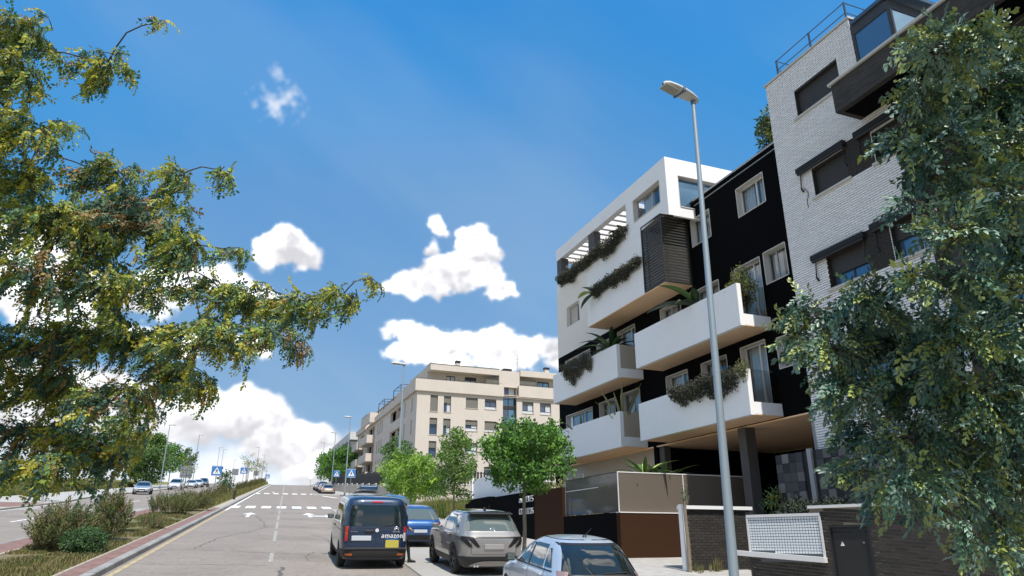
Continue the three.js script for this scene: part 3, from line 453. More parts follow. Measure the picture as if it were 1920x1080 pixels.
{ // ---------------- raised forecourt with black and brown front, glass rails and lettering
  const t = bthing('forecourt_wall', 'black and brown forecourt wall with white lettering and glass balustrade before the new house', 'wall', 28, 2, 12.2);
  bpart('podium', bx(12.45, 22.7, 1.2, 2.85, 22.05, 41), std([0.50, 0.45, 0.39], 0.9), t);
  bpart('podium', bx(14.9, 22.7, 1.0, 2.83, 16.9, 22.05), std([0.50, 0.45, 0.39], 0.9), t);
  bpart('black_wall', [bx(12.2, 12.45, 1.5, 3.40, 21.82, 25.95), bx(12.2, 12.5, 1.9, 4.55, 28.78, 34.6), bx(12.2, 12.5, 1.9, 4.63, 34.6, 38.0), bx(12.22, 12.5, 1.9, 4.44, 38.0, 38.6)], M.black, t);
  bpart('brown_panel', bx(12.185, 12.47, 1.6, 4.5, 25.955, 28.775), M.brown, t);
  bpart('brown_panel', bx(12.206, 14.62, 1.97, 3.385, 21.56, 21.81), M.brown, t);
  bpart('trim', [bx(12.2, 14.62, 3.386, 3.42, 21.54, 21.82), bx(12.2, 14.62, 1.935, 1.968, 21.54, 21.82)], M.whiteFrame, t);
  bpart('plinth', bx(12.21, 14.6, 1.2, 1.934, 21.575, 21.8), M.coping, t);
  bpart('white_post', bx(12.30, 12.37, 1.3, 3.5, 18.12, 18.3), M.plaster, t);
  bpart('white_post', bx(14.62, 14.72, 1.3, 3.5, 21.5, 21.7), M.plaster, t);
  bpart('white_wall', [bx(12.56, 12.7, 2.85, 5.72, 31.2, 38.3), bx(12.5, 12.72, 2.85, 5.8, 38.3, 38.5)], M.plaster, t);
  const tan = phys([0.34, 0.285, 0.235], 0.12, { transmission: 0.6, thickness: 0 }), blu = phys([0.20, 0.19, 0.185], 0.06, { transmission: 0.5, thickness: 0 });
  const pn1 = (g, m) => bpart('glass_panel', g, m, t);
  pn1(bx(12.3, 14.85, 3.43, 4.70, 21.69, 21.70), tan); pn1(bx(14.88, 17.5, 3.43, 4.70, 21.69, 21.70), tan);
  pn1(bx(12.31, 12.32, 3.43, 4.72, 21.8, 25.93), blu);
  bpart('rail', [bx(12.26, 17.5, 4.702, 4.735, 21.675, 21.715), bx(12.245, 12.275, 3.42, 4.735, 21.68, 21.71), bx(14.85, 14.88, 3.42, 4.7, 21.68, 21.71)], M.whiteFrame, t);
  bpart('rail', [bx(12.29, 12.33, 4.722, 4.745, 21.72, 25.95)], M.darkFrame, t);
  bpart('rail', [bx(12.30, 12.33, 3.401, 4.72, 25.925, 25.95), bx(12.295, 12.33, 4.30, 4.325, 23.2, 25.93)], M.whiteFrame, t);
  const font = await new FontLoader().loadAsync('fonts/droid/droid_sans_regular.typeface.json');
  for (const [s, h, len] of [['av. REYES', 4.12, 1.62], ['CATÓLICOS', 3.62, 1.62]]) {
    const g = new TextGeometry(s, { font, size: 0.3, depth: 0.03, curveSegments: 3 }); g.computeBoundingBox(); const bb = g.boundingBox; g.translate(-bb.min.x, 0, 0); g.scale(len / (bb.max.x - bb.min.x), 0.82, 1);
    // reads from the street: letters run towards smaller u
    const P = g.attributes.position; for (let i = 0; i < P.count; i++) { const x = P.getX(i), y = P.getY(i), z = P.getZ(i); P.setXYZ(i, 12.197 - z, h + y, -(30.52 - x)); } g.computeVertexNormals();
    bpart('lettering', g, M.whiteText, t);
  }
}
{ // ---------------- globe wall lamp
  const t = bthing('globe_lamp', 'white globe wall lamp on the grey ground-floor wall behind the balustrade', 'lamp', 30.4, 4.75, 16.85);
  const s = new THREE.SphereGeometry(0.15, 16, 12); s.translate(16.72, 4.75, -30.4); bpart('globe', s, std([0.8, 0.78, 0.72], 0.3), t);
  bpart('bracket', bx(16.84, 16.945, 4.7, 4.8, 30.36, 30.44), M.grey, t);
}

const WC = 16.0;
{ // ---------------- the white brick block on the right
  const c = bthing('brick_block', 'older white brick block with dark brick bands, roller awnings and a boxed-out dark balcony', 'building', 10, 1, 18);
  const wins = [[13.3, 15.14, 15.65, 16.6], [13.6, 14.95, 12.63, 13.55], [13.44, 14.93, 9.57, 10.55], [11.3, 12.62, 9.58, 10.65], [11.3, 12.62, 12.6, 13.5], [13.44, 14.93, 6.57, 7.55], [11.3, 12.62, 6.57, 7.55], [13.44, 14.93, 3.6, 4.5]];
  bpart('backing_wall', wallFace('W', WC, 0.3, [[11.2, 0.6], [16.35, 0.6], [16.35, 17.62], [12.62, 17.62], [12.62, 15.14], [11.2, 15.14]], wins), M.brickWm, c);
  bpart('side_wall', bx(WC + 0.3, 26, 0.6, 17.62, 16.1, 16.35), M.darkBrickTex, c);
  bpart('dark_wall', [wallFace('W', WC + 0.02, 0.3, [[1, 0.6], [11.2, 0.6], [11.2, 15.2], [1, 15.2]], [[9.6, 10.8, 12.4, 14.0], [9.6, 10.8, 9.4, 10.9], [9.6, 10.8, 6.4, 7.9], [5.5, 8, 12.4, 14.0], [5.5, 8, 9.4, 10.9]])], M.darkBrickTex, c);
  for (const q of [[9.6, 10.8, 12.4, 14.0], [9.6, 10.8, 9.4, 10.9], [9.6, 10.8, 6.4, 7.9], [5.5, 8, 12.4, 14.0], [5.5, 8, 9.4, 10.9]]) glazing(c, 'W', WC + 0.02, q, { n: 2, frame: M.darkFrame, lining: M.darkFrame, pane: M.skyPane, curtain: 0 });
  bpart('inner_wall', bx(WC + 0.8, 26, 0.6, 15.1, 1, 16.1), M.room, c);
  bpart('side_wall', bx(WC + 0.3, 26, 15.14, 17.62, 12.62, 12.9), M.brickW[1], c);
  // bricks: one by one where they show largest, the rest joined
  const darkBands = [[12.64, 13.6, 9.5, 10.75], [12.64, 13.6, 12.5, 13.75], [12.64, 13.6, 6.5, 7.75]];
  const rest = [[], [], [], []], list = [], r = rng(9);
  for (let k = 0; k < 228; k++) { const h = 0.7 + k * 0.0742; if (h > 17.55) break; const off = k % 2 ? 0.125 : 0;
    for (let i = -1; i < 22; i++) { let a = 11.2 + i * 0.25 + off, e = a + 0.238; const lo = h > 15.1 ? 12.62 : 11.2; if (e < lo) continue; if (a < lo) a = lo; if (e > 16.352) e = 16.352; if (e - a < 0.012) continue;
      const hit = wins.some((q) => a < q[1] && e > q[0] && h < q[3] - 0.01 && h + 0.06 > q[2]); let segs = [[a, e]];
      if (hit) { segs = []; const q = wins.find((q) => a < q[1] && e > q[0] && h < q[3] - 0.01 && h + 0.06 > q[2]); if (a < q[0] - 0.03) segs.push([a, q[0]]); if (e > q[1] + 0.03) segs.push([q[1], e]); }
      const cut = []; for (const [p, q] of segs) { const z = darkBands.find((z) => h > z[2] && h < z[3] && p < z[1] && q > z[0]), e2 = z ? [z[0], z[1]].filter((v) => v > p + 0.01 && v < q - 0.01) : []; let a0 = p; for (const v of e2) { cut.push([a0, v]); a0 = v; } cut.push([a0, q]); }
      for (const [p, q] of cut) { const dark = darkBands.some((z) => (p + q) / 2 > z[0] && (p + q) / 2 < z[1] && h > z[2] && h < z[3]) || (p < 11.78 && h > 10.7 && h < 15); list.push({ p, q, h, dark, d: Math.hypot((p + q) / 2, h - 2.45) }); } } }
  const vis = list.filter((o) => o.h > 10.7 && o.h < 14.2 && o.p > 12.4 && !o.dark).sort((a, b) => a.d - b.d).slice(0, 290); const single = new Set(vis);
  for (const o of list) { const q = bx(WC - 0.016 - r() * 0.003, WC + 0.01, 0, 0.058, 0, o.q - o.p); q.translate(0, o.h, -o.p); const m = o.dark ? 3 : Math.floor(r() * 3); if (single.has(o)) bpart('brick', q, M.brickW[m], c); else rest[m].push(q); }
  rest.forEach((l, i) => { bpart('bricks', l, i === 3 ? M.brickD[1] : M.brickW[i], c).userData.kind = 'stuff'; });
  // windows with roller shutters
  wins.forEach((w, i) => { const win = glazing(c, 'W', WC, w, { n: 2, frame: M.darkFrame, lining: i === 0 ? M.darkFrame : M.brickD[0], pane: M.skyPane, curtain: 0, rec: 0.24 });
    const drop = [0.93, 0.85, 0.62, 0.48, 0.7, 0.5, 0.3, 0.4][i], n = Math.round((w[3] - w[2]) * drop / 0.05), L = []; for (let k = 0; k < n; k++) L.push(fbox('W', WC, w[0] + 0.02, w[1] - 0.02, w[3] - 0.05 * (k + 1) + 0.004, w[3] - 0.05 * k, 0.13, 0.15)); if (L.length) bpart('shutter', L, M.shutterDark, win);
    if (i !== 0) bpart('sill', bx(WC - 0.09, WC + 0.1, w[2] - 0.09, w[2] - 0.022, w[0] - 0.1, w[1] + 0.1), M.sill, win); });
  bpart('sill', bx(WC - 0.07, WC + 0.05, 15.56, 15.63, 12.9, 15.3), M.sill, c);
  // awnings rolled up in dark boxes with folded arms
  for (const [u0, u1, h] of [[13.5, 15.45, 13.74], [13.38, 15.4, 10.68], [11.3, 13.14, 10.76], [11.3, 13.1, 13.72], [13.38, 15.4, 7.7]]) {
    const a = bpart('awning', bx(WC - 0.18, WC - 0.014, h - 0.09, h + 0.07, u0, u1), M.awning, c);
    bpart('roller', bar([WC - 0.12, h - 0.12, -u0 - 0.03], [WC - 0.12, h - 0.12, -u1 + 0.03], 0.055, 10), M.blackTrim, a);
    for (const u of [u0 + 0.1, u1 - 0.08]) bpart('arm', [bar([WC - 0.05, h - 0.1, -u], [WC - 0.08, h - 0.62, -u - 0.03], 0.018, 6), bar([WC - 0.08, h - 0.62, -u - 0.03], [WC - 0.03, h - 0.75, -u], 0.03, 6)], M.blackTrim, a);
  }
  bpart('cable', tube([[WC - 0.03, 13.1, -15.32], [WC - 0.04, 12.85, -15.2], [WC - 0.03, 12.6, -15.3], [WC - 0.03, 12.4, -15.28]], 0.012, 0.01, 5), std([0.03, 0.07, 0.06], 0.6), c);
  // coping, railing
  bpart('coping', bx(WC - 0.06, WC + 0.34, 17.622, 17.69, 12.58, 16.42), M.sill, c);
  const rl = []; for (const u of [15.83, 14.28, 12.77]) rl.push(bx(WC + 0.1, WC + 0.15, 17.69, 18.42, u - 0.025, u + 0.025)); for (const h of [18.02, 18.4]) { rl.push(bar([WC + 0.125, h, -15.83], [WC + 0.125, h, -12.77], 0.018, 6), bar([WC + 0.125, h, -12.77], [WC + 3.5, h, -12.77], 0.018, 6), bar([WC + 0.125, h, -15.83], [WC + 3.5, h, -15.83], 0.018, 6)); }
  bpart('railing', rl, M.bluFrame, c);
  bpart('roof_slab', bx(WC + 0.3, 26, 17.3, 17.6, 12.9, 16.1), M.lightGrey, c);
  // boxed-out dark balcony at the top floor
  const bal = bpart('balcony', [bx(15.03, 15.2, 14.13, 15.05, 1.5, 12.85), bx(15.2, WC - 0.014, 14.13, 15.05, 12.7, 12.85)], M.darkBrickTex, c);
  bpart('floor', bx(15.2, WC - 0.014, 14.13, 14.3, 1.5, 12.7), M.black, bal);
  bpart('coping', [bx(14.96, 15.25, 15.052, 15.13, 1.5, 12.92), bx(15.25, WC - 0.014, 15.052, 15.13, 12.64, 12.92)], M.sill, bal);
  for (const h of [8.13, 11.13]) { const b2 = bpart('balcony', bx(15.1, WC, h, h + 1.0, 3, 10.9), M.darkBrickTex, c); bpart('coping', bx(15.04, WC, h + 1.002, h + 1.07, 2.95, 10.95), M.sill, b2); }
  // glazed penthouse enclosure
  const pe = bpart('glazed_enclosure', [bx(WC, WC + 0.07, 15.15, 17.3, 12.52, 12.6), bx(WC, WC + 0.07, 15.15, 17.2, 11.24, 11.36), bx(WC, WC + 0.07, 16.95, 17.3, 11.36, 12.52), bx(WC, WC + 0.07, 15.15, 16.2, 11.36, 12.52), bx(WC + 0.07, WC + 2.5, 16.9, 17.2, 11.24, 11.3), bx(WC + 1.2, WC + 1.28, 15.2, 16.9, 11.24, 11.3)].filter((g, i) => i !== 3), M.darkFrame, c);
  bpart('pane', bx(WC + 0.03, WC + 0.04, 15.15, 16.95, 11.36, 12.52), M.skyPane, pe);
  bpart('pane', bx(WC + 0.1, WC + 2.5, 15.3, 16.9, 11.26, 11.27), M.skyPane, pe);
  bpart('roof', bx(WC - 0.06, WC + 3, 17.3, 17.42, 11.0, 12.56), M.bluFrame, pe);
}

{ // ---------------- beige apartment block across the side street
  const c = bthing('beige_block', 'long beige apartment block with grey shutters and balconies across the side street', 'building', 90, 7, 32);
  const cols = [[23.35, 24.38, 2.15], [25.2, 26.2, 2.15], [28.25, 29.95, 1.42], [30.95, 32.62, 1.38], [36.43, 38.12, 1.6], [39.1, 40.8, 1.6]], rows = [20.85, 17.85, 14.85, 11.85], holes = [];
  for (const t of rows) for (const q of cols) holes.push([q[0], q[1], t - q[2], t]);
  bpart('front_wall', wallFace('U', 90, 0.35, [[21.55, 6], [42.2, 6], [42.2, 21.5], [35.62, 21.5], [35.62, 22.72], [33.55, 22.72], [33.55, 21.5], [21.55, 21.5]], [...holes, [33.57, 35.6, 9, 22.7]]), M.beige, c);
  bpart('inner_wall', bx(22.4, 42, 6, 21.2, 90.9, 135.5), std([0.10, 0.095, 0.09], 0.9), c);
  const drop = [1, 0.42, 1, 0.22, 0.22, 0.22, 0.38, 0.42, 0.45, 0.85, 0.35, 0.35, 0.4, 0.3, 0.25, 0.3, 0.3, 0.4, 0.2, 0.5, 0.4, 0.3, 0.5, 0.2];
  holes.forEach(([p0, p1, h0, h1], i) => {
    const tall = h1 - h0 > 2, hs = h1 - (h1 - h0) * drop[i], W = (a, b, cc, d, e, f) => fbox('U', 90, a, b, cc, d, e, f), F = [W(p0, p0 + 0.07, h0, h1, 0.2, 0.28), W(p1 - 0.07, p1, h0, h1, 0.2, 0.28), W(p0 + 0.07, p1 - 0.07, h1 - 0.09, h1, 0.2, 0.28), W(p0 + 0.07, p1 - 0.07, h0, h0 + 0.07, 0.2, 0.28)];
    if (tall) F.push(W(p0 + 0.07, p1 - 0.07, h0 + 1.0, h0 + 1.08, 0.2, 0.28)); else F.push(W((p0 + p1) / 2 - 0.05, (p0 + p1) / 2 + 0.05, h0 + 0.35, h1 - 0.09, 0.2, 0.28), W(p0 + 0.07, p1 - 0.07, h0 + 0.32, h0 + 0.39, 0.2, 0.28));
    const win = bpart('window', F, M.darkFrame, c);
    bpart('reveal', [W(p0 - 0.03, p0 + 0.004, h0 - 0.03, h1 + 0.03, -0.005, 0.3), W(p1 - 0.004, p1 + 0.03, h0 - 0.03, h1 + 0.03, -0.005, 0.3)], M.beige, win);
    bpart('pane', W(p0 + 0.07, (p0 + p1) / 2, h0 + 0.07, Math.max(hs, h0 + 0.1), 0.24, 0.25), M.farPane, win);
    bpart('pane', W((p0 + p1) / 2 + 0.002, p1 - 0.07, h0 + 0.07, Math.max(hs, h0 + 0.1), 0.24, 0.25), i % 3 ? M.farPaneLight : M.farPane, win);
    if (!tall) bpart('balustrade_glass', W(p0 + 0.07, p1 - 0.07, h0 + 0.02, h0 + 0.3, 0.15, 0.16), M.farPaneLight, win);
    if (drop[i] > 0.05) bpart('shutter', W(p0 + 0.05, p1 - 0.05, hs, h1 - 0.02, 0.13, 0.17), M.shutter, win);
    bpart('sill', W(p0 - 0.06, p1 + 0.06, h0 - 0.08, h0 - 0.032, -0.06, 0.2), M.stone, win);
  });
  { const st = bpart('stair_glazing', [bx(33.55, 33.64, 9, 22.72, -90.6 * -1, 90.7), bx(35.51, 35.6, 9, 22.72, 90.6, 90.7), bx(34.55, 34.63, 9, 22.72, 90.6, 90.7)], M.darkFrame, c);
    for (let k = 0; k < 5; k++) { const t = 22.7 - k * 3; bpart('pane', bx(33.64, 34.55, t - 1.3, t, 90.64, 90.66), M.farPane, st); bpart('pane', bx(34.63, 35.51, t - 1.3, t, 90.64, 90.66), k ? M.skyPane : M.farPaneLight, st); bpart('pane', bx(33.64, 35.51, t - 2.42, t - 1.36, 90.64, 90.66), M.skyPane, st); bpart('spandrel', bx(33.64, 35.51, t - 2.96, t - 2.44, 90.62, 90.68), M.shutter, st); } }
  // attic storey set back behind a parapet, roof band above
  const aw = [[25.85, 27.1, 22.2, 23.95], [28.5, 30.2, 22.2, 24.0], [39.4, 41.2, 22.2, 24.2]];
  bpart('attic_wall', wallFace('U', 91.5, 0.3, [[23.2, 21.5], [33.1, 21.5], [33.1, 24.4], [23.2, 24.4]], aw.slice(0, 2)), M.beige, c);
  bpart('attic_wall', [wallFace('U', 91.5, 0.3, [[36.2, 21.5], [42.2, 21.5], [42.2, 24.4], [36.2, 24.4]], aw.slice(2)), bx(33.1, 36.15, 22.72, 25.02, 90.25, 92), bx(23.2, 23.5, 21.5, 24.3, 91.8, 136)], M.beige, c);
  aw.forEach(([p0, p1, h0, h1], i) => { const W = (a, b, cc, d, e, f) => fbox('U', 91.5, a, b, cc, d, e, f), win = bpart('window', [W(p0, p0 + 0.08, h0, h1, 0.12, 0.2), W(p1 - 0.08, p1, h0, h1, 0.12, 0.2), W(p0 + 0.08, p1 - 0.08, h1 - (i === 1 ? 0.5 : 0.12), h1, 0.12, 0.2), W((p0 + p1) / 2 - 0.06, (p0 + p1) / 2 + 0.06, h0, h1 - 0.12, 0.12, 0.2)], M.darkFrame, c); bpart('pane', W(p0 + 0.08, p1 - 0.08, h0, h1 - 0.12, 0.15, 0.17), i === 2 ? M.skyPane : M.farPaneLight, win); });
  for (const [a, b] of [[31.2, 33.6], [35.85, 38.6]]) { const L = []; for (let k = 0; k < 9; k++) L.push(bx(a, b, 22.75 + k * 0.15, 22.86 + k * 0.15, 90.3, 90.34)); bpart('louvre_screen', L, M.shutter, c); }
  bpart('parapet', [bx(21.2, 33.62, 21.3, 22.85, 89.7, 89.95), bx(35.83, 42.2, 21.4, 23.0, 89.7, 89.95), bx(33.37, 33.62, 21.4, 22.85, 89.95, 90.3), bx(35.83, 36.08, 21.4, 23.0, 89.95, 90.3), bx(21.2, 21.45, 21.3, 22.85, 89.95, 101.8)], M.beige, c);
  bpart('terrace_floor', bx(21.45, 42.2, 21.502, 21.6, 89.95, 136), M.stone, c);
  bpart('parapet_soffit', bx(21.25, 42.2, 21.25, 21.29, 89.72, 90), M.beige, c);
  bpart('terrace_rail', [bar([21.3, 23.0, -89.8], [33.5, 23.05, -89.8], 0.025, 5), bar([35.9, 23.15, -89.8], [42, 23.2, -89.8], 0.025, 5)], M.darkFrame, c);
  bpart('roof_band', [bx(23.2, 33.0, 24.25, 25.1, 89.95, 92.2), bx(36.17, 42.2, 24.4, 25.25, 89.95, 92.2), bx(23.2, 23.5, 24.25, 25.1, 92.2, 102), bx(23.5, 42.2, 24.9, 25.0, 92.2, 134)], M.beige, c);
  bpart('roof_trim', bx(23.15, 33.05, 25.102, 25.15, 89.9, 92.2), M.shutter, c);
  // chimneys
  for (const [w, u, h, b] of [[27.8, 92.5, 26.5, 0.55], [30.1, 94, 25.8, 0.7], [31.9, 94, 26.0, 0.5], [35.4, 93, 26.1, 1.1], [37.4, 93, 25.8, 0.6], [41.4, 92.5, 26.7, 0.6]]) { const ch = bpart('chimney', bx(w - b / 2, w + b / 2, 25, h - 0.35, u, u + b), M.beige, c); bpart('cap', [bx(w - b / 2 - 0.08, w + b / 2 + 0.08, h - 0.35, h - 0.05, u - 0.06, u + b + 0.06)], M.blackTrim, ch); }
  bpart('roof_aerial', [bar([36.9, 25, -93], [36.9, 28.4, -93], 0.03, 5), bar([36.6, 27.6, -93], [37.2, 27.6, -93], 0.02, 5), bar([36.7, 27.1, -93], [37.1, 27.1, -93], 0.02, 5)], M.signBack, c);
  // street side: narrow windows, loggias, boxed balconies, roof terraces with pergola frames
  const side = [], sw = [[92.4, 92.95, 2.0], [96.6, 97.15, 2.0], [112.5, 113.2, 1.9], [114.2, 114.9, 1.9], [115.9, 116.6, 1.9], [126.2, 126.9, 1.9]];
  for (const t of rows) { for (const q of sw) side.push([q[0], q[1], t - q[2], t]); side.push([99.4, 106.5, t - 2.5, t + 0.1], [119.3, 124.8, t - 2.5, t + 0.1], [129, 133, t - 2.5, t + 0.1]); }
  bpart('side_wall', wallFace('W', 21.55, 0.35, rectO(90.36, 136.4, 6, 21.5), side), M.beige, c);
  bpart('back_wall', bx(22, 42, 6, 21.5, 136, 136.4), M.beige, c);
  for (const [p0, p1, h0, h1] of side) {
    if (p1 - p0 < 1) { const win = bpart('window', [bx(21.72, 21.8, h0, h1, p0, p0 + 0.06), bx(21.72, 21.8, h0, h1, p1 - 0.06, p1)], M.darkFrame, c); bpart('pane', bx(21.75, 21.77, h0, h1, p0 + 0.06, p1 - 0.06), M.farPane, win); bpart('shutter', bx(21.68, 21.71, h0 + 0.9, h1, p0 + 0.02, p1 - 0.02), M.shutter, win); }
    else { const lo = bpart('loggia', [bx(22.3, 22.36, h0, h1, p0, p1)], M.stone, c); bpart('door_glass', [bx(22.26, 22.29, h0, h1 - 0.3, p0 + 0.4, p0 + 1.9), bx(22.26, 22.29, h0, h1 - 0.3, p1 - 1.9, p1 - 0.5)], M.farPane, lo); bpart('column', bx(21.7, 22.0, h0, h1, p0 + (p1 - p0) * 0.45, p0 + (p1 - p0) * 0.45 + 0.35), M.beige, lo); bpart('balustrade', bx(21.54 - (p0 > 110 ? 1.3 : 0.02), 21.74 - (p0 > 110 ? 1.3 : 0.02), h0 - 0.35, h0 + 0.95, p0 - (p0 > 110 ? 0.6 : 0), p1 + (p0 > 110 ? 1.2 : 0)), M.beige, lo); if (p0 > 110) bpart('balcony_floor', [bx(20.44, 21.54, h0 - 0.33, h0 - 0.05, p0 - 0.598, p1 + 1.198), bx(20.44, 21.54, h0 - 0.05, h0 + 0.948, p0 - 0.598, p0 - 0.4)], M.beige, lo); }
  }
  for (const [a, b, h] of [[101.8, 108, 22.3], [108, 118, 22.1], [118, 126.5, 22.9], [126.5, 136.4, 22.2]]) { const o = (a === 118) ? 20.4 : 21.2; bpart('parapet', [bx(o, o + 0.25, 21.3, h, a, b), bx(o + 0.25, 21.9, 21.3, h, a, a + 0.2)], M.beige, c); }
  bpart('attic_wall', [bx(23.6, 30, 21.6, 23.6, 108, 113), bx(23.6, 30, 21.6, 23.4, 121, 125)], M.beige, c);
  for (const [a, b] of [[100.5, 105.5], [112.5, 117], [128, 133]]) bpart('pergola_frame', [bar([21.6, 22.5, -a], [21.6, 24.2, -a], 0.06, 5), bar([21.6, 22.5, -b], [21.6, 24.2, -b], 0.06, 5), bar([21.6, 24.2, -a], [21.6, 24.2, -b], 0.06, 5), bar([21.6, 24.2, -a], [24.6, 24.4, -a], 0.06, 5), bar([21.6, 24.2, -b], [24.6, 24.4, -b], 0.06, 5), bar([24.6, 24.4, -a], [24.6, 24.4, -b], 0.06, 5), bar([21.6, 24.2, -(a + b) / 2], [24.6, 24.4, -(a + b) / 2], 0.06, 5)], M.bluFrame, c);
  bpart('chimney', [bx(24, 24.7, 22, 24.6, 118, 118.7)], M.beige, c);
}
{ // ---------------- grey block at the crest
  const c = bthing('grey_block', 'plain grey block with a pale roof band behind the beige apartment block', 'building', 200, 12, 38);
  bpart('wall', bx(29, 50, 10, 28.6, 195, 230), std([0.12, 0.122, 0.125], 0.9), c);
  bpart('roof', bx(28.7, 50, 28.602, 30.6, 194.7, 230), std([0.5, 0.5, 0.5], 0.8), c);
  for (let k = 0; k < 4; k++) for (let i = 0; i < 4; i++) { const h = 13 + k * 3.8, w = 31 + i * 4; const win = bpart('window', [bx(w, w + 0.1, h, h + 1.6, 194.9, 195.1), bx(w + 1.6, w + 1.7, h, h + 1.6, 194.9, 195.1), bx(w + 0.1, w + 1.6, h + 1.5, h + 1.6, 194.9, 195.1)], M.darkFrame, c); bpart('pane', bx(w + 0.1, w + 1.6, h, h + 1.5, 194.95, 194.98), M.farPane, win); }
}
{ // ---------------- stone garden wall with a dark picket fence, in front of the beige block
  const c = bthing('garden_wall', 'pale stone garden wall stepping up along the footway below a dark picket fence', 'wall', 90, 7, 18);
  const seg = []; for (let i = 0; i < 11; i++) { const u = 85.3 + i * 5; seg.push([u, u + 5, 8.95 + i * 0.36]); }
  bpart('wall_section', bx(17.85, 27.6, 6.5, 9.05, 85, 85.3), M.stone, c); bpart('wall_section', bx(27.6, 42, 6.5, 9.35, 85, 85.3), M.stone, c);
  for (const [a, b, h] of seg) bpart('wall_section', bx(17.85, 18.15, 6.5, h, a, b), M.stone, c);
  bpart('coping', [bx(17.8, 27.6, 9.052, 9.14, 84.95, 85.35), ...seg.map(([a, b, h]) => bx(17.8, 18.2, h + 0.002, h + 0.08, a, b))], M.coping, c);
  const f = bthing('picket_fence', 'dark metal picket fence on top of the pale stone garden wall', 'fence', 90, 9.2, 18);
  for (const [a, b, h] of seg.slice(1)) for (let i = 0; i < 12; i++) bpart('picket', bx(17.96, 18.02, h + 0.08, h + 1.75, a + i * 0.415, a + i * 0.415 + 0.2), M.blackTrim, f);
  bpart('rail', seg.slice(1).map(([a, b, h]) => bx(18.02, 18.06, h + 1.55, h + 1.62, a, b)), M.blackTrim, f);
  const hd = []; for (let i = 0; i < 34; i++) hd.push(bx(20 + i * 0.42, 20.22 + i * 0.42, 9.14, 10.7, 85.12, 85.18)); hd.push(bx(20, 34.2, 10.5, 10.58, 85.18, 85.21)); 
  const f2 = bthing('picket_fence', 'dark picket fence facing the grassy lot on the stone garden wall', 'fence', 85, 9.2, 26); hd.forEach((g, i) => bpart(i < 34 ? 'picket' : 'rail', g, M.blackTrim, f2));
}

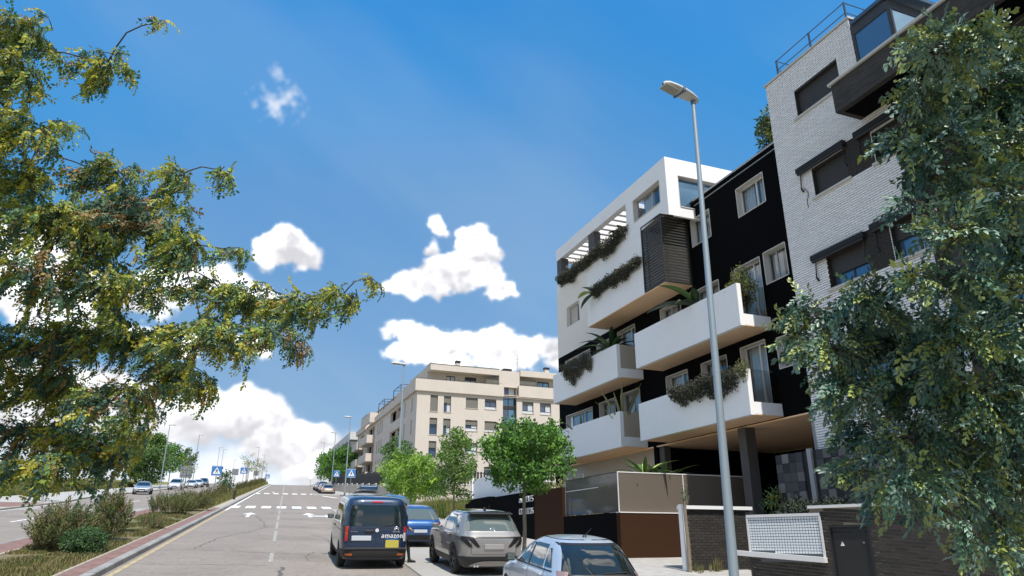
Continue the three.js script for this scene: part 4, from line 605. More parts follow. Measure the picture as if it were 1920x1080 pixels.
// ---------------- dark brick front wall at the right, angled to the street
{
  const L = [11.658, -16.667], tx = 0.3819, tz = 0.9242;   // runs towards the camera and to the right; t metres along it
  const ang = Math.atan2(-tz, tx);                          // rotation that lays local +x along the wall
  const mk = (name, label, cat, t, h) => thing(name, label, cat, [L[0] + tx * t, h, L[1] + tz * t], ang);
  const w = mk('brick_wall', 'dark brick front wall with white coping beside the lamp post', 'wall', 0, 1.0);
  const T1 = 9.5, drop = 0.072, add = (n, g, m, p = w) => { const q = part(n, g, m, p); q.geometry.translate(0, -1.0, 0); return q; };
  // local: x along, y up, z towards the street side is +z? the wall faces the camera side (local -z is behind)
  const cab = [2.15, 3.12, 1.0, 2.83];
  add('backing', [mbox(0, 1.72, 0.4, 3.10, -0.3, 0), mbox(1.72, cab[0], 0.4, 3.23, -0.3, 0), mbox(cab[1], T1, 0.2, 3.23, -0.3, 0), mbox(cab[0], cab[1], 2.84, 3.23, -0.3, 0)], M.brickDm);
  const r = rng(19), list = [];
  for (let k = 0; k < 48; k++) { const y0 = 0.25 + k * 0.0765; for (let i = -2; i < 36; i++) { const a = i * 0.272 + (k % 3) * 0.09, e = a + 0.26; if (e < 0.02) continue; const ym = y0 + 0.2 - drop * (a + 0.13); if (ym > 3.2 || ym < 0.5) continue; if (e < cab[1] && a > cab[0] && ym < cab[3] + 0.03) continue; const inMesh = a < 1.95 && ym > 2.2 - 0.058 * a && ym < 3.2; let a1 = Math.max(a, 0), e1 = Math.min(e, T1); if (inMesh) { if (e < 2.02) continue; a1 = 1.98; } if (ym < cab[3] + 0.03) { if (a1 < cab[0] && e1 > cab[0]) e1 = cab[0]; else if (a1 < cab[1] && e1 > cab[1]) a1 = cab[1]; } if (e1 - a1 < 0.02) continue; list.push([a1, e1, ym, Math.hypot(a - 4.2, ym - 2.3)]); } }
  list.sort((p, q) => p[3] - q[3]); const rest = [[], [], [], []];
  const bg = (len) => { const g = mbox(0, len, -0.0315, 0.0315, -0.02, 0.012); const P = g.attributes.position; for (let i = 0; i < P.count; i++) P.setY(i, P.getY(i) - drop * P.getX(i)); return g; };
  list.forEach(([a, e, ym], i) => { const g = bg(e - a); g.translate(a, ym, (r() - 0.5) * 0.004); const m = Math.floor(r() * 4); if (i < 290) add('brick', g, M.brickD[m]); else rest[m].push(g); });
  rest.forEach((l, i) => { if (l.length) add('bricks', l, M.brickD[i]).userData.kind = 'stuff'; });
  add('coping', mbox(1.72, T1, 3.232, 3.30, -0.36, 0.07), M.coping);
  add('return_wall', bar([0, 0.4, -0.15], [0, 3.2, -0.15], 0.16, 4), M.blackTrim);
  // white tiled panel with a sloping white sill
  const p = mk('tile_panel', 'white tiled panel with white border set in the dark brick wall behind the lamp post', 'panel', 1, 2.2);
  const adp = (n, g, m) => { const q = part(n, g, m, p); q.geometry.translate(-1, -2.2, 0); return q; };
  adp('backing', mbox(0, 1.95, 2.0, 3.12, 0.001, 0.012), std([0.10, 0.11, 0.125], 0.8));
  const tl = []; for (let i = 0; i < 26; i++) for (let j = 0; j < 15; j++) { const x = 0.03 + i * 0.0735, y = 3.05 - j * 0.0665; if (y - 0.05 < 2.24 - 0.055 * x) continue; tl.push(rbox(0.06, 0.053, 0.022, 0.006, 1).translate(x + 0.03, y - 0.026, 0.016)); }
  adp('tiles', tl, std([0.66, 0.70, 0.73], 0.35)).userData.kind = 'stuff';
  adp('border', [mbox(-0.02, 1.99, 3.06, 3.13, 0.0, 0.05), mbox(1.95, 2.0, 2.05, 3.06, 0.0, 0.045), mbox(-0.03, 0.02, 2.2, 3.06, 0, 0.045)], M.coping);
  { const g = mbox(-0.42, 2.02, 2.1, 2.22, 0.0, 0.16), P = g.attributes.position; for (let i = 0; i < P.count; i++) P.setY(i, P.getY(i) + 0.02 - 0.058 * P.getX(i)); adp('sill', g, M.coping); }
  // meter cabinet
  const cb = mk('meter_cabinet', 'black metal meter cabinet with a small white warning triangle in the dark brick wall', 'cabinet', 2.63, 1.0);
  const adc = (n, g, m) => { const q = part(n, g, m, cb); q.geometry.translate(-2.63, -1.0, 0); return q; };
  adc('frame', [mbox(2.15, 2.19, 1.0, 2.83, -0.25, 0.02), mbox(3.08, 3.12, 1.0, 2.83, -0.25, 0.02), mbox(2.19, 3.08, 2.79, 2.83, -0.25, 0.02), mbox(2.15, 3.12, 0.7, 1.0, -0.25, 0.02)], M.blackTrim);
  adc('door', [mbox(2.195, 3.075, 1.02, 2.68, -0.06, -0.03), mbox(2.195, 3.075, 2.69, 2.785, -0.06, -0.028)], std([0.010, 0.0095, 0.009], 0.6));
  adc('lock', cyl(0.02, 0.02, 0.02, 10).rotateX(Math.PI / 2).translate(2.93, 2.45, -0.03), M.signBack);
  { const s = new THREE.Shape([[2.37, 2.38], [2.47, 2.38], [2.42, 2.475]].map((q) => new THREE.Vector2(...q))); adc('warning_triangle', new THREE.ExtrudeGeometry(s, { depth: 0.003, bevelEnabled: false }).translate(0, 0, -0.03), M.signWhite); adc('warning_symbol', new THREE.ExtrudeGeometry(new THREE.Shape([[2.424, 2.455], [2.41, 2.42], [2.42, 2.42], [2.414, 2.395], [2.431, 2.43], [2.421, 2.43]].map((q) => new THREE.Vector2(...q))), { depth: 0.002, bevelEnabled: false }).translate(0, 0, -0.0268), M.signBlack); }
}
{ // the piece of dark brick wall squarely across, left of the lamp post
  const c = bthing('brick_wall', 'low dark brick wall with bright white coping left of the lamp post beside the brown panel', 'wall', 18.2, 1.5, 13.4);
  bpart('backing', bx(12.48, 14.75, 1.2, 3.37, 18.2, 18.5), std([0.07, 0.062, 0.055], 0.95), c);
  const r = rng(23); for (let k = 0; k < 28; k++) for (let i = 0; i < 10; i++) { const a = 12.48 + i * 0.232 + (k % 2) * 0.116, e = Math.min(a + 0.222, 14.75), h = 1.25 + k * 0.0755; if (e - a < 0.03) continue; bpart('brick', bx(a, e, h, h + 0.064, 18.188 - r() * 0.004, 18.22), M.brickD[Math.floor(r() * 3)], c); }
  bpart('coping', bx(12.42, 14.8, 3.372, 3.47, 18.1, 18.55), std([0.74, 0.74, 0.73], 0.7), c);
  bpart('brick_side', bx(12.44, 12.478, 1.2, 3.37, 18.2, 18.5), M.brickD[2], c);
}

// ---------------------------------------------------------------- street furniture
function lampPost(name, label, x, s, H, rb, rt, headYaw, lean = 0, group) {
  const t = thing(name, label, 'street lamp', [x, prof(s) + 0.12, -s], headYaw, group);
  const pole = part('pole', tube([[0, 0, 0], [lean * 0.3, H * 0.3, 0], [lean * 0.65, H * 0.65, 0], [lean, H, 0]], rb, rt, 14, 10), M.galv, t);
  part('base_plate', [rbox(0.42, 0.03, 0.42, 0.01).translate(0, 0.016, 0), cyl(rb * 1.25, rb * 1.05, 0.35, 12)], M.galvDark, t);
  // head: long flat shell with rounded nose, points along local -x
  const hx = lean, hy = H, HS = rb < 0.085 ? 0.86 : 1, sh = []; const pr = [[0.14, 0.045, 0.06], [0.08, 0.085, 0.085], [-0.1, 0.13, 0.105], [-0.35, 0.155, 0.115], [-0.6, 0.15, 0.10], [-0.78, 0.125, 0.085], [-0.88, 0.085, 0.05], [-0.92, 0.02, 0.012]];
  const N = 16; const g = grid(N, pr.length - 1, (a, b) => { const [px, w, h] = pr[Math.round(b * (pr.length - 1))]; const an = a * Math.PI * 2, cs = Math.cos(an), sn = Math.sin(an); return [hx + px * HS, hy + 0.06 + ((sn > 0 ? sn * h * 1.15 : sn * 0.055) + (-px) * 0.06) * HS, cs * w * HS]; });
  part('lamp_head', g, M.lampHead, t);
  part('lens', rbox(0.34, 0.03, 0.2, 0.012).rotateZ(-0.06).translate(hx - 0.62, hy + 0.035, 0), M.lampGlass, t);
  part('hinge_band', rbox(0.05, 0.12, 0.30, 0.02).translate(hx - 0.36, hy + 0.075, 0), M.galvDark, t);
  part('collar', cyl(rt * 1.35, rt * 1.35, 0.14, 12).translate(hx, hy - 0.06, 0), M.galvDark, t);
  return t;
}
lampPost('street_lamp', 'tall grey street lamp in the right foreground before the brick wall', 6.56, 9.9, 9.5, 0.082, 0.036, 0.28, 0.2);
lampPost('street_lamp', 'street lamp standing beyond the young street trees, its head before the beige block', 7.15, 48.6, 10.1, 0.10, 0.05, 0.0);
lampPost('street_lamp', 'street lamp at the corner by the larger crossing sign', 7.9, 102.5, 10.6, 0.10, 0.05, 0.0);
lampPost('street_lamp', 'street lamp behind the far right tree before the grey block', 7.9, 134, 10.2, 0.10, 0.05, 0.0);
lampPost('street_lamp', 'farthest street lamp on the right near the crest', 7.9, 175, 10.2, 0.10, 0.05, 0.0);
lampPost('street_lamp', 'left street lamp behind the silver saloon, its head just under the foreground leaves', -18.2, 122, 9.6, 0.09, 0.05, Math.PI);
lampPost('street_lamp', 'left street lamp behind the grey traffic sign back', -18.2, 162, 10.2, 0.09, 0.05, Math.PI);
lampPost('street_lamp', 'left street lamp rising just behind the crossing sign on the median', -18.2, 212, 9.5, 0.09, 0.05, Math.PI);
for (let i = 0; i < 5; i++) lampPost('street_lamp', ['nearest', 'second', 'third', 'fourth', 'farthest'][i] + ' of the small distant street lamps over the crest left of the road', -7.5 - (i % 2) * 10.8, 200 + i * 26, 9.5, 0.10, 0.05, i % 2 ? Math.PI : 0, 0, 'distant street lamps at the crest');

function pedSign(label, x, s, size, hBottom, yaw = 0, poles = 1, back = false, group) {
  const y0 = prof(s) + 0.12, t = thing(back ? 'traffic_sign' : 'crossing_sign', label, 'road sign', [x, y0, -s], yaw, group), z = 0.05;
  if (poles === 1) part('pole', cyl(0.035, 0.035, hBottom + size, 8), M.signBack, t); else for (const d of [-0.3, 0.3]) part('pole', cyl(0.035, 0.035, hBottom + size, 8).translate(d * size, 0, 0), M.signBack, t);
  const yc = hBottom + size / 2, h = size / 2;
  part('panel', rbox(size, size, 0.03, 0.014).translate(0, yc, back ? -z : z), back ? M.signBack : M.signBlue, t);
  if (back) { part('stiffener', [mbox(-h * 0.95, h * 0.95, yc - h * 0.5, yc - h * 0.4, -0.035, 0), mbox(-h * 0.95, h * 0.95, yc + h * 0.4, yc + h * 0.5, -0.035, 0)], M.galv, t); return t; }
  const tri = new THREE.Shape([[-0.36, -0.3], [0.36, -0.3], [0, 0.36]].map(([a, b]) => new THREE.Vector2(a * size, b * size)));
  part('triangle', new THREE.ExtrudeGeometry(tri, { depth: 0.004, bevelEnabled: false }).translate(0, yc, z + 0.0155), M.signWhite, t);
  part('border', [mbox(-h * 0.93, h * 0.93, yc + h * 0.88, yc + h * 0.93, z + 0.015, z + 0.018), mbox(-h * 0.93, h * 0.93, yc - h * 0.93, yc - h * 0.88, z + 0.015, z + 0.018)], M.signWhite, t);
  // walking figure over stripes
  const b = (pts) => new THREE.ExtrudeGeometry(new THREE.Shape(pts.map(([a, c]) => new THREE.Vector2(a * size, c * size))), { depth: 0.004, bevelEnabled: false });
  const fig = [b([[-0.04, 0.08], [0.05, 0.08], [0.06, -0.07], [-0.05, -0.07]]), b([[-0.05, -0.07], [0.02, -0.07], [-0.1, -0.25], [-0.15, -0.23]]), b([[0, -0.07], [0.06, -0.07], [0.15, -0.23], [0.1, -0.25]]), b([[-0.04, 0.07], [-0.03, 0.02], [-0.13, -0.05], [-0.15, -0.02]]), b([[0.05, 0.07], [0.04, 0.02], [0.12, -0.04], [0.14, -0.01]]), new THREE.CircleGeometry(0.05 * size, 12).translate(0, 0.14 * size, 0.004)];
  part('walking_figure', fig.map((g) => g.translate(0, yc, z + 0.0205)), M.signBlack, t);
  return t;
}
pedSign('blue crossing sign on a grey pole on the median above the dry shrubs', -6.2, 72.5, 0.92, 2.2, 0.05);
pedSign('second blue crossing sign on the median, farther up the road', -6.3, 119, 1.0, 2.5, 0.05);
pedSign('larger blue crossing sign beside the lamp post on the right corner', 7.3, 87, 1.0, 2.35, -0.05);
pedSign('smaller blue crossing sign in front of the far right tree', 7.4, 114.5, 0.95, 2.4, -0.05);
pedSign('grey back of a square traffic sign facing the other way on the median', -8.0, 66, 0.95, 2.0, 0.2, 2, true);
pedSign('small grey sign back on the median near the crest behind the second crossing sign', -7.9, 125, 1.0, 2.3, 0.1, 1, true);
pedSign('distant grey sign back at the left edge of the crest', -6.6, 175, 1.1, 2.3, 0.1, 1, true);
pedSign('tiny blue sign at the crest by the left edge line', -5.2, 225, 1.2, 1.6, 0);
pedSign('distant blue sign over the parked cars at the right crest', 8.2, 172, 1.3, 3.6, 0);
{ const t = thing('road_sign', 'round white sign on a pole at the right crest beyond the parked cars', 'road sign', [6.0, prof(190) + 0.1, -190]); part('pole', cyl(0.04, 0.04, 2.6, 8), M.signBack, t); part('disc', new THREE.CylinderGeometry(0.55, 0.55, 0.03, 20).rotateX(Math.PI / 2).translate(0, 2.3, 0.05), M.signWhite, t); }
{ const t = thing('bollard', 'short dark bollard on the median kerb before the first crossing', 'bollard', [-4.6, prof(76) + 0.14, -76]); part('post', cyl(0.12, 0.1, 0.8, 12), M.plastic, t); part('cap', new THREE.SphereGeometry(0.11, 12, 8).translate(0, 0.8, 0), M.plastic, t); }

// ---------------------------------------------------------------- vehicles: stacked plan outlines give one body surface; everything else is laid on it
function pchip(xs, ys) { const n = xs.length, h = [], d = [], m = []; for (let i = 0; i < n - 1; i++) { h[i] = xs[i + 1] - xs[i]; d[i] = (ys[i + 1] - ys[i]) / h[i]; } m[0] = d[0]; m[n - 1] = d[n - 2]; for (let i = 1; i < n - 1; i++) m[i] = d[i - 1] * d[i] <= 0 ? 0 : 2 * d[i - 1] * d[i] / (d[i - 1] + d[i]); return (x) => { x = clamp(x, xs[0], xs[n - 1]); let i = 0; while (i < n - 2 && x > xs[i + 1]) i++; const t = (x - xs[i]) / h[i], t2 = t * t, t3 = t2 * t; return (2 * t3 - 3 * t2 + 1) * ys[i] + (t3 - 2 * t2 + t) * h[i] * m[i] + (-2 * t3 + 3 * t2) * ys[i + 1] + (t3 - t2) * h[i] * m[i + 1]; }; }
function carShape(rows) { const y = rows.map((r) => r[0]); const [zf, zr, w, n] = [1, 2, 3, 4].map((k) => pchip(y, rows.map((r) => r[k])));
  const S = { y0: y[0], y1: y[y.length - 1], zf, zr, w, n };
  S.P = (yy, phi) => { const c = Math.cos(phi), s = Math.sin(phi), N = n(yy), a = zf(yy), b = zr(yy), e = 2 / N; return new THREE.Vector3(w(yy) * Math.sign(c) * Math.pow(Math.abs(c), e), yy, (a + b) / 2 + (b - a) / 2 * Math.sign(s) * Math.pow(Math.abs(s), e)); };
  S.side = (yy, z, right) => { const a = zf(yy), b = zr(yy), q = clamp((z - (a + b) / 2) / ((b - a) / 2), -0.9999, 0.9999), f = Math.asin(Math.sign(q) * Math.pow(Math.abs(q), n(yy) / 2)); return right ? f : Math.PI - f; };
  S.end = (yy, x, rear) => { const q = clamp(x / w(yy), -0.9999, 0.9999), f = Math.acos(Math.sign(q) * Math.pow(Math.abs(q), n(yy) / 2)); return rear ? f : -f; };
  S.N = (yy, phi) => { const e = 0.004, a = S.P(clamp(yy - e, S.y0, S.y1), phi), b = S.P(clamp(yy + e, S.y0, S.y1), phi), c = S.P(yy, phi - e), d = S.P(yy, phi + e); const nn = b.sub(a).cross(d.sub(c)); if (nn.lengthSq() < 1e-14) nn.set(0, 1, 0); nn.normalize(); const p = S.P(yy, phi); const out = new THREE.Vector3(p.x, 0.3 * (yy - 0.6), p.z - (zf(yy) + zr(yy)) / 2); if (nn.dot(out) < 0) nn.negate(); return nn; };
  return S; }
function carPatch(S, nu, nv, f, off = 0.005, thick = 0) { const g = grid(nu, nv, (a, b) => { const [yy, ph] = f(a, b), p = S.P(yy, ph).addScaledVector(S.N(yy, ph), off); return [p.x, p.y, p.z]; });
  // orient outwards
  const P = g.attributes.position, mid = Math.floor(P.count / 2), N = g.attributes.normal, [yy, ph] = f(0.5, 0.5), n0 = S.N(yy, ph); if (new THREE.Vector3(N.getX(mid), N.getY(mid), N.getZ(mid)).dot(n0) < 0) { const ix = g.index.array; for (let i = 0; i < ix.length; i += 3) { const t = ix[i]; ix[i] = ix[i + 1]; ix[i + 1] = t; } g.computeVertexNormals(); } return g; }
// a quad patch on one side given by corner lines z(y), or on an end given by x range
const sideP = (S, right, y0, y1, zA, zB, off, nu = 8, nv = 6) => carPatch(S, nu, nv, (a, b) => { const yy = lerp(y0, y1, b), z = lerp(fx(zA, b), fx(zB, b), a); return [yy, S.side(yy, z, right)]; }, off);
const endP = (S, rear, y0, y1, xA, xB, off, nu = 12, nv = 6) => carPatch(S, nu, nv, (a, b) => { const yy = lerp(y0, y1, b), x = lerp(fx(xA, b) , fx(xB, b), a); return [yy, S.end(yy, x, rear)]; }, off);
// slice of an end patch with lower/upper edges as functions of a
const endQ = (S, rear, ya, yb, xA, xB, off, nu = 14, nv = 6) => carPatch(S, nu, nv, (a, b) => { const yy = lerp(ya(a), yb(a), b), x = lerp(xA, xB, a); return [yy, S.end(yy, x, rear)]; }, off);
function carBody(S, wells, wr, wx, nY = 44, nP = 120) {
  const ys = []; for (let i = 0; i <= nY; i++) ys.push(lerp(S.y0, S.y1, i / nY)); const pos = [], idx = [];
  // even spacing round the outline
  const ph = []; { const yy = lerp(S.y0, S.y1, 0.4), M2 = 4000, L = [0]; let pr = S.P(yy, 0); for (let i = 1; i <= M2; i++) { const q = S.P(yy, i / M2 * Math.PI * 2); L.push(L[i - 1] + q.distanceTo(pr)); pr = q; } let j = 0; for (let k = 0; k < nP; k++) { const t = k / nP * L[M2]; while (L[j] < t) j++; ph.push(j / M2 * Math.PI * 2); } }
  for (const yy of ys) for (const p of ph) { const q = S.P(yy, p); pos.push(q.x, q.y, q.z); }
  for (let j = 0; j < nY; j++) for (let i = 0; i < nP; i++) { const a = j * nP + i, b = j * nP + (i + 1) % nP; idx.push(a, a + nP, b, b, a + nP, b + nP); }
  const cz = (yy) => (S.zf(yy) + S.zr(yy)) / 2; const b0 = pos.length / 3; pos.push(0, S.y0, cz(S.y0)); const t0 = b0 + 1; pos.push(0, S.y1 + 0.012, cz(S.y1));
  for (let i = 0; i < nP; i++) { idx.push(b0, i, (i + 1) % nP); idx.push(t0, nY * nP + (i + 1) % nP, nY * nP + i); }
  let g = new THREE.BufferGeometry(); g.setAttribute('position', new THREE.Float32BufferAttribute(pos, 3)); g.setAttribute('uv', new THREE.Float32BufferAttribute(new Float32Array(pos.length / 3 * 2), 2)); g.setIndex(idx); g.computeVertexNormals();
  if (wells) { const evr = new Evaluator(); evr.attributes = ['position', 'normal', 'uv']; evr.useGroups = false; let A = new Brush(g); A.updateMatrixWorld(); for (const z of wells) for (const sx of [-1, 1]) { const c = new Brush(new THREE.CylinderGeometry(wr + 0.055, wr + 0.055, 0.5, 28).rotateZ(Math.PI / 2)); c.position.set(sx * (wx + 0.14), wr, z); c.updateMatrixWorld(); A = evr.evaluate(A, c, SUBTRACTION); A.updateMatrixWorld(); } g = A.geometry; g.deleteAttribute('normal'); g.clearGroups(); g = toCreasedNormals(mergeVertices(g, 1e-4), 0.7); }
  return g;
}
const tyreGeo = new Map();
function wheel(parent, x, z, r, right, rimMat, spokes = 5) {
  const key = r.toFixed(2) + spokes; if (!tyreGeo.has(key)) {
    const w = 0.105, pr = [[r * 0.66, -w], [r * 0.9, -w], [r * 0.985, -w * 0.7], [r, -w * 0.3], [r, w * 0.3], [r * 0.985, w * 0.7], [r * 0.9, w], [r * 0.66, w]].map(([a, b]) => new THREE.Vector2(a, b));
    const tyre = new THREE.LatheGeometry(pr, 30).rotateZ(Math.PI / 2), rimL = [new THREE.LatheGeometry([[r * 0.2, 0.02], [r * 0.5, 0.03]].map((q) => new THREE.Vector2(...q)), 20).rotateZ(-Math.PI / 2)];
    rimL.length = 0; rimL.push(new THREE.TorusGeometry(r * 0.64, r * 0.035, 8, 30).rotateY(Math.PI / 2).translate(0.09, 0, 0), new THREE.CylinderGeometry(r * 0.14, r * 0.14, 0.05, 14).rotateZ(Math.PI / 2).translate(0.07, 0, 0));
    for (let i = 0; i < spokes; i++) { const g = rbox(0.03, r * 0.5, r * 0.17, 0.01, 1).translate(0, r * 0.38, 0).rotateX(i / spokes * Math.PI * 2).translate(0.075, 0, 0); rimL.push(g); }
    const dark = new THREE.CylinderGeometry(r * 0.66, r * 0.66, 0.05, 26).rotateZ(Math.PI / 2).translate(0.02, 0, 0);
    tyreGeo.set(key, [tyre, merge(rimL), dark]);
  }
  const [t, m, d] = tyreGeo.get(key), w = part('wheel', t, M.tyre, parent); w.position.set(x, r, z); if (!right) w.rotation.y = Math.PI;
  part('rim', m, rimMat, w); part('brake_disc', d, M.rimDark, w); return w;
}
function vehicle(name, label, cat, x, s, yaw, S, o) {
  const slope = (prof(s + 2.2) - prof(s - 2.2)) / 4.4, t = thing(name, label, cat, [x, prof(s) + (o.lift ?? 0.008), -s], 0, o.group);
  t.rotation.order = 'XYZ'; t.rotation.set(Math.atan(slope), 0, 0); if (yaw) { const q = new THREE.Quaternion().setFromEuler(new THREE.Euler(Math.atan(slope), 0, 0)); q.multiply(new THREE.Quaternion().setFromAxisAngle(new THREE.Vector3(0, 1, 0), yaw)); t.quaternion.copy(q); }
  part('body', carBody(S, o.fast ? null : o.axles, o.wr, o.wx, o.fast ? 26 : 46, o.fast ? 72 : 140), o.paint, t);
  for (const z of o.axles) for (const r of [true, false]) wheel(t, (r ? 1 : -1) * (o.fast ? o.wx + 0.03 : o.wx), z, o.wr, r, o.rim || M.rim, o.spokes || 5);
  if (!o.fast) part('underbody', mbox(-o.wx + 0.1, o.wx - 0.1, S.y0 - 0.04, S.y0 + 0.25, S.zf(S.y0) + 0.1, S.zr(S.y0) - 0.1), M.plastic, t);
  for (const r of [true, false]) { for (const [y0, y1, zA, zB] of o.sideGlass) part('side_window', sideP(S, r, y0, y1, (b) => lerp(zA[0], zA[1], b), (b) => lerp(zB[0], zB[1], b), 0.006, 8, 6), o.glass || M.carGlass, t); }
  part('windscreen', endP(S, false, o.ws[0], o.ws[1], (b) => -lerp(o.ws[2], o.ws[3], b), (b) => lerp(o.ws[2], o.ws[3], b), 0.006), M.carGlass, t);
  part('rear_window', endP(S, true, o.rw[0], o.rw[1], (b) => -lerp(o.rw[2], o.rw[3], b), (b) => lerp(o.rw[2], o.rw[3], b), 0.007, 16, 8), o.rearGlass || M.carGlass, t);
  for (const r of [1, -1]) { const m = part('mirror', [rbox(0.2, 0.14, 0.12, 0.05, 3).translate(r * (S.w(o.mir[0]) + 0.11), o.mir[0], o.mir[1])], o.mirMat || o.paint, t); part('mirror_glass', rbox(0.15, 0.1, 0.012, 0.005).translate(r * (S.w(o.mir[0]) + 0.11), o.mir[0], o.mir[1] + 0.06), M.carGlassLight, m); }
  return t;
}
const seamsV = (S, right, z, y0, y1) => sideP(S, right, y0, y1, z - 0.006, z + 0.006, 0.003, 1, 14);
function textGeo(font, s, size, width, depth = 0.004) { const g = new TextGeometry(s, { font, size, depth, curveSegments: 4 }); g.computeBoundingBox(); const b = g.boundingBox; g.translate(-(b.min.x + b.max.x) / 2, -(b.min.y + b.max.y) / 2, 0); if (width) { const k = width / (b.max.x - b.min.x); g.scale(k, k, 1); } return g; }
const fontB = await new FontLoader().loadAsync('fonts/droid/droid_sans_bold.typeface.json');

// ---- delivery van
{
  const S = carShape([[0.26, -2.36, 2.40, 0.88, 9], [0.42, -2.45, 2.46, 0.94, 9], [0.75, -2.46, 2.465, 0.957, 9], [1.0, -2.30, 2.455, 0.957, 9], [1.12, -1.95, 2.445, 0.95, 9], [1.22, -1.70, 2.43, 0.935, 9], [1.5, -1.28, 2.39, 0.895, 9], [1.74, -0.95, 2.345, 0.85, 8], [1.85, -0.72, 2.29, 0.80, 7], [1.91, -0.45, 2.16, 0.70, 6], [1.93, -0.1, 1.9, 0.45, 5]]);
  const navy = paintOf([0.004, 0.022, 0.062], 0.2, 0.4);
  const v = vehicle('delivery_van', 'dark blue delivery van with white lettering on its rear doors stopped in the lane', 'van', 2.58, 23.65, 0.0, S, { paint: navy, axles: [-1.55, 1.62], wr: 0.335, wx: 0.85, mir: [1.22, -1.35], mirMat: M.plastic, rim: M.rimDark,
    sideGlass: [[1.18, 1.66, [-1.5, -0.85], [-0.25, -0.25]], [1.18, 1.68, [-0.12, -0.12], [0.95, 0.95]], [1.18, 1.66, [1.06, 1.06], [2.1, 2.06]]], ws: [1.2, 1.74, 0.8, 0.72], rw: [1.14, 1.70, 0.77, 0.72], rearGlass: M.carGlass });
  part('door_seam', [endP(S, true, 0.5, 1.82, -0.005, 0.005, 0.009, 1, 16), endP(S, true, 1.075, 1.085, -0.78, 0.78, 0.004, 20, 1)], M.blackTrim, v);
  part('bumper', [endP(S, true, 0.3, 0.52, -0.93, 0.93, 0.02, 24, 4), sideP(S, true, 0.3, 0.52, 2.05, 2.44, 0.018, 8, 3), sideP(S, false, 0.3, 0.52, 2.05, 2.44, 0.018, 8, 3), rbox(1.7, 0.06, 0.1, 0.02).translate(0, 0.54, 2.45)], M.plastic, v);
  part('sill_trim', [sideP(S, true, 0.27, 0.36, -1.1, 1.15, 0.012, 10, 2), sideP(S, false, 0.27, 0.36, -1.1, 1.15, 0.012, 10, 2)], M.plastic, v);
  for (const r of [true, false]) { const wrap = (a, y0, y1, off) => carPatch(S, 10, 8, (p, q) => { const yy = lerp(y0, y1, q); const f0 = S.side(yy, S.zr(yy) - 0.09, r), f1 = S.end(yy, (r ? 1 : -1) * (S.w(yy) - 0.19), true); return [yy, lerp(f0, f1, p)]; }, off); const tl = part('tail_light', wrap(0, 0.74, 1.13, 0.014), r ? M.clearLight : M.redLight, v); if (r) part('lens', wrap(0, 0.97, 1.13, 0.017), M.redLight, tl); else part('lens', wrap(0, 0.93, 0.965, 0.017), M.orange, tl); }
  part('fog_reflector', endP(S, true, 0.37, 0.42, -0.80, -0.62, 0.026, 4, 2), M.orange, v); part('fog_reflector', endP(S, true, 0.37, 0.42, 0.62, 0.80, 0.026, 4, 2), M.orange, v);
  part('brake_light', endP(S, true, 1.765, 1.80, -0.16, 0.16, 0.012, 6, 2), M.redLight, v);
  const zr = (y) => S.zr(y) + 0.012;
  part('lettering', textGeo(fontB, 'amazon', 0.2, 0.60).translate(0.45, 0.875, zr(0.875)), M.whiteText, v);
  part('smile_arrow', [tube([[0.28, 0.815, 0], [0.38, 0.79, 0], [0.5, 0.79, 0], [0.6, 0.815, 0]], 0.012, 0.018, 6).scale(1, 1, 0.4).translate(0, 0, zr(0.75)), tube([[0.56, 0.83, 0], [0.62, 0.83, 0], [0.608, 0.79, 0]], 0.012, 0.012, 5).scale(1, 1, 0.4).translate(0, 0, zr(0.75))], std([0.02, 0.16, 0.42], 0.5), v);
  for (const y of [1.035, 1.08]) part('emblem', tube([[0.5, y, 0], [0.565, y + 0.05, 0], [0.63, y, 0]], 0.016, 0.016, 6, 10).scale(1, 1, 0.6).translate(0, 0, zr(1.02)), M.chrome, v);
  part('maker_badge', textGeo(fontB, 'CITROËN', 0.04, 0.2).translate(0.565, 1.0, zr(1.0)), M.chrome, v);
  part('model_badge', [0, 1, 2, 3].map((k) => mbox(-0.70 + k * 0.05, -0.665 + k * 0.05, 0.985, 1.005, zr(1.0) - 0.004, zr(1.0))), M.signBack, v);
  part('rear_handle', [rbox(0.26, 0.06, 0.04, 0.015).translate(-0.2, 1.0, zr(1.0)), cyl(0.05, 0.05, 0.02, 16).rotateX(Math.PI / 2).translate(0.02, 1.03, zr(1.03) - 0.01)], M.plastic, v);
  part('round_sticker', new THREE.CylinderGeometry(0.05, 0.05, 0.006, 18).rotateX(Math.PI / 2).translate(0.02, 1.03, zr(1.03) + 0.014), M.whiteText, v);
  part('number_plate', rbox(0.54, 0.13, 0.02, 0.01).translate(-0.40, 0.82, zr(0.82)), M.plate, v);
  part('yellow_plate', rbox(0.37, 0.2, 0.012, 0.01).translate(0.46, 0.67, zr(0.67) + 0.008), M.yellowPlate, v);
  part('wiper', [bar([0.1, 1.15, zr(1.15) + 0.02], [0.5, 1.2, zr(1.2) + 0.02], 0.01, 5)], M.plastic, v);
  for (const r of [true, false]) part('door_seam', [seamsV(S, r, -0.2, 0.4, 1.75), seamsV(S, r, 1.0, 0.4, 1.75), sideP(S, r, 1.0, 1.012, -1.1, 2.3, 0.004, 20, 1)], M.blackTrim, v);
  for (const r of [1, -1]) part('door_handle', rbox(0.03, 0.04, 0.18, 0.012).translate(r * (S.w(1.02) + 0.01), 1.02, -0.42), M.plastic, v);
  for (const r of [1, -1]) part('headlight', carPatch(S, 8, 5, (p, q) => { const yy = lerp(0.82, 1.04, q); return [yy, lerp(S.side(yy, S.zf(yy) + 0.35, r > 0), S.end(yy, r * 0.5, false) + (r < 0 ? Math.PI * 2 : 0), p)]; }, 0.008), M.clearLight, v);
}
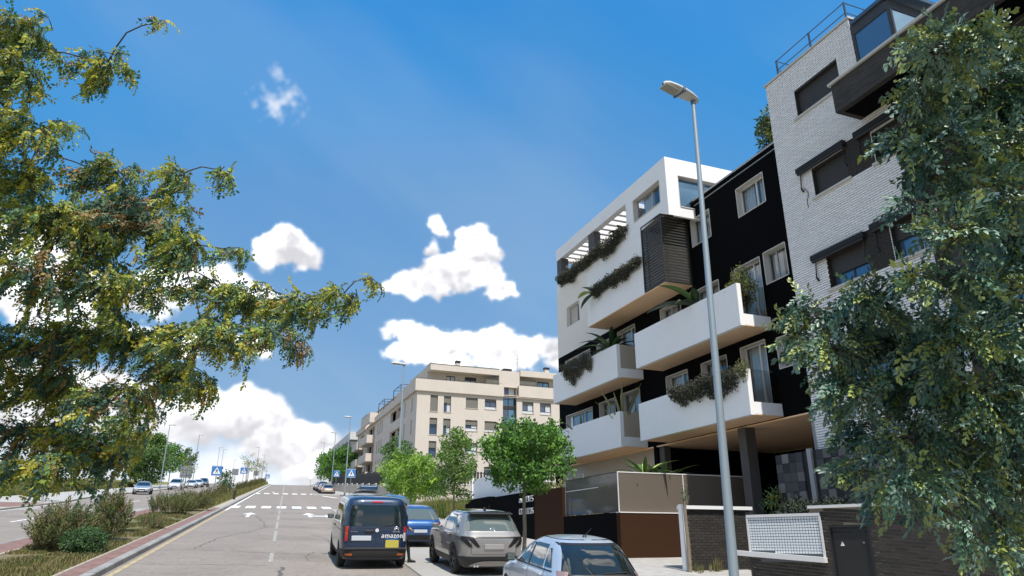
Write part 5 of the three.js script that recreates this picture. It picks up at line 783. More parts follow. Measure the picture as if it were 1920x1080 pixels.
// ---- grey-bronze SUV
{
  const S = carShape([[0.24, -2.05, 2.05, 0.83, 7], [0.42, -2.2, 2.17, 0.905, 7], [0.62, -2.24, 2.22, 0.93, 7], [0.82, -2.22, 2.235, 0.932, 7], [0.96, -2.05, 2.215, 0.925, 7], [1.04, -1.6, 2.15, 0.905, 6.5], [1.12, -1.1, 2.07, 0.87, 6], [1.3, -0.72, 1.93, 0.805, 5.5], [1.46, -0.4, 1.79, 0.735, 5], [1.57, -0.15, 1.66, 0.66, 5], [1.62, 0.05, 1.5, 0.54, 4.5], [1.645, 0.3, 1.25, 0.32, 4]]);
  const p = paintOf([0.30, 0.288, 0.275], 0.45, 0.35);
  const v = vehicle('parked_car', 'grey bronze SUV with sharp slanted tail lights parked behind the silver hatchback', 'car', 5.46, 21.55, 0.02, S, { paint: p, axles: [-1.32, 1.36], wr: 0.36, wx: 0.82, mir: [1.12, -0.72], rim: M.rimDark,
    sideGlass: [[1.1, 1.5, [-0.78, -0.2], [0.12, 0.12]], [1.1, 1.52, [0.2, 0.2], [1.05, 0.95]], [1.2, 1.47, [1.12, 1.02], [1.55, 1.35]]], ws: [1.1, 1.55, 0.74, 0.58], rw: [1.14, 1.50, 0.74, 0.62], rearGlass: M.carGlassLight });
  part('spoiler', rbox(1.22, 0.045, 0.3, 0.02, 3).rotateX(0.1).translate(0, 1.585, 1.76), M.blackTrim, v);
  part('roof_panel', carPatch(S, 16, 6, (a, b) => [lerp(1.565, 1.643, b), a * Math.PI * 2], 0.004), M.carGlass, v);
  part('bumper', [endP(S, true, 0.26, 0.5, -0.9, 0.9, 0.02, 24, 5), sideP(S, true, 0.26, 0.47, 1.78, 2.12, 0.016, 6, 4), sideP(S, false, 0.26, 0.47, 1.78, 2.12, 0.016, 6, 4)], M.plastic, v);
  part('skid_plate', endQ(S, true, (a) => 0.27, (a) => 0.4 - 0.1 * Math.pow(Math.abs(a - 0.5) * 2, 4), -0.62, 0.62, 0.034, 16, 4), std([0.30, 0.29, 0.28], 0.4, { metalness: 0.5 }), v);
  part('sill_trim', [sideP(S, true, 0.25, 0.42, -0.9, 0.95, 0.012, 10, 3), sideP(S, false, 0.25, 0.42, -0.9, 0.95, 0.012, 10, 3)], M.plastic, v);
  for (const r of [1, -1]) { for (const z of [-1.32, 1.36]) { const A = []; for (let i = 0; i <= 20; i++) { const a = Math.PI * i / 20; const yy = clamp(0.36 + Math.sin(a) * 0.45, 0.26, 1), zz = z - Math.cos(a) * 0.45; A.push([yy, zz]); } part('arch_trim', grid(20, 1, (i, j) => { const [yy, zz] = A[Math.round(i * 20)], k = j ? 1 : 0.9, y2 = 0.36 + (yy - 0.36) * k, z2 = z + (zz - z) * k, q = S.P(y2, S.side(y2, z2, r > 0)); return [q.x + r * 0.014, q.y, q.z]; }), M.plastic, v); } }
  // light bar and slanted lamps
  part('light_bar', endP(S, true, 0.965, 1.0, -0.86, 0.86, 0.008, 24, 2), M.darkLight, v);
  for (const r of [1, -1]) for (const [x0, x1] of [[0.80, 0.70], [0.60, 0.50]]) part('tail_light', carPatch(S, 3, 8, (a, b) => { const yy = lerp(0.985, 0.74, b), xc = lerp(x0 + 0.07, x1 - 0.07, b), wd = lerp(0.10, 0.045, b); return [yy, S.end(yy, r * lerp(xc - wd, xc + wd, a), true)]; }, 0.012), M.darkLight, v);
  part('trunk_seam', [endP(S, true, 0.56, 0.568, -0.6, 0.6, 0.006, 16, 1), endP(S, true, 0.57, 0.96, -0.63, -0.62, 0.006, 1, 8), endP(S, true, 0.57, 0.96, 0.62, 0.63, 0.006, 1, 8)], M.blackTrim, v);
  part('number_plate', rbox(0.54, 0.13, 0.02, 0.01).rotateX(-0.02).translate(0, 0.75, S.zr(0.75) + 0.012), std([0.30, 0.285, 0.28], 0.6), v);
  { const z = S.zr(1.2) + 0.012; part('emblem', [new THREE.TorusGeometry(0.055, 0.009, 6, 22).scale(1.35, 0.8, 1), bar([-0.03, -0.03, 0], [-0.018, 0.03, 0], 0.009, 5), bar([0.018, -0.03, 0], [0.03, 0.03, 0], 0.009, 5), bar([-0.03, -0.006, 0], [0.03, 0.008, 0], 0.008, 5)].map((g) => g.rotateX(-0.35).translate(0, 1.17, S.zr(1.17) + 0.012)), M.chrome, v); }
  part('exhaust', [cyl(0.03, 0.03, 0.06, 10).rotateX(Math.PI / 2).translate(-0.5, 0.26, 2.08), cyl(0.03, 0.03, 0.06, 10).rotateX(Math.PI / 2).translate(-0.42, 0.26, 2.08)], M.chrome, v);
  part('roof_fin', rbox(0.04, 0.07, 0.16, 0.015).translate(0, 1.68, 1.2), M.blackTrim, v);
  for (const r of [true, false]) { part('door_seam', [seamsV(S, r, 0.16, 0.45, 1.12), seamsV(S, r, 1.0, 0.6, 1.12), seamsV(S, r, -0.85, 0.5, 1.0)], M.blackTrim, v); part('window_trim', sideP(S, r, 1.515, 1.54, -0.2, 1.2, 0.01, 14, 1), M.chrome, v); part('body_crease', sideP(S, r, 0.66, 0.69, -1.0, 1.0, 0.008, 16, 1), p, v); }
  for (const r of [1, -1]) for (const z of [-0.12, 0.8]) part('door_handle', rbox(0.03, 0.03, 0.2, 0.012).translate(r * (S.w(0.98) + 0.008), 0.98, z), p, v);
}
// ---- silver hatchback
{
  const S = carShape([[0.2, -1.78, 1.72, 0.74, 6], [0.36, -1.88, 1.82, 0.80, 6], [0.56, -1.91, 1.86, 0.825, 6], [0.74, -1.84, 1.86, 0.832, 6], [0.88, -1.5, 1.82, 0.82, 5.5], [0.97, -1.1, 1.76, 0.79, 5], [1.12, -0.84, 1.64, 0.735, 4.6], [1.28, -0.55, 1.48, 0.665, 4.4], [1.40, -0.25, 1.28, 0.59, 4.2], [1.47, 0.0, 1.08, 0.49, 4], [1.505, 0.25, 0.8, 0.30, 3.5]]);
  const p = paintOf([0.50, 0.57, 0.66], 0.35, 0.3);
  const v = vehicle('parked_car', 'silver blue hatchback with rounded roof and short aerial, nearest car at the bottom edge', 'car', 5.27, 13.55, 0.0, S, { paint: p, axles: [-1.2, 1.25], wr: 0.3, wx: 0.73, mir: [1.02, -0.72], mirMat: M.plastic,
    sideGlass: [[0.985, 1.36, [-0.86, -0.22], [0.1, 0.1]], [0.985, 1.37, [0.18, 0.18], [0.86, 0.8]], [1.02, 1.32, [0.93, 0.87], [1.25, 1.0]]], ws: [0.98, 1.4, 0.66, 0.5], rw: [0.96, 1.385, 0.70, 0.545], rearGlass: M.carGlass });
  part('roof_seam', [1, -1].map((r) => carPatch(S, 20, 1, (a, b) => { const z = lerp(-0.1, 1.2, a), x = r * (0.47 + 0.012 * b); let yy = 1.42; for (let k = 0; k < 30; k++) { const q = S.w(yy); if (q < Math.abs(x) + 0.02) break; yy += 0.003; } return [yy, S.side(yy, z, r > 0)]; }, 0.004)), M.blackTrim, v);
  part('aerial', [cyl(0.045, 0.02, 0.04, 10).translate(0.03, 1.495, 0.85), bar([0.03, 1.52, 0.85], [0.09, 1.66, 1.02], 0.008, 6, 0.004)], M.blackTrim, v);
  part('window_surround', [endP(S, true, 1.385, 1.42, -0.56, 0.56, 0.009, 16, 2), endP(S, true, 0.93, 0.962, -0.72, 0.72, 0.009, 16, 2)], M.blackTrim, v);
  for (const r of [1, -1]) part('tail_light', carPatch(S, 8, 10, (a, b) => { const yy = lerp(0.66, 1.0, b); return [yy, lerp(S.side(yy, S.zr(yy) - 0.14 * (1 - b * 0.4), r > 0), S.end(yy, r * (S.w(yy) - 0.1 * (1 - 0.5 * b)), true), a)]; }, 0.01), phys([0.30, 0.20, 0.19], 0.12, { clearcoat: 1 }), v);
  for (const r of [true, false]) { part('door_seam', [seamsV(S, r, 0.14, 0.4, 1.0), seamsV(S, r, 0.98, 0.6, 1.0), seamsV(S, r, -0.9, 0.4, 0.95)], M.blackTrim, v); part('pillar_trim', sideP(S, r, 0.99, 1.36, 0.1, 0.18, 0.007, 2, 8), M.plastic, v); part('window_seal', sideP(S, r, 0.962, 0.985, -0.9, 1.3, 0.008, 20, 1), M.blackTrim, v); }
  for (const r of [1, -1]) for (const z of [-0.05, 0.82]) part('door_handle', rbox(0.035, 0.035, 0.17, 0.014).translate(r * (S.w(0.88) + 0.01), 0.88, z), p, v);
  part('bumper_trim', endP(S, true, 0.5, 0.54, -0.8, 0.8, 0.012, 20, 1), M.plastic, v);
  part('number_plate', rbox(0.52, 0.11, 0.02, 0.01).translate(0, 0.72, S.zr(0.72) + 0.012), M.plate, v);
  part('wiper', bar([0, 0.98, S.zr(0.98) + 0.02], [0.42, 1.0, S.zr(1.0) + 0.02], 0.01, 5), M.plastic, v);
}
// ---- simpler shapes for the other cars
const hatch = carShape([[0.22, -1.95, 1.9, 0.78, 6], [0.45, -2.05, 2.02, 0.87, 6], [0.7, -2.0, 2.04, 0.885, 6], [0.88, -1.6, 1.98, 0.87, 5.5], [0.98, -1.1, 1.88, 0.83, 5], [1.2, -0.65, 1.62, 0.74, 4.6], [1.36, -0.3, 1.38, 0.64, 4.2], [1.44, 0.0, 1.05, 0.5, 4], [1.475, 0.25, 0.75, 0.3, 3.5]]);
const saloon = carShape([[0.2, -2.25, 2.3, 0.83, 6], [0.45, -2.42, 2.42, 0.91, 6], [0.7, -2.36, 2.42, 0.925, 6], [0.84, -1.9, 2.36, 0.91, 5.5], [0.93, -1.15, 2.0, 0.87, 5], [1.0, -0.95, 1.65, 0.81, 4.8], [1.22, -0.48, 1.3, 0.71, 4.4], [1.37, -0.12, 0.98, 0.6, 4], [1.43, 0.1, 0.75, 0.42, 3.6]]);
const suv = carShape([[0.26, -2.1, 2.1, 0.84, 7], [0.5, -2.25, 2.24, 0.925, 7], [0.8, -2.22, 2.25, 0.935, 7], [0.98, -1.8, 2.2, 0.92, 6.5], [1.08, -1.15, 2.12, 0.88, 6], [1.35, -0.65, 1.95, 0.79, 5.5], [1.56, -0.3, 1.78, 0.7, 5], [1.66, 0, 1.5, 0.5, 4.5], [1.69, 0.3, 1.2, 0.3, 4]]);
function plainCar(label, kind, x, s, yaw, color, group, o = {}) {
  const S = { hatch, saloon, suv }[kind], q = { hatch: { axles: [-1.25, 1.28], wr: 0.31, wx: 0.77, mir: [1.0, -0.75], g: [[0.99, 1.34, [-0.95, -0.28], [0.12, 0.12]], [0.99, 1.35, [0.2, 0.2], [1.0, 0.85]], [1.02, 1.28, [1.08, 0.95], [1.38, 1.1]]], ws: [0.99, 1.36, 0.68, 0.54], rw: [0.98, 1.35, 0.7, 0.55] }, saloon: { axles: [-1.45, 1.42], wr: 0.33, wx: 0.82, mir: [0.98, -0.7], g: [[0.97, 1.3, [-0.92, -0.22], [0.2, 0.2]], [0.97, 1.3, [0.27, 0.27], [1.25, 1.0]]], ws: [0.96, 1.34, 0.76, 0.56], rw: [0.97, 1.34, 0.72, 0.55] }, suv: { axles: [-1.35, 1.36], wr: 0.36, wx: 0.83, mir: [1.12, -0.75], g: [[1.1, 1.52, [-0.9, -0.3], [0.15, 0.15]], [1.1, 1.54, [0.22, 0.22], [1.1, 1.05]], [1.12, 1.5, [1.2, 1.12], [1.75, 1.55]]], ws: [1.1, 1.58, 0.76, 0.6], rw: [1.1, 1.56, 0.76, 0.64] } }[kind];
  const p = paintOf(color, 0.3, 0.35), v = vehicle('parked_car', label, 'car', x, s, yaw, S, { paint: p, axles: q.axles, wr: q.wr, wx: q.wx, mir: q.mir, sideGlass: q.g, ws: q.ws, rw: q.rw, fast: !o.near, group, rearGlass: o.rearGlass, glass: o.glass });
  for (const r of [1, -1]) { part('tail_light', carPatch(S, 6, 5, (a, b) => { const yy = lerp(0.68, 0.86, b); return [yy, lerp(S.side(yy, S.zr(yy) - 0.2, r > 0), S.end(yy, r * (S.w(yy) - 0.28), true), a)]; }, 0.01), M.redLight, v); part('headlight', carPatch(S, 6, 5, (a, b) => { const yy = lerp(0.62, 0.76, b); return [yy, lerp(S.side(yy, S.zf(yy) + 0.3, r > 0), S.end(yy, r * (S.w(yy) - 0.38), false) + (r < 0 ? Math.PI * 2 : 0), a)]; }, 0.01), M.clearLight, v); }
  part('bumper', endP(S, true, S.y0 + 0.03, 0.44, -0.8, 0.8, 0.015, 12, 3), M.plastic, v); part('grille', endP(S, false, 0.5, 0.64, -0.36, 0.36, 0.012, 8, 2), M.plastic, v); part('lower_grille', endP(S, false, 0.28, 0.4, -0.6, 0.6, 0.012, 8, 2), M.plastic, v);
  part('number_plate', rbox(0.5, 0.11, 0.02, 0.01).translate(0, 0.58, S.zr(0.58) + 0.02), M.plate, v); part('number_plate', rbox(0.5, 0.11, 0.02, 0.01).translate(0, 0.45, S.zf(0.45) - 0.02), M.plate, v);
  for (const r of [true, false]) part('door_seam', [seamsV(S, r, 0.16, 0.35, 1.0), seamsV(S, r, -0.92, 0.35, 0.92), seamsV(S, r, 1.15, 0.6, 1.0)], M.blackTrim, v);
  return v;
}
const BLUE = [0.012, 0.075, 0.25];
plainCar('bright blue hatchback parked between the van and the grey bronze SUV', 'hatch', 5.0, 29.6, 0, BLUE, null, { near: true, rearGlass: M.carGlassLight, glass: M.carGlassLight });
plainCar('lighter blue tall car parked in front of the bright blue hatchback', 'suv', 5.1, 37.5, 0, [0.04, 0.14, 0.33], null, { rearGlass: M.carGlassLight });
plainCar('white car ahead of the van of which only the roof shows', 'suv', 3.95, 39.0, 0, [0.72, 0.72, 0.72], null, {});
{ const x = 4.1, s = 39.0, y = prof(s) + 1.74; const t = thing('roof_box', 'dark blue roof box on the white car ahead of the van', 'roof box', [x, y, -s]); part('shell', rbox(0.95, 0.26, 1.5, 0.09, 3).translate(0.05, 0.17, 0), paintOf([0.012, 0.05, 0.10]), t); part('roof_bars', [bar([-0.6, 0, 0.4], [0.6, 0, 0.4], 0.025, 6), bar([-0.6, 0, -0.4], [0.6, 0, -0.4], 0.025, 6)], M.blackTrim, t); }
// far right row past the side street
plainCar('beige saloon at the near end of the far right parked row', 'saloon', 6.0, 110, 0, [0.46, 0.38, 0.28]);
plainCar('orange brown car second in the far right parked row', 'hatch', 6.0, 116.5, 0, [0.30, 0.13, 0.06]);
plainCar('silver car third in the far right parked row', 'hatch', 6.1, 123, 0, [0.4, 0.42, 0.45]);
plainCar('dark blue van-like car fourth in the far right parked row', 'suv', 6.2, 130, 0, [0.03, 0.05, 0.08]);
plainCar('white car fifth in the far right parked row', 'suv', 6.2, 138, 0, [0.7, 0.7, 0.7]);
plainCar('pale car at the far end of the far right parked row near the crest', 'hatch', 6.2, 147, 0, [0.5, 0.5, 0.52]);
// left row, facing the camera
plainCar('silver saloon facing the camera at the near end of the left parked row', 'saloon', -15.9, 95, Math.PI + 0.10, [0.36, 0.38, 0.41]);
plainCar('white SUV facing the camera, second in the left parked row', 'suv', -15.9, 122, Math.PI, [0.75, 0.75, 0.75]);
plainCar('white saloon behind the white SUV in the left parked row', 'saloon', -15.9, 140, Math.PI, [0.7, 0.72, 0.74]);
plainCar('pale hatchback fourth in the left parked row', 'hatch', -15.9, 150, Math.PI, [0.65, 0.66, 0.68]);
plainCar('dark SUV at the far end of the left parked row', 'suv', -15.9, 160, Math.PI, [0.05, 0.07, 0.09]);

// ---------------------------------------------------------------- trees and plants
const LEFT_PADS = [[-4.14,9.36,-9.95,0.73,0.35],[-4.19,8.63,-9.97,0.52,0.52],[-3.15,9.11,-10.05,0.63,0.28],[-2.39,9.39,-9.23,0.18,0.09],[-3.87,7.82,-10.11,0.63,0.45],[-4.19,7.48,-11.01,0.63,0.4],[-3.17,8.01,-11.52,0.65,0.39],[-2.14,7.91,-11.01,0.51,0.25],[-1.35,7.94,-10.68,0.2,0.25],[-3.56,6.75,-10.73,0.92,0.54],[-2.52,6.99,-10.94,1.05,0.57],[-1.71,6.5,-10.36,0.46,0.43],[-1.02,6.36,-9.99,0.27,0.19],[-3.55,5.96,-10.79,0.67,0.45],[-2.66,5.88,-10.76,0.84,0.46],[-1.17,6.16,-11.62,0.95,0.36],[-0.08,5.98,-11.15,0.76,0.31],[0.59,6.15,-10.84,0.47,0.21],[0.96,6.39,-10.62,0.17,0.12],[-1.33,5.15,-10.58,0.91,0.37],[-0.33,5.28,-10.45,0.54,0.25],[-3.79,5.36,-12.14,0.82,0.49],[-2.9,5.41,-12.05,0.84,0.5],[-1.84,4.99,-12.13,0.68,0.36],[-3.79,4.76,-12.87,0.94,0.47],[-2.3,4.4,-10.96,0.67,0.37],[-1.44,4.74,-11.6,0.37,0.29],[-3.82,3.99,-12.76,0.74,0.41],[-2.86,3.87,-12.17,0.72,0.36],[-3.25,3.43,-11.8,0.84,0.24],[-2.4,3.6,-12.07,0.26,0.29],[-2.12,4.01,-11.05,0.34,0.16],[-5.38,8.73,-11.3,0.74,0.98],[-5.19,6.76,-11.85,0.73,0.97],[-4.72,4.73,-11.84,0.69,0.92]];
const RIGHT_PADS = [[6.91,7.9,-4.96,0.62,0.31],[8.43,8.69,-5.41,0.57,0.35],[7.03,7.72,-5.54,0.36,0.4],[8.19,8.0,-5.69,0.77,0.49],[8.61,7.89,-5.53,0.42,0.56],[6.79,7.22,-5.67,0.29,0.25],[7.14,6.95,-5.48,0.58,0.32],[8.07,7.0,-5.54,0.6,0.4],[7.05,6.6,-5.67,0.39,0.22],[6.41,6.11,-5.52,0.27,0.12],[7.51,6.26,-5.4,0.56,0.38],[8.73,6.22,-6.06,0.42,0.49],[6.84,5.65,-5.32,0.41,0.35],[6.67,5.21,-5.55,0.53,0.27],[8.22,5.45,-6.13,0.6,0.47],[6.73,5.29,-6.52,0.66,0.26],[6.38,5.24,-7.16,0.56,0.26],[6.03,4.92,-7.26,0.26,0.27],[6.37,4.76,-6.96,0.6,0.3],[7.61,5.01,-7.24,0.79,0.43],[7.21,4.62,-5.9,0.67,0.43],[8.12,4.66,-6.04,0.38,0.51],[6.49,4.21,-6.85,0.55,0.29],[7.46,4.26,-6.83,0.74,0.4],[7.59,4.01,-6.18,0.62,0.37],[8.15,3.92,-6.19,0.38,0.44],[7.38,3.93,-7.77,0.4,0.33],[6.93,3.62,-6.62,0.56,0.35],[7.93,3.55,-6.81,0.66,0.4],[9.05,3.5,-7.17,0.5,0.42],[6.56,3.33,-6.96,0.35,0.24],[6.58,3.1,-6.4,0.47,0.24],[7.43,3.1,-6.48,0.49,0.23],[8.92,3.02,-7.12,0.34,0.34],[7.12,3.03,-7.37,0.37,0.19],[7.15,2.81,-6.69,0.25,0.14],[8.06,2.7,-6.63,0.35,0.35],[7.71,2.38,-6.56,0.23,0.17],[8.57,2.37,-6.86,0.26,0.26],[7.28,2.63,-6.33,0.21,0.15],[9.01,7.67,-5.19,0.61,0.81],[9.6,6.42,-5.88,0.71,0.85],[9.93,4.98,-6.44,0.71,0.86],[9.6,3.53,-6.65,0.62,0.75]];
const V = (x, y, z) => new THREE.Vector3(x, y, z);
function quadLeaf(list, p, dir, up, L, W) { list.push([p, dir, up, L, W]); }
function leavesGeo(ls, fold = 0.25) { // every leaf: a folded rhombus of four triangles
  const pos = [], uv = [], idx = []; let n = 0;
  for (const [p, d, u, L, W] of ls) { const dir = d.clone().normalize(), side = dir.clone().cross(u).normalize(), up = side.clone().cross(dir); const a = p, t = p.clone().addScaledVector(dir, L).addScaledVector(up, -L * 0.12), m = p.clone().addScaledVector(dir, L * 0.48), l = m.clone().addScaledVector(side, W / 2).addScaledVector(up, W * fold), r = m.clone().addScaledVector(side, -W / 2).addScaledVector(up, W * fold); for (const q of [a, l, m, r, t]) { pos.push(q.x, q.y, q.z); } uv.push(0.5, 0, 0, 0.5, 0.5, 0.5, 1, 0.5, 0.5, 1); idx.push(n, n + 2, n + 1, n, n + 3, n + 2, n + 1, n + 2, n + 4, n + 2, n + 3, n + 4); n += 5; }
  const g = new THREE.BufferGeometry(); g.setAttribute('position', new THREE.Float32BufferAttribute(pos, 3)); g.setAttribute('uv', new THREE.Float32BufferAttribute(uv, 2)); g.setIndex(idx); g.computeVertexNormals(); return g;
}
const rdir = (r) => { const z = r() * 2 - 1, a = r() * Math.PI * 2, s = Math.sqrt(1 - z * z); return V(s * Math.cos(a), z, s * Math.sin(a)); };
// a drooping pinnate frond along +x
const frondGeo = (() => { const r = rng(59), ls = [], N = 7; for (let i = 0; i < N; i++) { const t = (i + 0.6) / N, x = 0.22 * t, y = 0.04 * t - 0.16 * t * t; for (const s of [-1, 1]) { if (r() < 0.12) continue; quadLeaf(ls, V(x + 0.02 * (r() - 0.5), y + 0.02 * (r() - 0.5), 0.02 * (r() - 0.5)), V(0.5 + 0.5 * (r() - 0.5), -0.5 + 0.9 * (r() - 0.5), s * (0.6 + 0.5 * r())), V(0.5 * (r() - 0.5), 1, 0.5 * (r() - 0.5)), 0.062 * (0.7 + 0.6 * r()), 0.036); } } return leavesGeo(ls); })();
// a twig of oval leaves along +x
const twigGeo = (() => { const r = rng(61), ls = []; for (let i = 0; i < 8; i++) { const t = i / 7; quadLeaf(ls, V(0.30 * t, -0.06 * t * t, 0), V(0.55 + t, -0.25 + 0.5 * (r() - 0.5), (i % 2 ? 1 : -1) * (0.9 - 0.5 * t) + 0.4 * (r() - 0.5)), V(0.3 * (r() - 0.5), 1, 0.3 * (r() - 0.5)), 0.09 + 0.03 * r(), 0.052); } return leavesGeo(ls, 0.3); })();
// a loose ball of broad leaves
const ballGeo = (n, R, L, W, seed) => { const r = rng(seed), ls = []; for (let i = 0; i < n; i++) { const d = rdir(r); quadLeaf(ls, d.clone().multiplyScalar(R * (0.35 + 0.65 * r())), d.clone().add(V(0.6 * (r() - 0.5), -0.2, 0.6 * (r() - 0.5))), V(0.4 * (r() - 0.5), 1, 0.4 * (r() - 0.5)), L * (0.75 + 0.5 * r()), W); } return leavesGeo(ls, 0.15); };
const mapleGeo = ballGeo(18, 0.17, 0.09, 0.08, 63), ivyGeo = ballGeo(16, 0.10, 0.06, 0.045, 65), farGeo = ballGeo(12, 0.42, 0.3, 0.24, 67), shrubGeo = ballGeo(15, 0.13, 0.10, 0.045, 69);
// upright stem with lance leaves along +y
const lanceGeo = (() => { const r = rng(71), ls = []; for (let i = 0; i < 16; i++) { const t = i / 15, a = i * 2.4; quadLeaf(ls, V(0, 0.42 * t, 0), V(Math.cos(a), 0.9 + 0.9 * t, Math.sin(a)), V(-Math.cos(a), 1, -Math.sin(a)), 0.15 * (1 - 0.25 * t), 0.032); } return leavesGeo(ls, 0.2); })();
const bladeGeo = (n, H, seed, lean = 0.35) => { const r = rng(seed), pos = [], idx = [], uv = []; let k = 0; for (let i = 0; i < n; i++) { const a = r() * 6.28, bx = (r() - 0.5) * 0.22, bz = (r() - 0.5) * 0.22, h = H * (0.5 + 0.7 * r()), l = lean * h * (0.4 + r()), w = 0.011 + 0.006 * r(), cx = Math.cos(a), cz = Math.sin(a); const q = [[bx - cz * w, 0, bz + cx * w], [bx + cz * w, 0, bz - cx * w], [bx + cx * l * 0.35 - cz * w * 0.8, h * 0.6, bz + cz * l * 0.35 + cx * w * 0.8], [bx + cx * l * 0.35 + cz * w * 0.8, h * 0.6, bz + cz * l * 0.35 - cx * w * 0.8], [bx + cx * l, h, bz + cz * l]]; for (const p of q) { pos.push(...p); uv.push(0, 0); } idx.push(k, k + 1, k + 2, k + 1, k + 3, k + 2, k + 2, k + 3, k + 4); k += 5; } const g = new THREE.BufferGeometry(); g.setAttribute('position', new THREE.Float32BufferAttribute(pos, 3)); g.setAttribute('uv', new THREE.Float32BufferAttribute(uv, 2)); g.setIndex(idx); g.computeVertexNormals(); return g; };
const grassGeo = bladeGeo(12, 0.2, 73), tallGeo = bladeGeo(14, 0.6, 75, 0.3);
function inst(name, geo, mat, items, parent, kind = 'stuff') { // items: [position, quaternion, scale, colour]
  const m = new THREE.InstancedMesh(geo, mat, items.length), M4 = new THREE.Matrix4(), c = new THREE.Color(); items.forEach(([p, q, s, col], i) => { M4.compose(p, q, typeof s === 'number' ? V(s, s, s) : s); m.setMatrixAt(i, M4); m.setColorAt(i, c.setRGB(col[0], col[1], col[2])); }); m.name = parent === scene ? numbered(name) : name; m.castShadow = m.receiveShadow = true; if (kind) m.userData.kind = kind; parent.add(m); return m; }
const QX = V(1, 0, 0), QY = V(0, 1, 0), Qt = (from, to) => new THREE.Quaternion().setFromUnitVectors(from, to.clone().normalize());
const spin = (axis, a) => new THREE.Quaternion().setFromAxisAngle(axis, a);
function pick(r, pal, gain = 1.45) { let t = r(), i = 0; while (i < pal.length - 1 && t > pal[i][1]) { t -= pal[i][1]; i++; } const c = pal[i][0], k = (0.7 + 0.6 * r()) * gain; return [c[0] * k, c[1] * k, c[2] * k]; }
// limbs: each foliage pad is joined to the nearest point of what has grown so far
function limbs(nodes, pads, r, r0, r1, sag = 0.12) {
  const out = [], N = nodes.map((p) => ({ p, r: r0 })); const order = pads.map((p) => p.c).sort((a, b) => a.distanceTo(nodes[nodes.length - 1]) - b.distanceTo(nodes[nodes.length - 1]));
  for (const c of order) { let best = null, bd = 1e9; for (const n of N) { const d = n.p.distanceTo(c) * (n.p.y > c.y + 0.3 ? 1.25 : 1) - n.r * 6; if (d < bd) { bd = d; best = n; } } const L = best.p.distanceTo(c); if (L < 0.15) continue; const pts = [best.p], k = Math.max(2, Math.round(L / 0.5)), side = rdir(r).multiplyScalar(L * 0.08); for (let i = 1; i <= k; i++) { const t = i / k, q = best.p.clone().lerp(c, t); q.addScaledVector(side, Math.sin(t * 3.1)); q.y += L * sag * Math.sin(t * Math.PI) + (r() - 0.5) * 0.08; pts.push(q); } const ra = Math.max(r1, Math.min(best.r * 0.72, r1 + L * 0.014)); out.push(tube(pts, ra, r1 * 0.7, 6, k * 2)); pts.slice(1).forEach((p, i) => N.push({ p, r: lerp(ra, r1 * 0.7, (i + 1) / k) })); }
  return out; }
function bigTree(name, label, pos, trunkPts, trunkR, padsIn, geo, mat, perM2, pal, droop, seed, seedScale = 1, rough = 0.25, gap = 0.3) {
  const r = rng(seed), t = thing(name, label, 'tree', pos), o = V(...pos), pads = padsIn.map(([x, y, z, a, b]) => ({ c: V(x, y, z).sub(o), a, b }));
  const tp = trunkPts.map((p) => V(...p)); part('trunk', tube(tp, trunkR[0], trunkR[1], 12, 14), M.bark, t);
  for (const g of limbs(tp.slice(-2), pads, r, trunkR[1], 0.012)) part('branch', g, M.bark, t);
  const items = [], twigs = [];
  for (const { c, a, b } of pads) { // leafy twigs fan out from the limb's end, so that the crown keeps its gaps
    const n = Math.round(perM2 * Math.PI * a * b) + 2, bias = r() < 0.35 ? 1 : 0;
    for (let k = 0; k < n; k++) { const d = rdir(r), q = 0.55 + 0.6 * r(), L0 = 0.3 * r(), dep = Math.max(a, b) * 0.75, A = V(c.x + d.x * a * L0 + (r() - 0.5) * a * 0.6, c.y + (r() - 0.5) * b * 0.7, c.z + (r() - 0.5) * dep * 0.8), E = V(c.x + d.x * a * q, c.y + d.y * b * q - droop * 0.12, c.z + d.z * dep * q), L = A.distanceTo(E); if (L < 0.08) continue; const Mi = A.clone().lerp(E, 0.55); Mi.y += L * (0.10 + 0.15 * droop) * r() * 1.6; Mi.addScaledVector(rdir(r), L * 0.1);
      twigs.push(tube([A, Mi, E], 0.008, 0.003, 4, 4)); const cv = new THREE.QuadraticBezierCurve3(A, Mi.clone().multiplyScalar(2).sub(A.clone().add(E).multiplyScalar(0.5)), E), m = Math.max(2, Math.round(L / rough)), tone = r();
      for (let i = 0; i <= m; i++) { const tt = 0.12 + 0.88 * i / m, p = cv.getPoint(tt), tg = cv.getTangent(tt), dir = tg.add(rdir(r).multiplyScalar(0.75)).add(V(0, -droop * (0.3 + r()), 0)); p.addScaledVector(rdir(r), 0.035); const col = pick(r, tone < 0.5 || !bias ? pal : pal.slice(2).map((q, ii, arr) => [q[0], 1 / arr.length]), gap); items.push([p, Qt(QX, dir).multiply(spin(QX, (r() - 0.5) * 1.8)), seedScale * (0.6 + 0.7 * r()), col]); } } }
  part('twigs', twigs, M.bark, t).userData.kind = 'stuff';
  inst('crown', geo, mat, items, t); return t; }
const OLIVE = [[[0.25, 0.24, 0.022], 0.33], [[0.14, 0.19, 0.025], 0.28], [[0.05, 0.11, 0.05], 0.22], [[0.025, 0.075, 0.06], 0.15], [[0.19, 0.12, 0.035], 0.02]];
const DARKG = [[[0.022, 0.058, 0.042], 0.30], [[0.04, 0.085, 0.045], 0.22], [[0.16, 0.19, 0.05], 0.22], [[0.10, 0.16, 0.12], 0.26]];
const FRESH = [[[0.06, 0.165, 0.008], 0.5], [[0.10, 0.22, 0.012], 0.3], [[0.03, 0.10, 0.008], 0.2]];
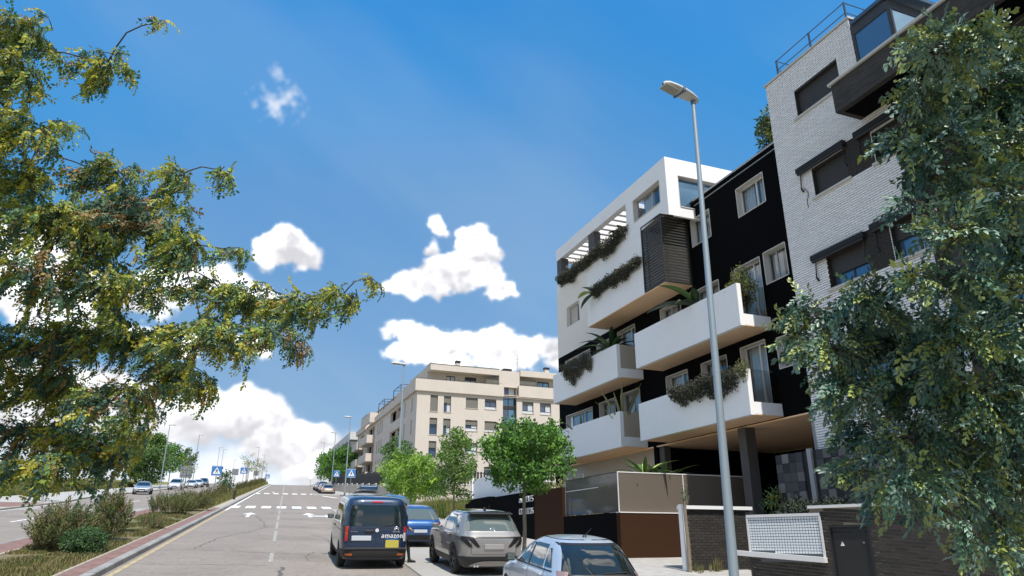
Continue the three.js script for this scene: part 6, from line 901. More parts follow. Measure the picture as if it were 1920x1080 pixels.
bigTree('street_tree', 'large overhanging tree with olive feathery leaves filling the left side of the sky', [-6.4, prof(8.4) + 0.12, -8.4], [[0, -0.1, 0], [0.1, 1.2, -0.1], [0.35, 2.6, -0.35], [0.8, 4.0, -0.7], [1.4, 5.6, -1.1], [1.9, 7.4, -1.4]], [0.19, 0.07], LEFT_PADS, frondGeo, M.leaf, 28, OLIVE, 0.8, 81, 1.0, 0.045, 1.75);
bigTree('street_tree', 'dense dark green tree covering the right edge before the brick block', [8.55, prof(5.0) + 0.12, -5.0], [[0, -0.1, 0], [-0.05, 1.2, 0], [0.05, 2.4, -0.1], [0.1, 4.0, -0.3], [0.1, 6, -0.5]], [0.15, 0.06], RIGHT_PADS, twigGeo, M.leafGloss, 33, DARKG, 0.5, 83, 0.85, 0.055, 1.85);
function crownPads(r, n, H0, H1, R, flat = 0.5, taper = 0) { const out = []; for (let i = 0; i < n; i++) { const a = r() * 6.28, e = r() * 1.9 - 0.7, k = R * (0.75 + 0.35 * r()) * (1 - taper * 0.4); out.push([Math.cos(a) * Math.cos(e) * k, lerp(H0, H1, 0.5 + 0.5 * Math.sin(e) * (0.9 + 0.3 * r())), Math.sin(a) * Math.cos(e) * k, R * (0.14 + 0.12 * r()), R * (0.12 + 0.12 * r())]); }
  for (let i = 0; i < n; i++) { const t = (i + 0.5) / n, a = i * 2.4 + r(), y = lerp(H0, H1, t), k = Math.sqrt(Math.max(0.05, 1 - Math.pow(2 * t - 1, 2))) * (1 - taper * t), rr = R * k * (0.35 + 0.45 * r()); const s = R * (0.42 + 0.2 * r()) * (0.6 + 0.4 * k); out.push([Math.cos(a) * rr, y, Math.sin(a) * rr, s, s * flat]); } return out; }
function tree(name, label, x, s, y0, o) { const r = rng(o.seed), pos = [x, (y0 ?? prof(s) + 0.12), -s], t = thing(name, label, 'tree', pos, 0, o.group), lean = o.lean || [0, 0]; const H = o.trunk, tp = [[0, -0.2, 0], [lean[0] * 0.3 + 0.03, H * 0.4, 0.02], [lean[0] * 0.7, H * 0.75, lean[1] * 0.7], [lean[0], H, lean[1]], [lean[0] * 1.2, lerp(H, o.top, 0.5), lean[1]]];
  part('trunk', tube(tp, o.rad, o.rad * 0.4, 9, 12), o.bark || M.barkPale, t);
  const pads = crownPads(r, o.n || 12, o.low ?? H, o.top - 0.3, o.R, o.flat ?? 0.6, o.taper || 0).map(([a, b, c, d, e]) => ({ c: V(a + lean[0], b, c + lean[1]), a: d, b: e }));
  limbs([V(...tp[3]), V(...tp[4])], pads, r, o.rad * 0.5, o.rad * 0.1).forEach((g) => part('branch', g, o.bark || M.barkPale, t));
  const items = []; for (const { c, a, b } of pads) { const n = Math.round(o.dens * a * b); for (let i = 0; i < n; i++) { const d = rdir(r), k = Math.pow(r(), 0.45) * (1 + 0.3 * (r() - 0.4)), p = V(c.x + d.x * a * k, c.y + d.y * b * k, c.z + d.z * a * k); if (vnoise(p.x * 1.9 + o.seed, p.y * 1.9, p.z * 1.9) < (o.gap ?? 0.36)) continue; items.push([p, spin(rdir(r), r() * 6), (o.scale || 1) * (0.7 + 0.6 * r()), pick(r, o.pal || FRESH)]); } }
  inst('crown', o.geo || mapleGeo, M.leaf, items, t); return t; }
tree('street_tree', 'round bright green street tree before the black lettered wall, behind the grey SUV', 7.25, 22.1, undefined, { seed: 11, trunk: 2.1, low: 2.3, top: 4.4, R: 1.38, rad: 0.075, n: 16, dens: 190, flat: 0.62, lean: [0.05, 0] });
tree('street_tree', 'slender upright street tree between the round green tree and the smaller pale one', 7.25, 32, undefined, { seed: 13, trunk: 1.5, low: 1.7, top: 4.75, R: 1.15, rad: 0.06, n: 12, dens: 120, flat: 0.9, taper: 0.5, gap: 0.36, pal: [[[0.085, 0.175, 0.015], 0.5], [[0.14, 0.22, 0.03], 0.3], [[0.06, 0.12, 0.018], 0.2]] });
tree('street_tree', 'yellow green bushy street tree in front of the middle street lamp', 7.3, 44, undefined, { seed: 17, trunk: 1.2, low: 1.4, top: 4.0, R: 1.9, rad: 0.07, n: 14, dens: 80, flat: 0.6, scale: 1.4, pal: [[[0.15, 0.27, 0.014], 0.5], [[0.20, 0.31, 0.02], 0.3], [[0.08, 0.18, 0.012], 0.2]] });
tree('street_tree', 'darker green street tree half hidden behind the yellow green one', 8.6, 58, undefined, { seed: 19, trunk: 1.6, low: 1.8, top: 5.6, R: 1.6, rad: 0.08, n: 12, dens: 60, scale: 1.6, pal: [[[0.045, 0.115, 0.012], 0.6], [[0.07, 0.15, 0.02], 0.4]] });
const farT = (label, x, s, y0, o) => tree('roadside_tree', label, x, s, y0, { geo: farGeo, dens: 26, gap: 0.2, ...o });
farT('broad green tree behind the far right parked row and the smaller crossing sign', 9.6, 138, undefined, { seed: 23, trunk: 1.6, low: 2.2, top: 7.6, R: 3.6, rad: 0.14, n: 14 });
farT('green tree left of the broad one at the far right crest', 8.8, 158, undefined, { seed: 29, trunk: 1.5, low: 2.2, top: 7.0, R: 3.0, rad: 0.12, n: 12 });
farT('big bushy green tree behind the silver saloon on the left bank', -21.6, 130, terr(-21.6, 130), { seed: 31, trunk: 1.0, low: 1.2, top: 8.2, R: 3.6, rad: 0.15, n: 18, pal: [[[0.075, 0.155, 0.012], 0.6], [[0.05, 0.11, 0.014], 0.4]] });
farT('small green tree right of the big bushy one on the left bank', -19.9, 142, terr(-19.9, 142), { seed: 37, trunk: 2.4, low: 3.0, top: 7.6, R: 2.2, rad: 0.1, n: 10 });
farT('second small green tree on the left bank nearer the grey sign back', -19.2, 156, terr(-19.2, 156), { seed: 41, trunk: 2.2, low: 2.8, top: 7.4, R: 2.0, rad: 0.1, n: 9, pal: [[[0.05, 0.11, 0.014], 1]] });
farT('dark green shrubby tree on the median behind the first crossing sign', -6.8, 92, prof(92) + 0.12, { seed: 43, trunk: 0.8, low: 0.6, top: 3.0, R: 0.9, rad: 0.07, n: 9, scale: 0.6, dens: 60, pal: [[[0.035, 0.09, 0.02], 1]] });
tree('median_tree', 'slim leaning tree with a thin trunk at the bushes in the near median', -6.75, 31, undefined, { seed: 47, trunk: 2.6, low: 2.7, top: 4.6, R: 1.0, rad: 0.09, n: 8, dens: 130, lean: [0.55, 0], bark: M.bark, geo: mapleGeo, pal: OLIVE, gap: 0.35 });
tree('median_tree', 'nearly bare young tree on the median before the grey sign back', -6.5, 52, undefined, { seed: 53, trunk: 1.6, low: 2.0, top: 4.3, R: 0.75, rad: 0.05, n: 7, dens: 26, lean: [0.2, 0], bark: M.barkPale, gap: 0.45, pal: OLIVE });
for (let i = 0; i < 9; i++) tree('median_tree', ['nearest', 'second', 'third', 'fourth', 'fifth', 'sixth', 'seventh', 'eighth', 'farthest'][i] + ' of the thin bare saplings climbing the distant median', -6.0 - (i % 3) * 0.7, 128 + i * 11, undefined, { seed: 60 + i, trunk: 2.6, low: 3.2, top: 6.2, R: 1.3, rad: 0.07, n: 6, dens: 7, geo: shrubGeo, scale: 2.2, bark: M.bark, gap: 0.3, pal: OLIVE, group: 'bare saplings along the distant median' });
{ // slim trunk on the far left footway
  tree('footway_tree', 'slim grey trunked young tree on the far left footway under the overhanging leaves', -17.4, 63.4, undefined, { seed: 71, trunk: 2.4, low: 2.6, top: 5.0, R: 1.3, rad: 0.08, n: 8, dens: 60, bark: M.lightGrey, pal: OLIVE }); }
{ const b = B3(17.95, prof(17.5) + 0.13, 12.3), t = thing('pollarded_sapling', 'bare sapling stem with leaves at its cut top before the low brick wall', 'tree', [b.x, b.y, b.z]); const H = 3.82 - b.y; part('trunk', tube([[0, -0.1, 0], [0.01, H * 0.35, 0], [-0.01, H * 0.7, 0], [0, H, 0]], 0.062, 0.045, 10, 12), M.barkPale, t); const r = rng(91), it = []; for (let i = 0; i < 8; i++) it.push([V((r() - 0.5) * 0.08, H - 0.25 + r() * 0.35, (r() - 0.5) * 0.08), spin(rdir(r), r() * 6), 0.7, pick(r, [[[0.03, 0.09, 0.02], 1]])]); inst('crown', ivyGeo, M.leaf, it, t); }
// shrubs
function shrub(name, label, x, s, o) { const r = rng(o.seed), y = o.y ?? prof(s) + 0.12, t = thing(name, label, 'shrub', [x, y, -s], 0, o.group), st = [], it = []; for (let i = 0; i < (o.stems || 12); i++) { const a = r() * 6.28, k = Math.sqrt(r()) * o.R, h = o.H * (0.55 + 0.45 * r()); st.push(tube([[Math.cos(a) * k * 0.3, -0.05, Math.sin(a) * k * 0.3], [Math.cos(a) * k * 0.6, h * 0.5, Math.sin(a) * k * 0.6], [Math.cos(a) * k, h, Math.sin(a) * k]], 0.014, 0.005, 5, 5)); }
  part('stems', st, M.bark, t); for (let i = 0; i < o.count; i++) { const a = r() * 6.28, k = Math.sqrt(r()), hh = Math.pow(r(), 0.7), rad = o.R * k * (0.75 + 0.35 * Math.sin(hh * 3)), p = V(Math.cos(a) * rad, o.H * hh * (1 - 0.35 * k * k) * (0.8 + 0.3 * r()), Math.sin(a) * rad); if (o.up) it.push([p, Qt(QY, V((r() - 0.5) * 0.9 + Math.cos(a) * 0.35, 1, (r() - 0.5) * 0.9 + Math.sin(a) * 0.35)).multiply(spin(QY, r() * 6)), (o.scale || 1) * (0.65 + 0.6 * r()), pick(r, o.pal)]); else it.push([p, spin(rdir(r), r() * 6), (o.scale || 1) * (0.7 + 0.6 * r()), pick(r, o.pal)]); }
  inst('foliage', o.geo, M.leaf, it, t); return t; }
const OLEA = [[[0.125, 0.125, 0.03], 0.42], [[0.08, 0.105, 0.022], 0.32], [[0.16, 0.095, 0.045], 0.12], [[0.04, 0.075, 0.02], 0.14]];
shrub('oleander_bush', 'brownish olive lance-leaved bush left of the slim leaning tree in the near median', -6.25, 25.6, { seed: 1, R: 0.8, H: 1.1, count: 480, geo: lanceGeo, up: true, pal: OLEA, stems: 22 });
shrub('oleander_bush', 'brownish lance-leaved bush right of the slim leaning tree in the near median', -5.75, 29.2, { seed: 2, R: 0.5, H: 1.45, count: 340, geo: lanceGeo, up: true, pal: OLEA, stems: 14 });
shrub('low_shrub', 'low rounded bright green shrub in front of the brownish bush', -5.45, 24.6, { seed: 3, R: 0.55, H: 0.72, count: 300, geo: shrubGeo, pal: [[[0.03, 0.085, 0.012], 0.7], [[0.05, 0.105, 0.02], 0.3]] });
shrub('dry_shrub', 'spreading dry olive shrub on the median beneath the bare young tree', -6.2, 47, { seed: 4, R: 1.2, H: 0.95, count: 480, geo: lanceGeo, up: true, pal: OLEA, stems: 16 });
shrub('dry_shrub', 'dry green shrub just left of the first crossing sign', -5.6, 52, { seed: 5, R: 1.1, H: 0.95, count: 480, geo: lanceGeo, up: true, pal: [[[0.085, 0.095, 0.022], 0.6], [[0.12, 0.11, 0.03], 0.4]], stems: 16 });
shrub('dry_shrub', 'small dry shrub close to the stone edging before the crossing', -5.2, 34.5, { seed: 6, R: 0.5, H: 0.5, count: 90, geo: lanceGeo, up: true, scale: 0.7, pal: OLEA, stems: 8 });
shrub('roof_shrub', 'green shrub standing on the roof edge between the black and the white brick house', 0, 0, { y: 0, seed: 7, R: 0.4, H: 1.7, count: 85, geo: shrubGeo, scale: 1.5, pal: [[[0.10, 0.13, 0.03], 0.6], [[0.04, 0.07, 0.02], 0.4]] }).position.copy(B3(17.75, 16.25, 17.35));
{ const b = B3(17.75, 15.83, 17.35), t = thing('roof_planter', 'planter box under the green shrub on the black roof edge', 'planter', [b.x, b.y, b.z], TH); part('box', mbox(-0.4, 0.4, 0, 0.42, -0.5, 0.5), M.grey, t); }
// grass, weeds and ground cover
function scatter(name, label, cat, geo, n, seed, fn, pal, mat = M.dryGrass) { const r = rng(seed), it = []; let tries = 0; while (it.length < n && tries++ < n * 6) { const q = fn(r); if (!q) continue; it.push([V(q[0], q[1], q[2]), spin(QY, r() * 6.28), q[3] * (0.6 + 0.7 * r()), pick(r, pal, mat === M.leaf ? 1.45 : 1.0)]); } tag(inst(name, geo, mat, it, scene), label, cat); }
const DRY = [[[0.17, 0.145, 0.05], 0.4], [[0.085, 0.105, 0.025], 0.4], [[0.24, 0.19, 0.09], 0.2]];
scatter('grass', 'patchy dry grass on the near median strip', 'grass', grassGeo, 9000, 101, (r) => { const s = 14 + Math.pow(r(), 0.8) * 34, x = -7.3 + r() * 2.45; if (vnoise(x * 1.2, s * 0.8, 3) < 0.42) return null; return [x, prof(s) + 0.125, -s, 0.3 + 0.45 * vnoise(x, s, 9)]; }, DRY);
scatter('grass', 'tall pale grass covering the median towards the crest', 'grass', tallGeo, 6500, 103, (r) => { const s = 55 + r() * r() * 190, x = -7.3 + r() * 2.3; return [x, prof(s) + 0.12, -s, (0.35 + 0.004 * s) * (0.6 + 0.9 * vnoise(x * 0.8, s * 0.25, 5))]; }, [[[0.15, 0.15, 0.035], 0.5], [[0.20, 0.175, 0.065], 0.3], [[0.085, 0.11, 0.025], 0.2]]);
scatter('undergrowth', 'low dry bushes merging along the median towards the crest', 'undergrowth', lanceGeo, 800, 105, (r) => { const s = 56 + r() * 175, x = -7.0 + r() * 1.7; if (vnoise(x, s * 0.12, 15) < 0.4) return null; return [x, prof(s) + 0.1 + r() * 0.5, -s, 1.1 + 0.006 * s]; }, [[[0.10, 0.105, 0.025], 0.6], [[0.13, 0.10, 0.04], 0.4]]);
scatter('grass', 'grass and weeds on the far left bank', 'grass', tallGeo, 6500, 107, (r) => { const s = 50 + r() * 90, x = -23.8 - r() * r() * 26; return [x, terr(x, s), -s, 1.0 + 1.0 * vnoise(x * 0.3, s * 0.3, 25)]; }, [[[0.16, 0.16, 0.035], 0.45], [[0.26, 0.21, 0.08], 0.3], [[0.06, 0.11, 0.02], 0.25]]);
scatter('undergrowth', 'green weeds along the foot of the far left bank', 'undergrowth', shrubGeo, 1300, 109, (r) => { const s = 58 + r() * 80, x = -23.9 - r() * 2.2; if (vnoise(x * 0.4, s * 0.2, 35) < 0.45) return null; return [x, terr(x, s) + r() * 0.5, -s, 2.2]; }, [[[0.06, 0.12, 0.015], 0.7], [[0.10, 0.13, 0.03], 0.3]], M.leaf);
scatter('grass', 'tall grass on the sloping empty lot left of the black lettered wall', 'grass', tallGeo, 9000, 111, (r) => { const s = 33 + r() * 29, x = 9.6 + r() * 16; return [x, terr(x, s) + 0.02, -s, 0.9 + 0.7 * vnoise(x * 0.4, s * 0.4, 45)]; }, [[[0.14, 0.155, 0.03], 0.5], [[0.22, 0.18, 0.06], 0.25], [[0.07, 0.12, 0.02], 0.25]]);
tag(part('lot_soil', strip(9.5, 13.4, 39.5, 62, 0.16), M.field), 'bare earth strip at the front of the empty lot', 'ground', null, 'structure');
scatter('weeds', 'weeds growing at the foot of the dark brick wall', 'weeds', tallGeo, 7, 113, (r) => { const p = B3(17.6 + r() * 0.4, 0, 12.3 + r() * 1.2); return [p.x, prof(-p.z) + 0.14, p.z, 0.4 + r() * 0.35]; }, [[[0.10, 0.11, 0.03], 0.6], [[0.2, 0.17, 0.07], 0.4]]);

// ---------------------------------------------------------------- plants of the new house
function trailing(label, u0, u1, h0, h1, w, n, seed, o = {}) { const r = rng(seed), b = B3((u0 + u1) / 2, h1, w), t = thing('trailing_plant', label, 'plant', [b.x, b.y, b.z], TH), it = [], st = []; for (let i = 0; i < n; i++) { const u = lerp(u0, u1, r()), e = Math.min(1, Math.min(u - u0, u1 - u) / 0.3 + 0.35), nn = 0.55 + 0.75 * vnoise(u * 2.2, seed, 1), y = h1 - (h1 - h0) * Math.pow(r(), 0.85) * nn * e + (r() - 0.5) * 0.08 + 0.12 * r() * r(); it.push([V((w - 0.02 - r() * (o.out ?? 0.3) * (1 - 0.5 * Math.abs((y - h1) / (h1 - h0))) + (y > h1 - 0.05 ? r() * 0.25 : 0)) - w, y - h1, -(u - (u0 + u1) / 2)), spin(rdir(r), r() * 6), 0.75 + 0.6 * r(), pick(r, o.pal || [[[0.032, 0.034, 0.014], 0.5], [[0.055, 0.052, 0.022], 0.3], [[0.022, 0.026, 0.014], 0.2]])]); }
  for (let i = 0; i < Math.max(6, (u1 - u0) * 4); i++) { const u = lerp(u0, u1, r()) - (u0 + u1) / 2; st.push(tube([[0.1, 0.02, -u], [-0.1, 0.03, -u], [-0.16, -(h1 - h0) * 0.3, -u + 0.05], [-0.14, -(h1 - h0) * 0.65, -u]], 0.008, 0.004, 4, 5)); } part('stems', st, M.bark, t); inst('foliage', ivyGeo, M.leaf, it, t); }
trailing('long dark trailing plant hanging from the pergola terrace planter', 25.1, 32.2, 15.28, 15.9, 15.26, 900, 1, { out: 0.22 });
trailing('dark trailing plant hanging from the third-floor planter below the pergola', 24.12, 28.35, 13.42, 14.0, 15.26, 620, 2, { out: 0.22 });
trailing('dark trailing plant spilling over the lower right balcony', 18.7, 22.5, 7.2, 7.95, 15.34, 560, 3, { out: 0.26 });
trailing('small trailing spray at the right corner of the lower right balcony', 18.2, 18.6, 7.45, 7.95, 15.34, 40, 13, { out: 0.2, pal: [[[0.13, 0.14, 0.05], 1]] });
trailing('brown green trailing plant over the left second-floor balcony', 28.9, 31.9, 10.0, 11.0, 15.34, 420, 4, { out: 0.3, pal: [[[0.085, 0.075, 0.045], 0.6], [[0.05, 0.05, 0.025], 0.4]] });
const leafBlade = (L, Wd, bend, tw = 0) => grid(4, 9, (a, b) => { const s = (a - 0.5) * 2, t = b, w = Wd * Math.pow(Math.sin(Math.PI * Math.min(0.98, 0.06 + t * 0.94)), 0.75) * 0.5, ang = bend * t; const x = bend ? Math.sin(ang) / bend * L : t * L, y = bend ? (1 - Math.cos(ang)) / bend * L : 0; return [x, -y + Math.abs(s) * w * 0.35, s * w + tw * t * t]; });
function leafPlant(name, label, u, h, w, leaves, mat, stemH = 0) { const b = B3(u, h, w), t = thing(name, label, 'plant', [b.x, b.y, b.z], TH); if (stemH) part('stem', cyl(0.05, 0.035, stemH, 8), M.bark, t); leaves.forEach(([az, el, L, Wd, bend, m]) => { const g = leafBlade(L, Wd, bend); const q = new THREE.Quaternion().setFromEuler(new THREE.Euler(0, az, el, 'YXZ')); g.applyQuaternion(q); g.translate(0, stemH * 0.95, 0); part('leaf', g, m || mat, t); }); return t; }
leafPlant('banana_plant', 'big-leaved plant with a bright pale leaf at the left end of the third-floor planter', 28.45, 13.75, 15.3, [[1.9, 0.5, 1.15, 0.42, 0.9, M.bigLeafPale], [2.2, -0.35, 1.0, 0.34, 0.7, M.bigLeafDark], [0.6, 1.2, 0.8, 0.3, 0.5], [2.9, 0.9, 0.7, 0.3, 0.9], [1.2, 0.2, 0.7, 0.3, 0.9, M.bigLeafDark]], M.bigLeaf);
leafPlant('banana_plant', 'dark broad-leaved plant on the pergola terrace beside the white frame', 25.75, 15.75, 15.55, [[2.6, 0.7, 0.8, 0.36, 0.9], [3.6, 0.9, 0.7, 0.3, 0.8], [1.6, 0.6, 0.75, 0.34, 1.0, M.bigLeaf], [4.6, 0.8, 0.6, 0.3, 0.8]], M.bigLeafDark);
leafPlant('banana_plant', 'large dark-leaved plant standing on the upper right balcony', 21.3, 10.6, 15.85, [[2.2, 0.45, 2.1, 0.55, 0.8], [2.8, 1.0, 1.7, 0.5, 0.9, M.bigLeaf], [0.2, 0.6, 1.7, 0.5, 0.9], [1.2, 1.2, 1.1, 0.34, 0.6, M.bigLeaf], [4.0, 0.9, 1.1, 0.34, 0.9], [5.2, 0.5, 1.2, 0.36, 0.9], [3.4, 0.4, 1.3, 0.36, 1.0]], M.bigLeafDark, 0.35);
{ const P = []; for (let i = 0; i < 16; i++) P.push([i * 2.4, 0.35 + 0.75 * ((i * 7) % 10) / 10, 1.75, 0.24, 1.1, i % 3 ? M.bigLeafDark : M.bigLeaf]); leafPlant('cycad_plant', 'dark palm-like plant on the left second-floor balcony', 28.0, 10.7, 15.85, P, M.bigLeafDark, 0.15); }
{ const P = []; for (let i = 0; i < 14; i++) P.push([i * 2.4, 0.95 + 0.5 * ((i * 5) % 9) / 9, 1.8 + 0.3 * (i % 3), 0.13, 0.22]); leafPlant('agave_plant', 'spiky yellowish long-leaved plant at the end of the left first-floor balcony', 27.15, 7.0, 15.75, P, M.agave); }
{ const P = []; for (let i = 0; i < 12; i++) P.push([i * 2.4, 0.8 + 0.5 * ((i * 5) % 9) / 9, 1.3 + 0.2 * (i % 3), 0.12, 0.5, i % 2 ? M.agave : M.bigLeafDark]); leafPlant('potted_plant', 'mixed green plant standing on the left first-floor balcony behind its parapet', 31.5, 7.1, 15.9, P, M.bigLeaf); }
shrub('potted_shrub', 'fine yellowish green shrub at the glass end of the upper right balcony', 0, 0, { y: 0, seed: 31, R: 0.42, H: 1.5, count: 120, geo: shrubGeo, pal: [[[0.16, 0.17, 0.03], 0.6], [[0.08, 0.10, 0.02], 0.4]], scale: 0.9 }).position.copy(B3(18.75, 10.25, 15.95));
const frond2 = (n, L) => { const P = []; for (let i = 0; i < n; i++) P.push([i * 2.4, 0.5 + 0.7 * ((i * 7) % 10) / 10, L * (0.8 + 0.3 * ((i * 3) % 5) / 5), 0.16, 0.9, i % 3 === 0 ? M.bigLeafPale : M.bigLeaf]); return P; };
leafPlant('fern_plant', 'green fern standing behind the tan glass balustrade', 22.6, 2.9, 13.9, frond2(26, 1.4), M.bigLeaf, 1.75);
leafPlant('fern_plant', 'arching fern right of the first one behind the tan glass', 22.9, 2.9, 14.9, frond2(20, 1.5), M.bigLeaf, 1.6);
leafPlant('fern_plant', 'pale leaved fern at the left corner of the tan glass', 22.5, 2.9, 12.95, frond2(18, 1.1), M.bigLeafPale, 1.2);
shrub('creeper_shrub', 'pale flowering creeper behind the black wall at the left end of the balustrade', 0, 0, { y: 0, seed: 33, R: 1.2, H: 2.3, count: 300, geo: shrubGeo, scale: 1.1, pal: [[[0.22, 0.22, 0.07], 0.4], [[0.12, 0.15, 0.04], 0.4], [[0.4, 0.36, 0.26], 0.2]] }).position.copy(B3(28.6, 2.85, 13.9));
shrub('leafy_shrub', 'loose yellow green shrub in front of the dark tile wall', 0, 0, { y: 0, seed: 35, R: 0.6, H: 1.25, count: 42, geo: shrubGeo, pal: [[[0.20, 0.20, 0.03], 0.5], [[0.05, 0.10, 0.02], 0.5]], scale: 1.1 }).position.copy(B3(17.6, 2.9, 15.6));
shrub('dark_hedge', 'low black green hedge behind the white tiled panel', 0, 0, { y: 0, seed: 37, R: 0.6, H: 0.85, count: 300, geo: shrubGeo, pal: [[[0.012, 0.022, 0.01], 0.9], [[0.05, 0.07, 0.02], 0.1]] }).position.copy(B3(15.4, 2.65, 14.15));
shrub('dark_hedge', 'second low black green hedge beside the first behind the tiled panel', 0, 0, { y: 0, seed: 39, R: 0.6, H: 0.85, count: 300, geo: shrubGeo, pal: [[[0.012, 0.022, 0.01], 0.95], [[0.05, 0.07, 0.02], 0.05]] }).position.copy(B3(14.4, 2.65, 14.35));

// ---------------------------------------------------------------- people
function bodyMesh(bones, res, lo, hi, k = 0.035) { // bones: [a, b, ra, rb]; smooth union of tapered capsules
  const size = Math.max(hi[0] - lo[0], hi[1] - lo[1], hi[2] - lo[2]), c = [(lo[0] + hi[0]) / 2, (lo[1] + hi[1]) / 2, (lo[2] + hi[2]) / 2];
  const mc = new MarchingCubes(res, M.plastic, false, false, 160000); mc.isolation = 0; const h = size / 2, v = new THREE.Vector3(), B = bones.map(([a, b, ra, rb]) => ({ a: V(...a), d: V(...b).sub(V(...a)), ra, rb, L: 0 })); B.forEach((b) => (b.L = b.d.lengthSq()));
  for (let z = 0; z < res; z++) for (let y = 0; y < res; y++) for (let x = 0; x < res; x++) { const px = c[0] + ((x - res / 2) / (res / 2)) * h, py = c[1] + ((y - res / 2) / (res / 2)) * h, pz = c[2] + ((z - res / 2) / (res / 2)) * h; let s = 1e3; for (const b of B) { v.set(px - b.a.x, py - b.a.y, pz - b.a.z); const t = clamp(v.dot(b.d) / b.L), dx = v.x - b.d.x * t, dy = v.y - b.d.y * t, dz = v.z - b.d.z * t, d = Math.sqrt(dx * dx + dy * dy + dz * dz) - lerp(b.ra, b.rb, t); const hh = clamp(0.5 + 0.5 * (s - d) / k); s = lerp(s, d, hh) - k * hh * (1 - hh); } mc.field[x + y * res + z * res * res] = -s; }
  mc.update(); const n = mc.count ?? mc.geometry.drawRange.count, g = new THREE.BufferGeometry(); const P = new Float32Array(mc.positionArray.slice(0, n * 3)), N = new Float32Array(mc.normalArray.slice(0, n * 3)); for (let i = 0; i < n; i++) { P[3 * i] = c[0] + P[3 * i] * h; P[3 * i + 1] = c[1] + P[3 * i + 1] * h; P[3 * i + 2] = c[2] + P[3 * i + 2] * h; } g.setAttribute('position', new THREE.BufferAttribute(P, 3)); g.setAttribute('normal', new THREE.BufferAttribute(N, 3)); g.setAttribute('uv', new THREE.BufferAttribute(new Float32Array(n * 2), 2)); return mergeVertices(g, 1e-4); }
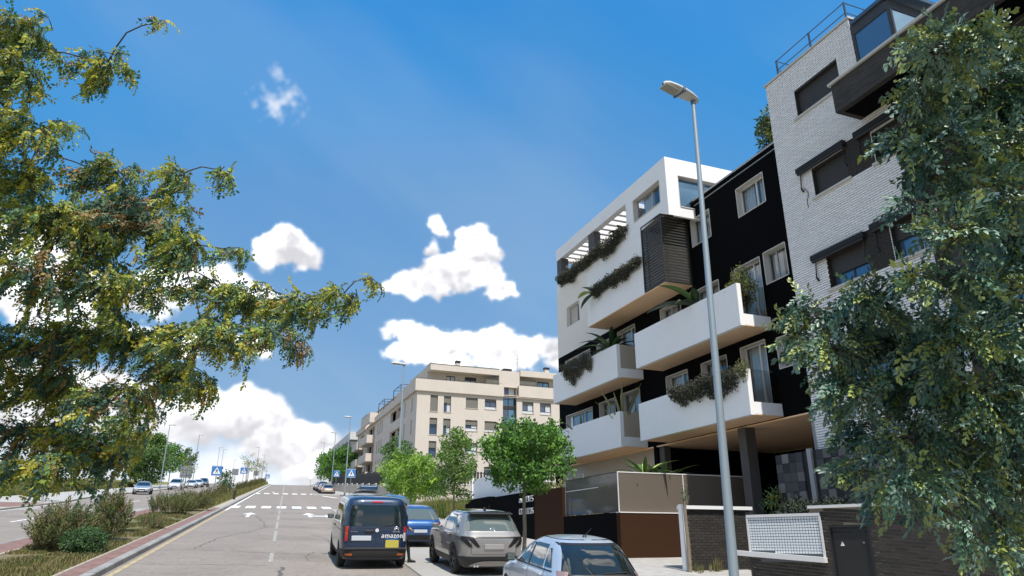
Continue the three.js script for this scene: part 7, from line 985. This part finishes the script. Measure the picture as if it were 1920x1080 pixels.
function person(label, pos, yaw, pose, mats) { // faces local +z
  const t = thing('person', label, 'person', pos, yaw); const { hipL, kneeL, ankL, hipR, kneeR, ankR, shL, elL, wrL, shR, elR, wrR, neck, head } = pose, pel = [0, hipL[1] + 0.06, 0], chest = [neck[0] * 0.6, neck[1] - 0.2, neck[2] * 0.6];
  const bones = [[pel, chest, 0.135, 0.15], [chest, neck, 0.14, 0.055], [neck, [head[0], head[1] - 0.05, head[2]], 0.055, 0.06], [shL, shR, 0.065, 0.065], [hipL, hipR, 0.11, 0.11], [shL, elL, 0.058, 0.045], [elL, wrL, 0.043, 0.03], [shR, elR, 0.058, 0.045], [elR, wrR, 0.043, 0.03], [hipL, kneeL, 0.088, 0.06], [kneeL, ankL, 0.058, 0.04], [hipR, kneeR, 0.088, 0.06], [kneeR, ankR, 0.058, 0.04]];
  part('body', bodyMesh(bones, 92, [-0.55, -0.1, -0.6], [0.55, 1.9, 0.6]), mats.cloth, t);
  const hd = [[[head[0], head[1] + 0.02, head[2] - 0.01], [head[0], head[1] - 0.03, head[2] + 0.01], 0.092, 0.075], [[head[0], head[1] - 0.085, head[2] + 0.045], [head[0], head[1] - 0.06, head[2] + 0.03], 0.032, 0.05], [[head[0], head[1] - 0.01, head[2] + 0.085], [head[0], head[1] - 0.04, head[2] + 0.1], 0.01, 0.016], [[head[0] - 0.08, head[1] - 0.02, head[2]], [head[0] - 0.088, head[1] - 0.04, head[2]], 0.016, 0.012], [[head[0] + 0.08, head[1] - 0.02, head[2]], [head[0] + 0.088, head[1] - 0.04, head[2]], 0.016, 0.012]];
  part('head', bodyMesh(hd, 60, [head[0] - 0.14, head[1] - 0.16, head[2] - 0.14], [head[0] + 0.14, head[1] + 0.16, head[2] + 0.14], 0.015), mats.skin, t);
  for (const s of [-1, 1]) part('eye', new THREE.SphereGeometry(0.011, 10, 8).translate(head[0] + s * 0.032, head[1] - 0.004, head[2] + 0.078), M.signBlack, t);
  part('hair', new THREE.SphereGeometry(0.102, 18, 12, 0, Math.PI * 2, 0, Math.PI * 0.55).rotateX(-0.35).translate(head[0], head[1] + 0.012, head[2] - 0.016), mats.hair, t);
  for (const [w, e, s] of [[wrL, elL, 1], [wrR, elR, -1]]) { const W = V(...w), d = W.clone().sub(V(...e)).normalize(), hb = [[[0, 0, 0], [0, -0.075, 0.005], 0.026, 0.034]]; for (let f = 0; f < 4; f++) { const x = (f - 1.5) * 0.019, L = [0.06, 0.072, 0.068, 0.052][f]; hb.push([[x, -0.085, 0.005], [x, -0.085 - L * 0.55, 0.014], 0.0095, 0.009], [[x, -0.085 - L * 0.55, 0.014], [x, -0.085 - L, 0.032], 0.009, 0.0075]); } hb.push([[s * -0.03, -0.03, 0.01], [s * -0.05, -0.065, 0.028], 0.011, 0.009], [[s * -0.05, -0.065, 0.028], [s * -0.047, -0.095, 0.04], 0.009, 0.0075]); const g = bodyMesh(hb, 56, [-0.1, -0.18, -0.09], [0.1, 0.04, 0.11], 0.006); g.applyQuaternion(Qt(V(0, -1, 0), d)); g.translate(W.x, W.y, W.z); part('hand', g, mats.skin, t); }
  for (const [a] of [[ankL], [ankR]]) { const g = bodyMesh([[[0, 0.0, -0.02], [0, -0.035, 0.16], 0.045, 0.035], [[0, 0, -0.02], [0, 0.05, -0.01], 0.045, 0.045]], 40, [-0.09, -0.12, -0.12], [0.09, 0.12, 0.24], 0.02); g.translate(a[0], a[1] - 0.005, a[2] + 0.01); part('shoe', g, mats.shoe, t); }
  return t; }
const stand = { hipL: [0.09, 0.9, 0], kneeL: [0.1, 0.48, 0.03], ankL: [0.11, 0.07, 0], hipR: [-0.09, 0.9, 0], kneeR: [-0.1, 0.48, 0.02], ankR: [-0.11, 0.07, -0.02], shL: [0.18, 1.42, 0], elL: [0.24, 1.14, -0.03], wrL: [0.25, 0.9, 0.06], shR: [-0.18, 1.42, 0], elR: [-0.24, 1.14, -0.03], wrR: [-0.25, 0.9, 0.06], neck: [0, 1.5, -0.01], head: [0, 1.64, 0.02] };
const step = { ...stand, kneeL: [0.1, 0.5, 0.2], ankL: [0.11, 0.07, 0.26], kneeR: [-0.1, 0.47, -0.02], ankR: [-0.11, 0.12, -0.26], elL: [0.24, 1.15, 0.02], wrL: [0.2, 0.98, 0.22], elR: [-0.23, 1.16, -0.08], wrR: [-0.2, 1.0, 0.14] };
const skin = std([0.42, 0.25, 0.17], 0.6), hair = std([0.015, 0.012, 0.01], 0.7);
person('person in black clothes and shoes stepping out beside the rear of the blue van', [3.57, prof(22.7) + 0.01, -22.7], Math.PI / 2, step, { cloth: std([0.010, 0.010, 0.012], 0.85), skin, hair, shoe: std([0.012, 0.012, 0.012], 0.5) });
{ const b = B3(24.3, 2.86, 13.2); person('person in dark clothes standing behind the grey glass balustrade', [b.x, b.y, b.z], -Math.PI / 2 + TH, stand, { cloth: std([0.02, 0.022, 0.025], 0.85), skin, hair, shoe: std([0.012, 0.012, 0.012], 0.5) }); }

renderer.render(scene, camera);
